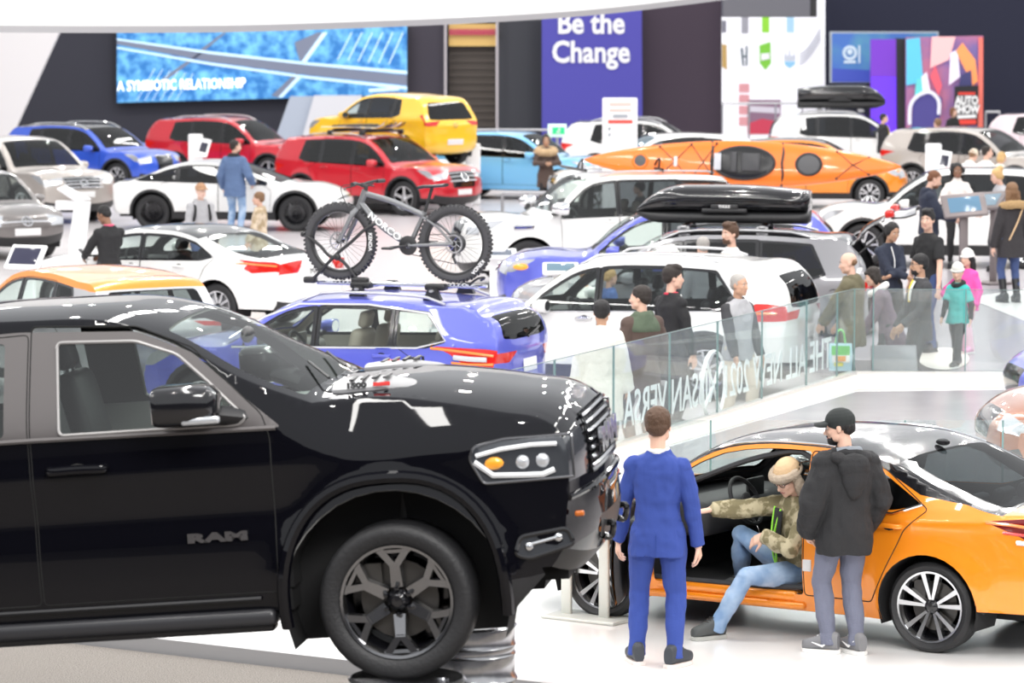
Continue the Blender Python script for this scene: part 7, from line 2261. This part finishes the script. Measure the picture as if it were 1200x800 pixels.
def x_big_hood(m):
    def f(c):
        T, s = c['T'], c['s']; mb = MB(); R4 = c['RS'].to_4x4()
        for q, rr in (((0, -.155, .43), (.13, .065, .10)), ((0, -.165, .36), (.105, .055, .11)), ((0, -.16, .28), (.06, .04, .08)), ((-.10, -.09, .49), (.06, .08, .05)), ((.10, -.09, .49), (.06, .08, .05))):
            mb.ball((0, 0, 0), [a * s for a in rr], 14, Matrix.Translation(T(*q, True)) @ R4)
        remesh(mb.build('hood', m, c['root'], fixn=True, angle=0), c['V'], 3, .02)
    return f
# ------------------------------------------------------------------ who stands where
def spot(px, ytop, h, zf=0.0): return gnd(px, ytop, zf + h)
def tolocal(loc, face, w, s):
    d = Vector(w) - Vector((loc[0], loc[1], 0)); return Matrix.Rotation(-R_(face - 90), 3, 'Z') @ d / s
NAVY = cloth('royal navy suit', (.030, .062, .29), (140, .15))
BLKC = cloth('black cloth', (.018, .018, .02)); CHAR = cloth('charcoal cloth', (.05, .05, .055)); DKNAVY = cloth('dark navy cloth', (.022, .028, .05))
WHTC = cloth('white cloth', (.80, .79, .77)); CREAM = cloth('cream quilted cloth', (.82, .79, .72), (40, .5)); GREYC = cloth('grey cloth', (.42, .42, .44)); SLATE = cloth('slate grey cloth', (.15, .16, .22))
DENIM = mat('cloth light denim', (.20, .32, .52), .85, bump=(200, .2), noise=(5, (.42, .54, .70), .4, .65)); DKDEN = cloth('dark denim', (.05, .08, .20)); KHAKI = cloth('beige chino', (.62, .54, .44))
OLIVE = cloth('olive cloth', (.14, .125, .075)); BROWN = cloth('brown cloth', (.09, .06, .05)); GREEN = cloth('green hood', (.09, .12, .08)); TEAL = cloth('teal tee', (.05, .45, .42)); PINK = cloth('hot pink', (.85, .10, .42)); PALEPINK = cloth('pale pink', (.80, .55, .65))
PURPLE = cloth('mauve coat', (.16, .11, .15)); PUFF = cloth('blue grey padded cloth', (.10, .16, .30), (30, .5)); CAMO = mat('cloth camo', (.20, .17, .09), .85, noise=(14, (.46, .40, .26), .46, .56)); CAMO2 = mat('cloth pale camo', (.42, .32, .20), .85, noise=(10, (.70, .58, .44), .42, .6))
RED = cloth('red polo', (.62, .03, .07)); FURM = mat('cloth tan fur', (.50, .33, .16), .95, bump=(150, .8)); FURG = mat('cloth grey fur', (.52, .42, .32), .95, bump=(150, .8)); TAN = cloth('tan suede', (.66, .46, .27)); YEL = cloth('yellow tie', (.85, .62, .05))
BSH = mat('black leather', (.015, .015, .017), .35); GSH = mat('grey mesh shoe', (.20, .20, .21), .7); LSH = mat('dark slate shoe', (.04, .045, .055), .6); WSO = mat('white sole', (.80, .79, .77), .6); TSO = mat('pale gum sole', (.75, .66, .62), .6)

# --- foreground three
p = spot(771, 478, 1.70, STZ)
person('man in a bright blue suit seen from behind on the stage', p, 84, 1.70, 'light', True, dict(hl=(-.27, .13, .83), hr=(.27, .04, .82), fl=(-.14, .05), fr=(.12, -.05), tl=18, tr=-30, yaw=-6, curl=.55, el=(-.8, -1, -.2)),
       [dict(m=WHTC, thick=.003, hem=-.06, name='shirt', collar=.035), dict(m=NAVY, thick=.012, hem=-.17, name='suit_jacket', flare=.004, collar=.012)], (NAVY, .95), (LSH, TSO), ('short', 'brown'), STZ,
       extras=[x_strip('vent_seam', cloth('dark seam', (.02, .05, .26)), [(0, -.128, -.02), (0, -.142, -.10), (0, -.150, -.16)], .004, 1, False)])
p = spot(990, 480, 1.64, STZ)
person('man in black hooded jacket and black cap beside the orange saloon', p, 112, 1.64, 'light', True, dict(yaw=54, nod=8, hl=(-.22, .12, .88), hr=(.22, .13, .88), el=(-.7, -.9, 0), er=(.7, -.9, 0), fl=(-.08, .07), fr=(.09, -.04), tl=46, tr=8, curl=.9),
       [dict(m=BLKC, thick=.052, hem=-.20, name='jacket', hood=True, collar=.05, flare=-.02)], (SLATE, .98), (GSH, WSO, 'low', WHITEP), ('crop', 'black', 'beard'), STZ,
       extras=[x_cap(mat('cap black', (.018, .022, .022), .8)), x_big_hood(BLKC), x_strip('hood_lining', mat('grey melange', (.22, .24, .27), .9), [(-.09, -.055, .545), (0, -.085, .555), (.09, -.055, .545)], .030, .7), x_strip('shoulder_stripe', mat('reflective grey', (.16, .17, .17), .5), [(-.262, .03, .33), (-.268, -.03, .33), (-.245, -.075, .33)], .02, .5)])
# seated driver: hips on the seat edge, one leg out on the stage
SNM = SN.root.matrix_basis
seat = SNM @ Vector((-.15, .62, 0)); fc = 200
h = 1.68; s = h / 1.75
loc = (seat.x, seat.y)
def L_(w): return tuple(tolocal(loc, fc, Vector((w[0], w[1], w[2] - STZ)), s))
foot = gnd(838, 748, STZ); inner = SNM @ Vector((.38, .48, .30)); hand = dep(832, 597, 25.7)
fl, fi = L_(foot), L_((inner.x, inner.y, STZ + .30))
kn1 = L_(dep(905, 640, 25.1)); kn2 = L_(dep(845, 655, 25.5)); lap = L_(dep(921, 617, 25.3))
hd_ = L_(hand)
person('seated man in camouflage jacket and fur trapper hat, one leg out of the car', loc, fc, h, 'light', True,
       dict(hip=.46, lean=2, side=-6, yaw=18, nod=24, fl=fl[:2], fzl=0, fr=fi[:2], fzr=.22, tl=10, tr=10, kl=(-.3, .6, 1), kr=(.0, .5, 1), hr=hd_, hl=(-.06, .27, .72), er=(.4, 0, -1), el=(-1, -.4, -.3), curl=.35, pmr=(0, 0, -1), pml=(.4, -.6, -.5), hdr=(.1, 1, -.15), hdl=(.5, .4, -.3)),
       [dict(m=BLKC, thick=.008, hem=-.10, name='black_top'), dict(m=CAMO, thick=.024, hem=-.06, name='camouflage_jacket', collar=.03)], (DENIM, .95), (mat('hiking shoe grey', (.08, .085, .085), .7), mat('shoe sole grey', (.45, .45, .42), .7)), ('short', 'black'), STZ,
       extras=[x_glasses(), x_cap(TAN, FURG, True),
               x_at(lambda c: (lambda mb: ([mb.tube([c['H'] @ (Vector((sg * .085, -.01, .03)) * c['k']), c['H'] @ (Vector((sg * .094, -.005, -.05)) * c['k']), c['H'] @ (Vector((sg * .084, .0, -.115)) * c['k'])], [.035 * c['k'], .04 * c['k'], .028 * c['k']], 10) for sg in (-1, 1)], mb.tube([c['H'] @ (Vector((.092 * math.sin(t), .112 * math.cos(t) - .01, .055)) * c['k']) for t in [-1.7 + .34 * i for i in range(11)]], .034 * c['k'], 8), remesh(mb.build('fur_flaps', FURG, c['root'], fixn=True, angle=0), .007, 1, .016, FUR)))(MB())),
               x_strip('open_front', BLKC, [(-.03, .150, .46), (-.02, .158, .30), (-.02, .150, .12)], .058, .35), x_strip('green_lanyard', mat('lime cord', (.35, .85, .08), .5), [(-.06, .150, .47), (-.03, .182, .30), (.0, .178, .14), (-.05, .172, .06)], .008, 1), x_strip('green_lanyard', mat('lime cord', (0, 0, 0)), [(.04, .150, .47), (.02, .182, .28), (-.05, .178, .16), (-.05, .172, .06)], .008, 1),
               x_strip('badge', mat('badge dark green', (.03, .08, .05), .4), [(-.05, .178, .07), (-.05, .178, .0)], .03, .3)])

# --- visitors between the railing and the white SUV
def P_(label, px, yt, h, face, **k):
    sk = k.pop('sk', 'light'); zf = k.pop('zf', 0.0)
    return person(label, spot(px, yt, h, zf), face, h, sk, False, z=zf, **k)
P_('person in long cream padded coat seen from behind at the railing', 705, 352, 1.70, 82, sk='tan', pose=dict(hl=(-.29, .04, .74), hr=(.27, .08, .74), yaw=4), top=[dict(m=CREAM, thick=.045, hem=-.42, name='padded_coat', hood=True, flare=.02, wr=.03)], legs=(CHAR, .8), shoes=(BSH,), hair=('short', 'black'), female=True)
P_('man in brown coat with dark green hood, back to the railing', 752, 335, 1.77, 118, pose=dict(yaw=42, hl=(-.26, .12, .85), hr=(.26, .12, .85)), top=[dict(m=BROWN, thick=.032, hem=-.26, name='coat', wr=.024), dict(m=GREEN, thick=.036, hem=.36, sleeve='none', name='hood', hood=True)], legs=(CHAR, 1.0), shoes=(BSH,), hair=('short', 'dark'))
P_('young man in black jumper over red collar, looking right', 787, 312, 1.80, 40, pose=dict(yaw=-34, hl=(-.25, .1, .82), hr=(.25, .08, .82)), top=[dict(m=RED, thick=.006, hem=.2, sleeve='none', name='red_collar', collar=.03), dict(m=BLKC, thick=.014, hem=-.10, name='jumper')], legs=(CHAR, .9), shoes=(BSH,), hair=('quiff', 'dark'), extras=[x_strip('lanyard', WHITEP, [(.05, .09, .52), (.03, .145, .36), (.0, .15, .16)], .008, 1)])
P_('grey-haired man in grey gilet over dark sleeves and beige trousers', 865, 321, 1.71, -52, sk='mid', pose=dict(yaw=12, hl=(-.22, .16, .80), hr=(.20, .20, .80), fl=(-.1, .1), fr=(.12, -.1)), top=[dict(m=CHAR, thick=.018, hem=-.06, name='dark_hoodie', hood=True), dict(m=GREYC, thick=.030, hem=-.14, sleeve='none', name='gilet'), dict(m=GREYC, thick=.004, hem=.3, sleeve='none', name='shirt')], legs=(KHAKI, 1.05), shoes=(BSH,), hair=('crop', 'grey'))
P_('balding man in olive jacket looking left by the railing corner', 998, 296, 1.73, 150, pose=dict(yaw=32, nod=8, hl=(-.15, .32, .88), hr=(.2, .25, .88)), top=[dict(m=OLIVE, thick=.036, hem=-.30, name='parka', hood=True, flare=.01)], legs=(CHAR, 1.0), shoes=(BSH,), hair=('balding', 'lightbrown'))
P_('person in mauve coat and white scarf bending at the corner', 1043, 310, 1.55, 172, pose=dict(lean=18, yaw=10, hl=(-.2, .35, .85), hr=(.2, .35, .85)), top=[dict(m=PURPLE, thick=.03, hem=-.40, name='coat', flare=.03)], legs=(CHAR, .9), shoes=(BSH,), hair=('bob', 'dark'), female=True, extras=[x_ring('white_scarf', WHTC, .51, .115, .05)])
P_('man in dark suit with glasses and yellow tie', 1079, 298, 1.72, 196, sk='tan', pose=dict(hl=(-.15, .28, .92), hr=(.22, .22, .85), yaw=-4), top=[dict(m=WHTC, thick=.003, hem=.1, sleeve='none', name='shirt', collar=.03), dict(m=CHAR, thick=.018, hem=-.20, name='suit_jacket')], legs=(CHAR, .95), shoes=(BSH,), hair=('short', 'black', 'beard'), extras=[x_glasses(), x_strip('yellow_tie', YEL, [(0, .095, .52), (0, .135, .42), (0, .145, .26)], .026, .4), x_strip('shirt_front', WHTC, [(-.03, .085, .51), (-.02, .135, .40), (0, .140, .28)], .045, .3)])
P_('man in short-sleeved black polo shirt holding a child by the hand', 1088, 246, 1.76, 222, zf=AZ, pose=dict(yaw=22, hl=(-.32, .16, .80), hr=(.26, .05, .80)), top=[dict(m=BLKC, thick=.012, hem=-.14, sleeve='short', name='polo_shirt', collar=.02)], legs=(DKDEN, 1.0), shoes=(BSH,), hair=('quiff', 'black'), extras=[x_strip('wristwatch', BLACKP, [(-.31, .13, -.1), (-.33, .15, -.1)], .02, 1, False)] if 0 else [])
P_('woman in black with folded arms and dark fringe', 1043, 260, 1.62, -68, zf=AZ, sk='tan', pose=dict(yaw=8, nod=16, hl=(.12, .24, 1.05), hr=(-.12, .27, 1.03), el=(-1, .2, -.6), er=(1, .2, -.6)), top=[dict(m=DKNAVY, thick=.014, hem=-.10, name='black_top', collar=.03)], legs=(BLKC, .9), shoes=(BSH,), hair=('pony', 'black'), female=True, extras=[x_strip('lanyard', WHITEP, [(.03, .1, .5), (.0, .135, .34), (.0, .14, .2)], .008, 1)])
P_('child in teal T-shirt and pale knit hat walking', 1123, 312, 1.20, 238, zf=AZ, pose=dict(fl=(-.09, .26), fr=(.09, -.24), hl=(-.28, .08, .85), hr=(.20, .22, .85), yaw=10, nod=6, tl=0, tr=0), top=[dict(m=BLKC, thick=.008, hem=-.06, name='undershirt'), dict(m=TEAL, thick=.026, hem=-.16, sleeve='short', name='tee', flare=.02)], legs=(BLKC, 1.1), shoes=(BSH, WSO), hair=('short', 'black'), child=True, extras=[x_cap(cloth('pale grey knit', (.66, .66, .62)), None, True), x_ring('black_scarf', BLKC, .52, .085, .05)])
P_('child in hot pink jacket and white knit hat behind the teal child', 1134, 296, 1.24, 226, zf=AZ, pose=dict(hr=(.42, .2, 1.0), hl=(-.25, .1, .85)), top=[dict(m=PINK, thick=.030, hem=-.18, name='pink_jacket', flare=.02)], legs=(PALEPINK, 1.1), shoes=(mat('pink shoe', (.8, .4, .6), .6), WSO), hair=('long', 'black'), child=True, extras=[x_cap(WHTC, None, True)])
P_('bearded man in dark navy hoodie at the touch screens', 1089, 199, 1.80, 4, zf=AZ, pose=dict(yaw=-6, nod=22, hl=(-.15, .36, 1.05), hr=(.15, .36, 1.05)), top=[dict(m=DKNAVY, thick=.032, hem=-.12, name='hoodie', hood=True)], legs=(DKNAVY, 1.1), shoes=(BSH,), hair=('crop', 'auburn', 'beard'))
P_('woman with dark curls in white turtleneck behind a touch screen', 1122, 191, 1.71, -92, zf=AZ, sk='brown', pose=dict(nod=4, hl=(-.07, .26, 1.06), hr=(.09, .28, 1.04), el=(-1, -.2, -.4), er=(1, -.2, -.4)), top=[dict(m=cloth('white knit', (.80, .74, .70)), thick=.014, hem=-.06, name='turtleneck', collar=.06)], legs=(BLKC, .72), shoes=(BSH,), hair=('curly', 'black'), female=True)
P_('person with a high blond bun in grey at the right touch screen', 1172, 197, 1.66, 196, zf=AZ, pose=dict(nod=16, hl=(-.1, .34, 1.0), hr=(.12, .32, 1.0)), top=[dict(m=GREYC, thick=.014, hem=-.10, name='grey_top')], legs=(CHAR, .9), shoes=(BSH,), hair=('bun', 'blond'), female=True)
P_('woman in dark parka with tan fur hood and knee boots, from behind', 1186, 214, 1.73, 108, zf=AZ, pose=dict(hl=(-.27, .05, .78), hr=(.27, .06, .80), fl=(-.09, .03), fr=(.10, .0)), top=[dict(m=cloth('dark parka', (.03, .027, .03)), thick=.030, hem=-.26, name='parka', flare=.01)], legs=(DKDEN, .72), shoes=(BSH, BLACKP, 'boot'), hair=('long', 'lightbrown'), female=True, extras=[x_ring('fur_hood', FURM, .49, .15, .06, -.03, fur=True), x_strip('bag_strap', TAN, [(.12, -.13, .48), (.02, -.152, .25), (-.1, -.14, .0)], .012, .5)])
hb2_ = spot(1196, 214, 1.73)
P_('person in pale beige knit hat leaning over the white SUV', 1133, 174, 1.66, 40, pose=dict(lean=14, nod=10), top=[dict(m=WHTC, thick=.03, hem=-.14, name='white_coat', hood=True)], legs=(KHAKI, 1.0), shoes=(BSH,), hair=('short', 'lightbrown'), extras=[x_cap(cloth('oatmeal knit', (.72, .62, .50)), None, True)])
P_('dark-haired man in white jumper among the visitors behind the white SUV', 1156, 171, 1.80, 30, pose=dict(yaw=-20), top=[dict(m=WHTC, thick=.02, hem=-.10, name='white_jumper')], legs=(DKDEN, 1.0), shoes=(BSH,), hair=('crop', 'dark'))
P_('blond-haired person in pale coat behind the white SUV', 1172, 178, 1.58, 20, pose=dict(nod=12), top=[dict(m=CREAM, thick=.024, hem=-.2, name='pale_coat')], legs=(KHAKI, .9), shoes=(BSH,), hair=('bob', 'blond'), female=True)
# --- left and far visitors
P_('man in blue-grey padded jacket and black scarf seen from behind', 275, 164, 1.90, 70, pose=dict(yaw=-42, hl=(-.28, .1, .86), hr=(.26, .2, .95)), top=[dict(m=PUFF, thick=.040, hem=-.22, name='padded_jacket', hood=True)], legs=(DENIM, 1.0), shoes=(BSH,), hair=('crop', 'dark', 'beard'), extras=[x_ring('black_scarf', BLKC, .52, .09, .045)])
P_('man in grey hoodie, brown cap and backpack', 235, 215, 1.72, -72, sk='pale', pose=dict(yaw=10, hl=(-.24, .14, .82), hr=(.24, .14, .82)), top=[dict(m=GREYC, thick=.026, hem=-.12, name='grey_hoodie', hood=True)], legs=(DKDEN, 1.0), shoes=(BSH,), hair=('crop', 'grey'), extras=[x_cap(cloth('brown cap', (.45, .26, .15))), x_pack(BLKC)])
P_('fair-haired person in sandy camouflage coat facing left', 304, 225, 1.56, 176, pose=dict(yaw=4, hl=(-.2, .2, .8), hr=(.2, .15, .8)), top=[dict(m=CAMO2, thick=.034, hem=-.22, name='camouflage_coat', hood=True)], legs=(KHAKI, 1.0), shoes=(BSH,), hair=('short', 'lightbrown'))
P_('man in black jumper with pink collar writing on a tablet', 127, 240, 1.80, 118, sk='brown', pose=dict(yaw=34, nod=24, hl=(-.22, .36, 1.02), hr=(.05, .36, 1.02)), top=[dict(m=cloth('pink shirt', (.72, .10, .20)), thick=.008, hem=.2, sleeve='none', name='pink_collar', collar=.04), dict(m=BLKC, thick=.016, hem=-.10, name='jumper')], legs=(CHAR, 1.0), shoes=(BSH,), hair=('crop', 'black'))
P_('woman in brown coat with a huge pale fur collar', 640, 158, 1.72, -80, sk='tan', pose=dict(yaw=-8, hl=(-.06, .26, 1.12), hr=(.06, .26, 1.12), el=(-1, -.3, -.5), er=(1, -.3, -.5)), top=[dict(m=BROWN, thick=.03, hem=-.36, name='coat', flare=.01)], legs=(BLKC, .75), shoes=(BSH,), hair=('bun', 'dark'), female=True, extras=[x_ring('fur_collar', mat('cloth pale fur', (.66, .47, .28), .95, bump=(150, .8)), .46, .15, .09, .0, fur=True, w=1.25)])
person('person seen through the window of the white off-roader', spot(750, 214, 1.58), 160, 1.60, 'light', False, dict(yaw=10), [dict(m=CHAR, thick=.02, hem=-.1, name='dark_jacket')], (CHAR, 1.0), (BSH,), ('short', 'black'))
P_('bearded man with swept-up brown hair behind the white SUV roof', 857, 262, 1.87, 205, pose=dict(yaw=12), top=[dict(m=WHTC, thick=.012, hem=-.10, name='white_shirt', collar=.02)], legs=(DKDEN, 1.0), shoes=(BSH,), hair=('quiff', 'brown', 'beard'))
P_('grey-haired head behind the white SUV roof', 824, 278, 1.67, 100, top=[dict(m=GREYC, thick=.02, hem=-.10, name='jacket')], legs=(CHAR, 1.0), shoes=(BSH,), hair=('short', 'grey'))
P_('man in black jacket with yellow scarf beside the white cargo-box SUV', 1035, 133, 1.76, 10, pose=dict(yaw=-10), top=[dict(m=BLKC, thick=.03, hem=-.2, name='jacket')], legs=(CHAR, 1.0), shoes=(BSH,), hair=('crop', 'dark'), extras=[x_strip('yellow_scarf', YEL, [(.05, .09, .52), (.06, .15, .36), (.05, .155, .1)], .04, .4)])
P_('person in black before the poster below the mural', 1117, 126, 1.74, -60, pose=dict(yaw=20), top=[dict(m=BLKC, thick=.02, hem=-.1, name='jacket')], legs=(CHAR, 1.0), shoes=(BSH,), hair=('bob', 'auburn'), female=True)
P_('person with fair hair barely visible over the champagne SUV', 1099, 139, 1.72, 120, top=[dict(m=CHAR, thick=.02, hem=-.1, name='jacket')], legs=(CHAR, 1.0), shoes=(BSH,), hair=('short', 'lightbrown'))
P_('child in blue jacket seen through the white SUV front window', 714, 318, 1.29, 30, pose=None, top=[dict(m=cloth('blue jacket', (.10, .18, .45)), thick=.03, hem=-.16, name='blue_jacket')], legs=(DKDEN, 1.0), shoes=(BSH,), hair=('short', 'blond'), child=True)
P_('person in white seen through the white SUV front window', 686, 316, 1.32, 80, top=[dict(m=WHTC, thick=.03, hem=-.2, name='white_coat')], legs=(WHTC, 1.0), shoes=(BSH,), hair=('short', 'lightbrown'), child=True)
# --- things people hold
tp = spot(127, 240, 1.80); tp.z = 0
e = empty('clipboard', 'dark clipboard held by the man with pink collar', 'clipboard', tp)
Mh = Matrix.Rotation(R_(118 - 90), 4, 'Z') @ Matrix.Translation((-.08, .44, 1.10)) @ Matrix.Rotation(R_(20), 4, 'X')
mb = MB(); mb.rbox((0, 0, 0), (.34, .26, .018), .006, Mh); mb.build('board', BLACKP, e)
mb = MB(); mb.rbox((0, 0, .012), (.24, .20, .006), .001, Mh); mb.build('paper', WHITEP, e)
# ------------------------------------------------------------------ camera, light, colour
cam = bpy.data.cameras.new('camera')
cam.sensor_width = 36.0
cam.lens = 36.0 * CAM_F / 1200.0
cam.clip_end = 500
cam.dof.use_dof = True
cam.dof.focus_distance = 27.5
cam.dof.aperture_fstop = 4.2
co = bpy.data.objects.new('camera', cam)
COL.objects.link(co)
co.location = CO
co.rotation_euler = (PI / 2 - CAM_P, 0, 0)
SC.camera = co
w = bpy.data.worlds.new('hall'); SC.world = w; w.use_nodes = True
bg = w.node_tree.nodes['Background']
bg.inputs[0].default_value = (0.95, 0.97, 1.0, 1)
bg.inputs[1].default_value = 0.85
def area(name, loc, size, power, col=(1, .98, .95), rot=(0, 0, 0), sy=None, shape=None):
    l = bpy.data.lights.new(name, 'AREA')
    l.size = size; l.energy = power; l.color = col
    if sy: l.shape = 'RECTANGLE'; l.size_y = sy
    if shape: l.shape = shape
    o = bpy.data.objects.new(name, l); COL.objects.link(o)
    o.location = loc; o.rotation_euler = rot
    return o
# long hall fittings overhead and rows of spot lamps
for y in (18, 27, 36, 46, 58, 72, 88, 106):
    for x in (-13, -3, 7, 18):
        area('hall_light', (x, y, 11.5), .55, 330, sy=8)
for i in range(9):
    for j in range(7):
        area('spot_light', (-16 + j * 5.4 + (i % 2) * 2.2, 16 + i * 11, 10.5 + (i * 3 + j) % 3 * .6), .28, 130, (1, .96, .9), shape='DISK')
area('front_light', (4, 8, 11), 6, 1500, rot=(R_(40), 0, 0), sy=3)
for x in (-22, -8, 6, 20): area('wall_fill', (x, 112, 12.5), 5, 380, rot=(R_(58), 0, 0), sy=1)  # added fill lamps that wash the far wall brighter
vs = SC.view_settings
vs.view_transform = 'Standard'; vs.look = 'None'; vs.gamma = 1.0; vs.use_curve_mapping = False
SC.view_settings.exposure = 0.16
try:
    SC.cycles.use_denoising = True
    SC.cycles.max_bounces = 8; SC.cycles.transparent_max_bounces = 24; SC.cycles.diffuse_bounces = 3; SC.cycles.glossy_bounces = 4
    SC.cycles.caustics_reflective = False; SC.cycles.caustics_refractive = False
    SC.cycles.sample_clamp_indirect = 4.0
except Exception:
    pass
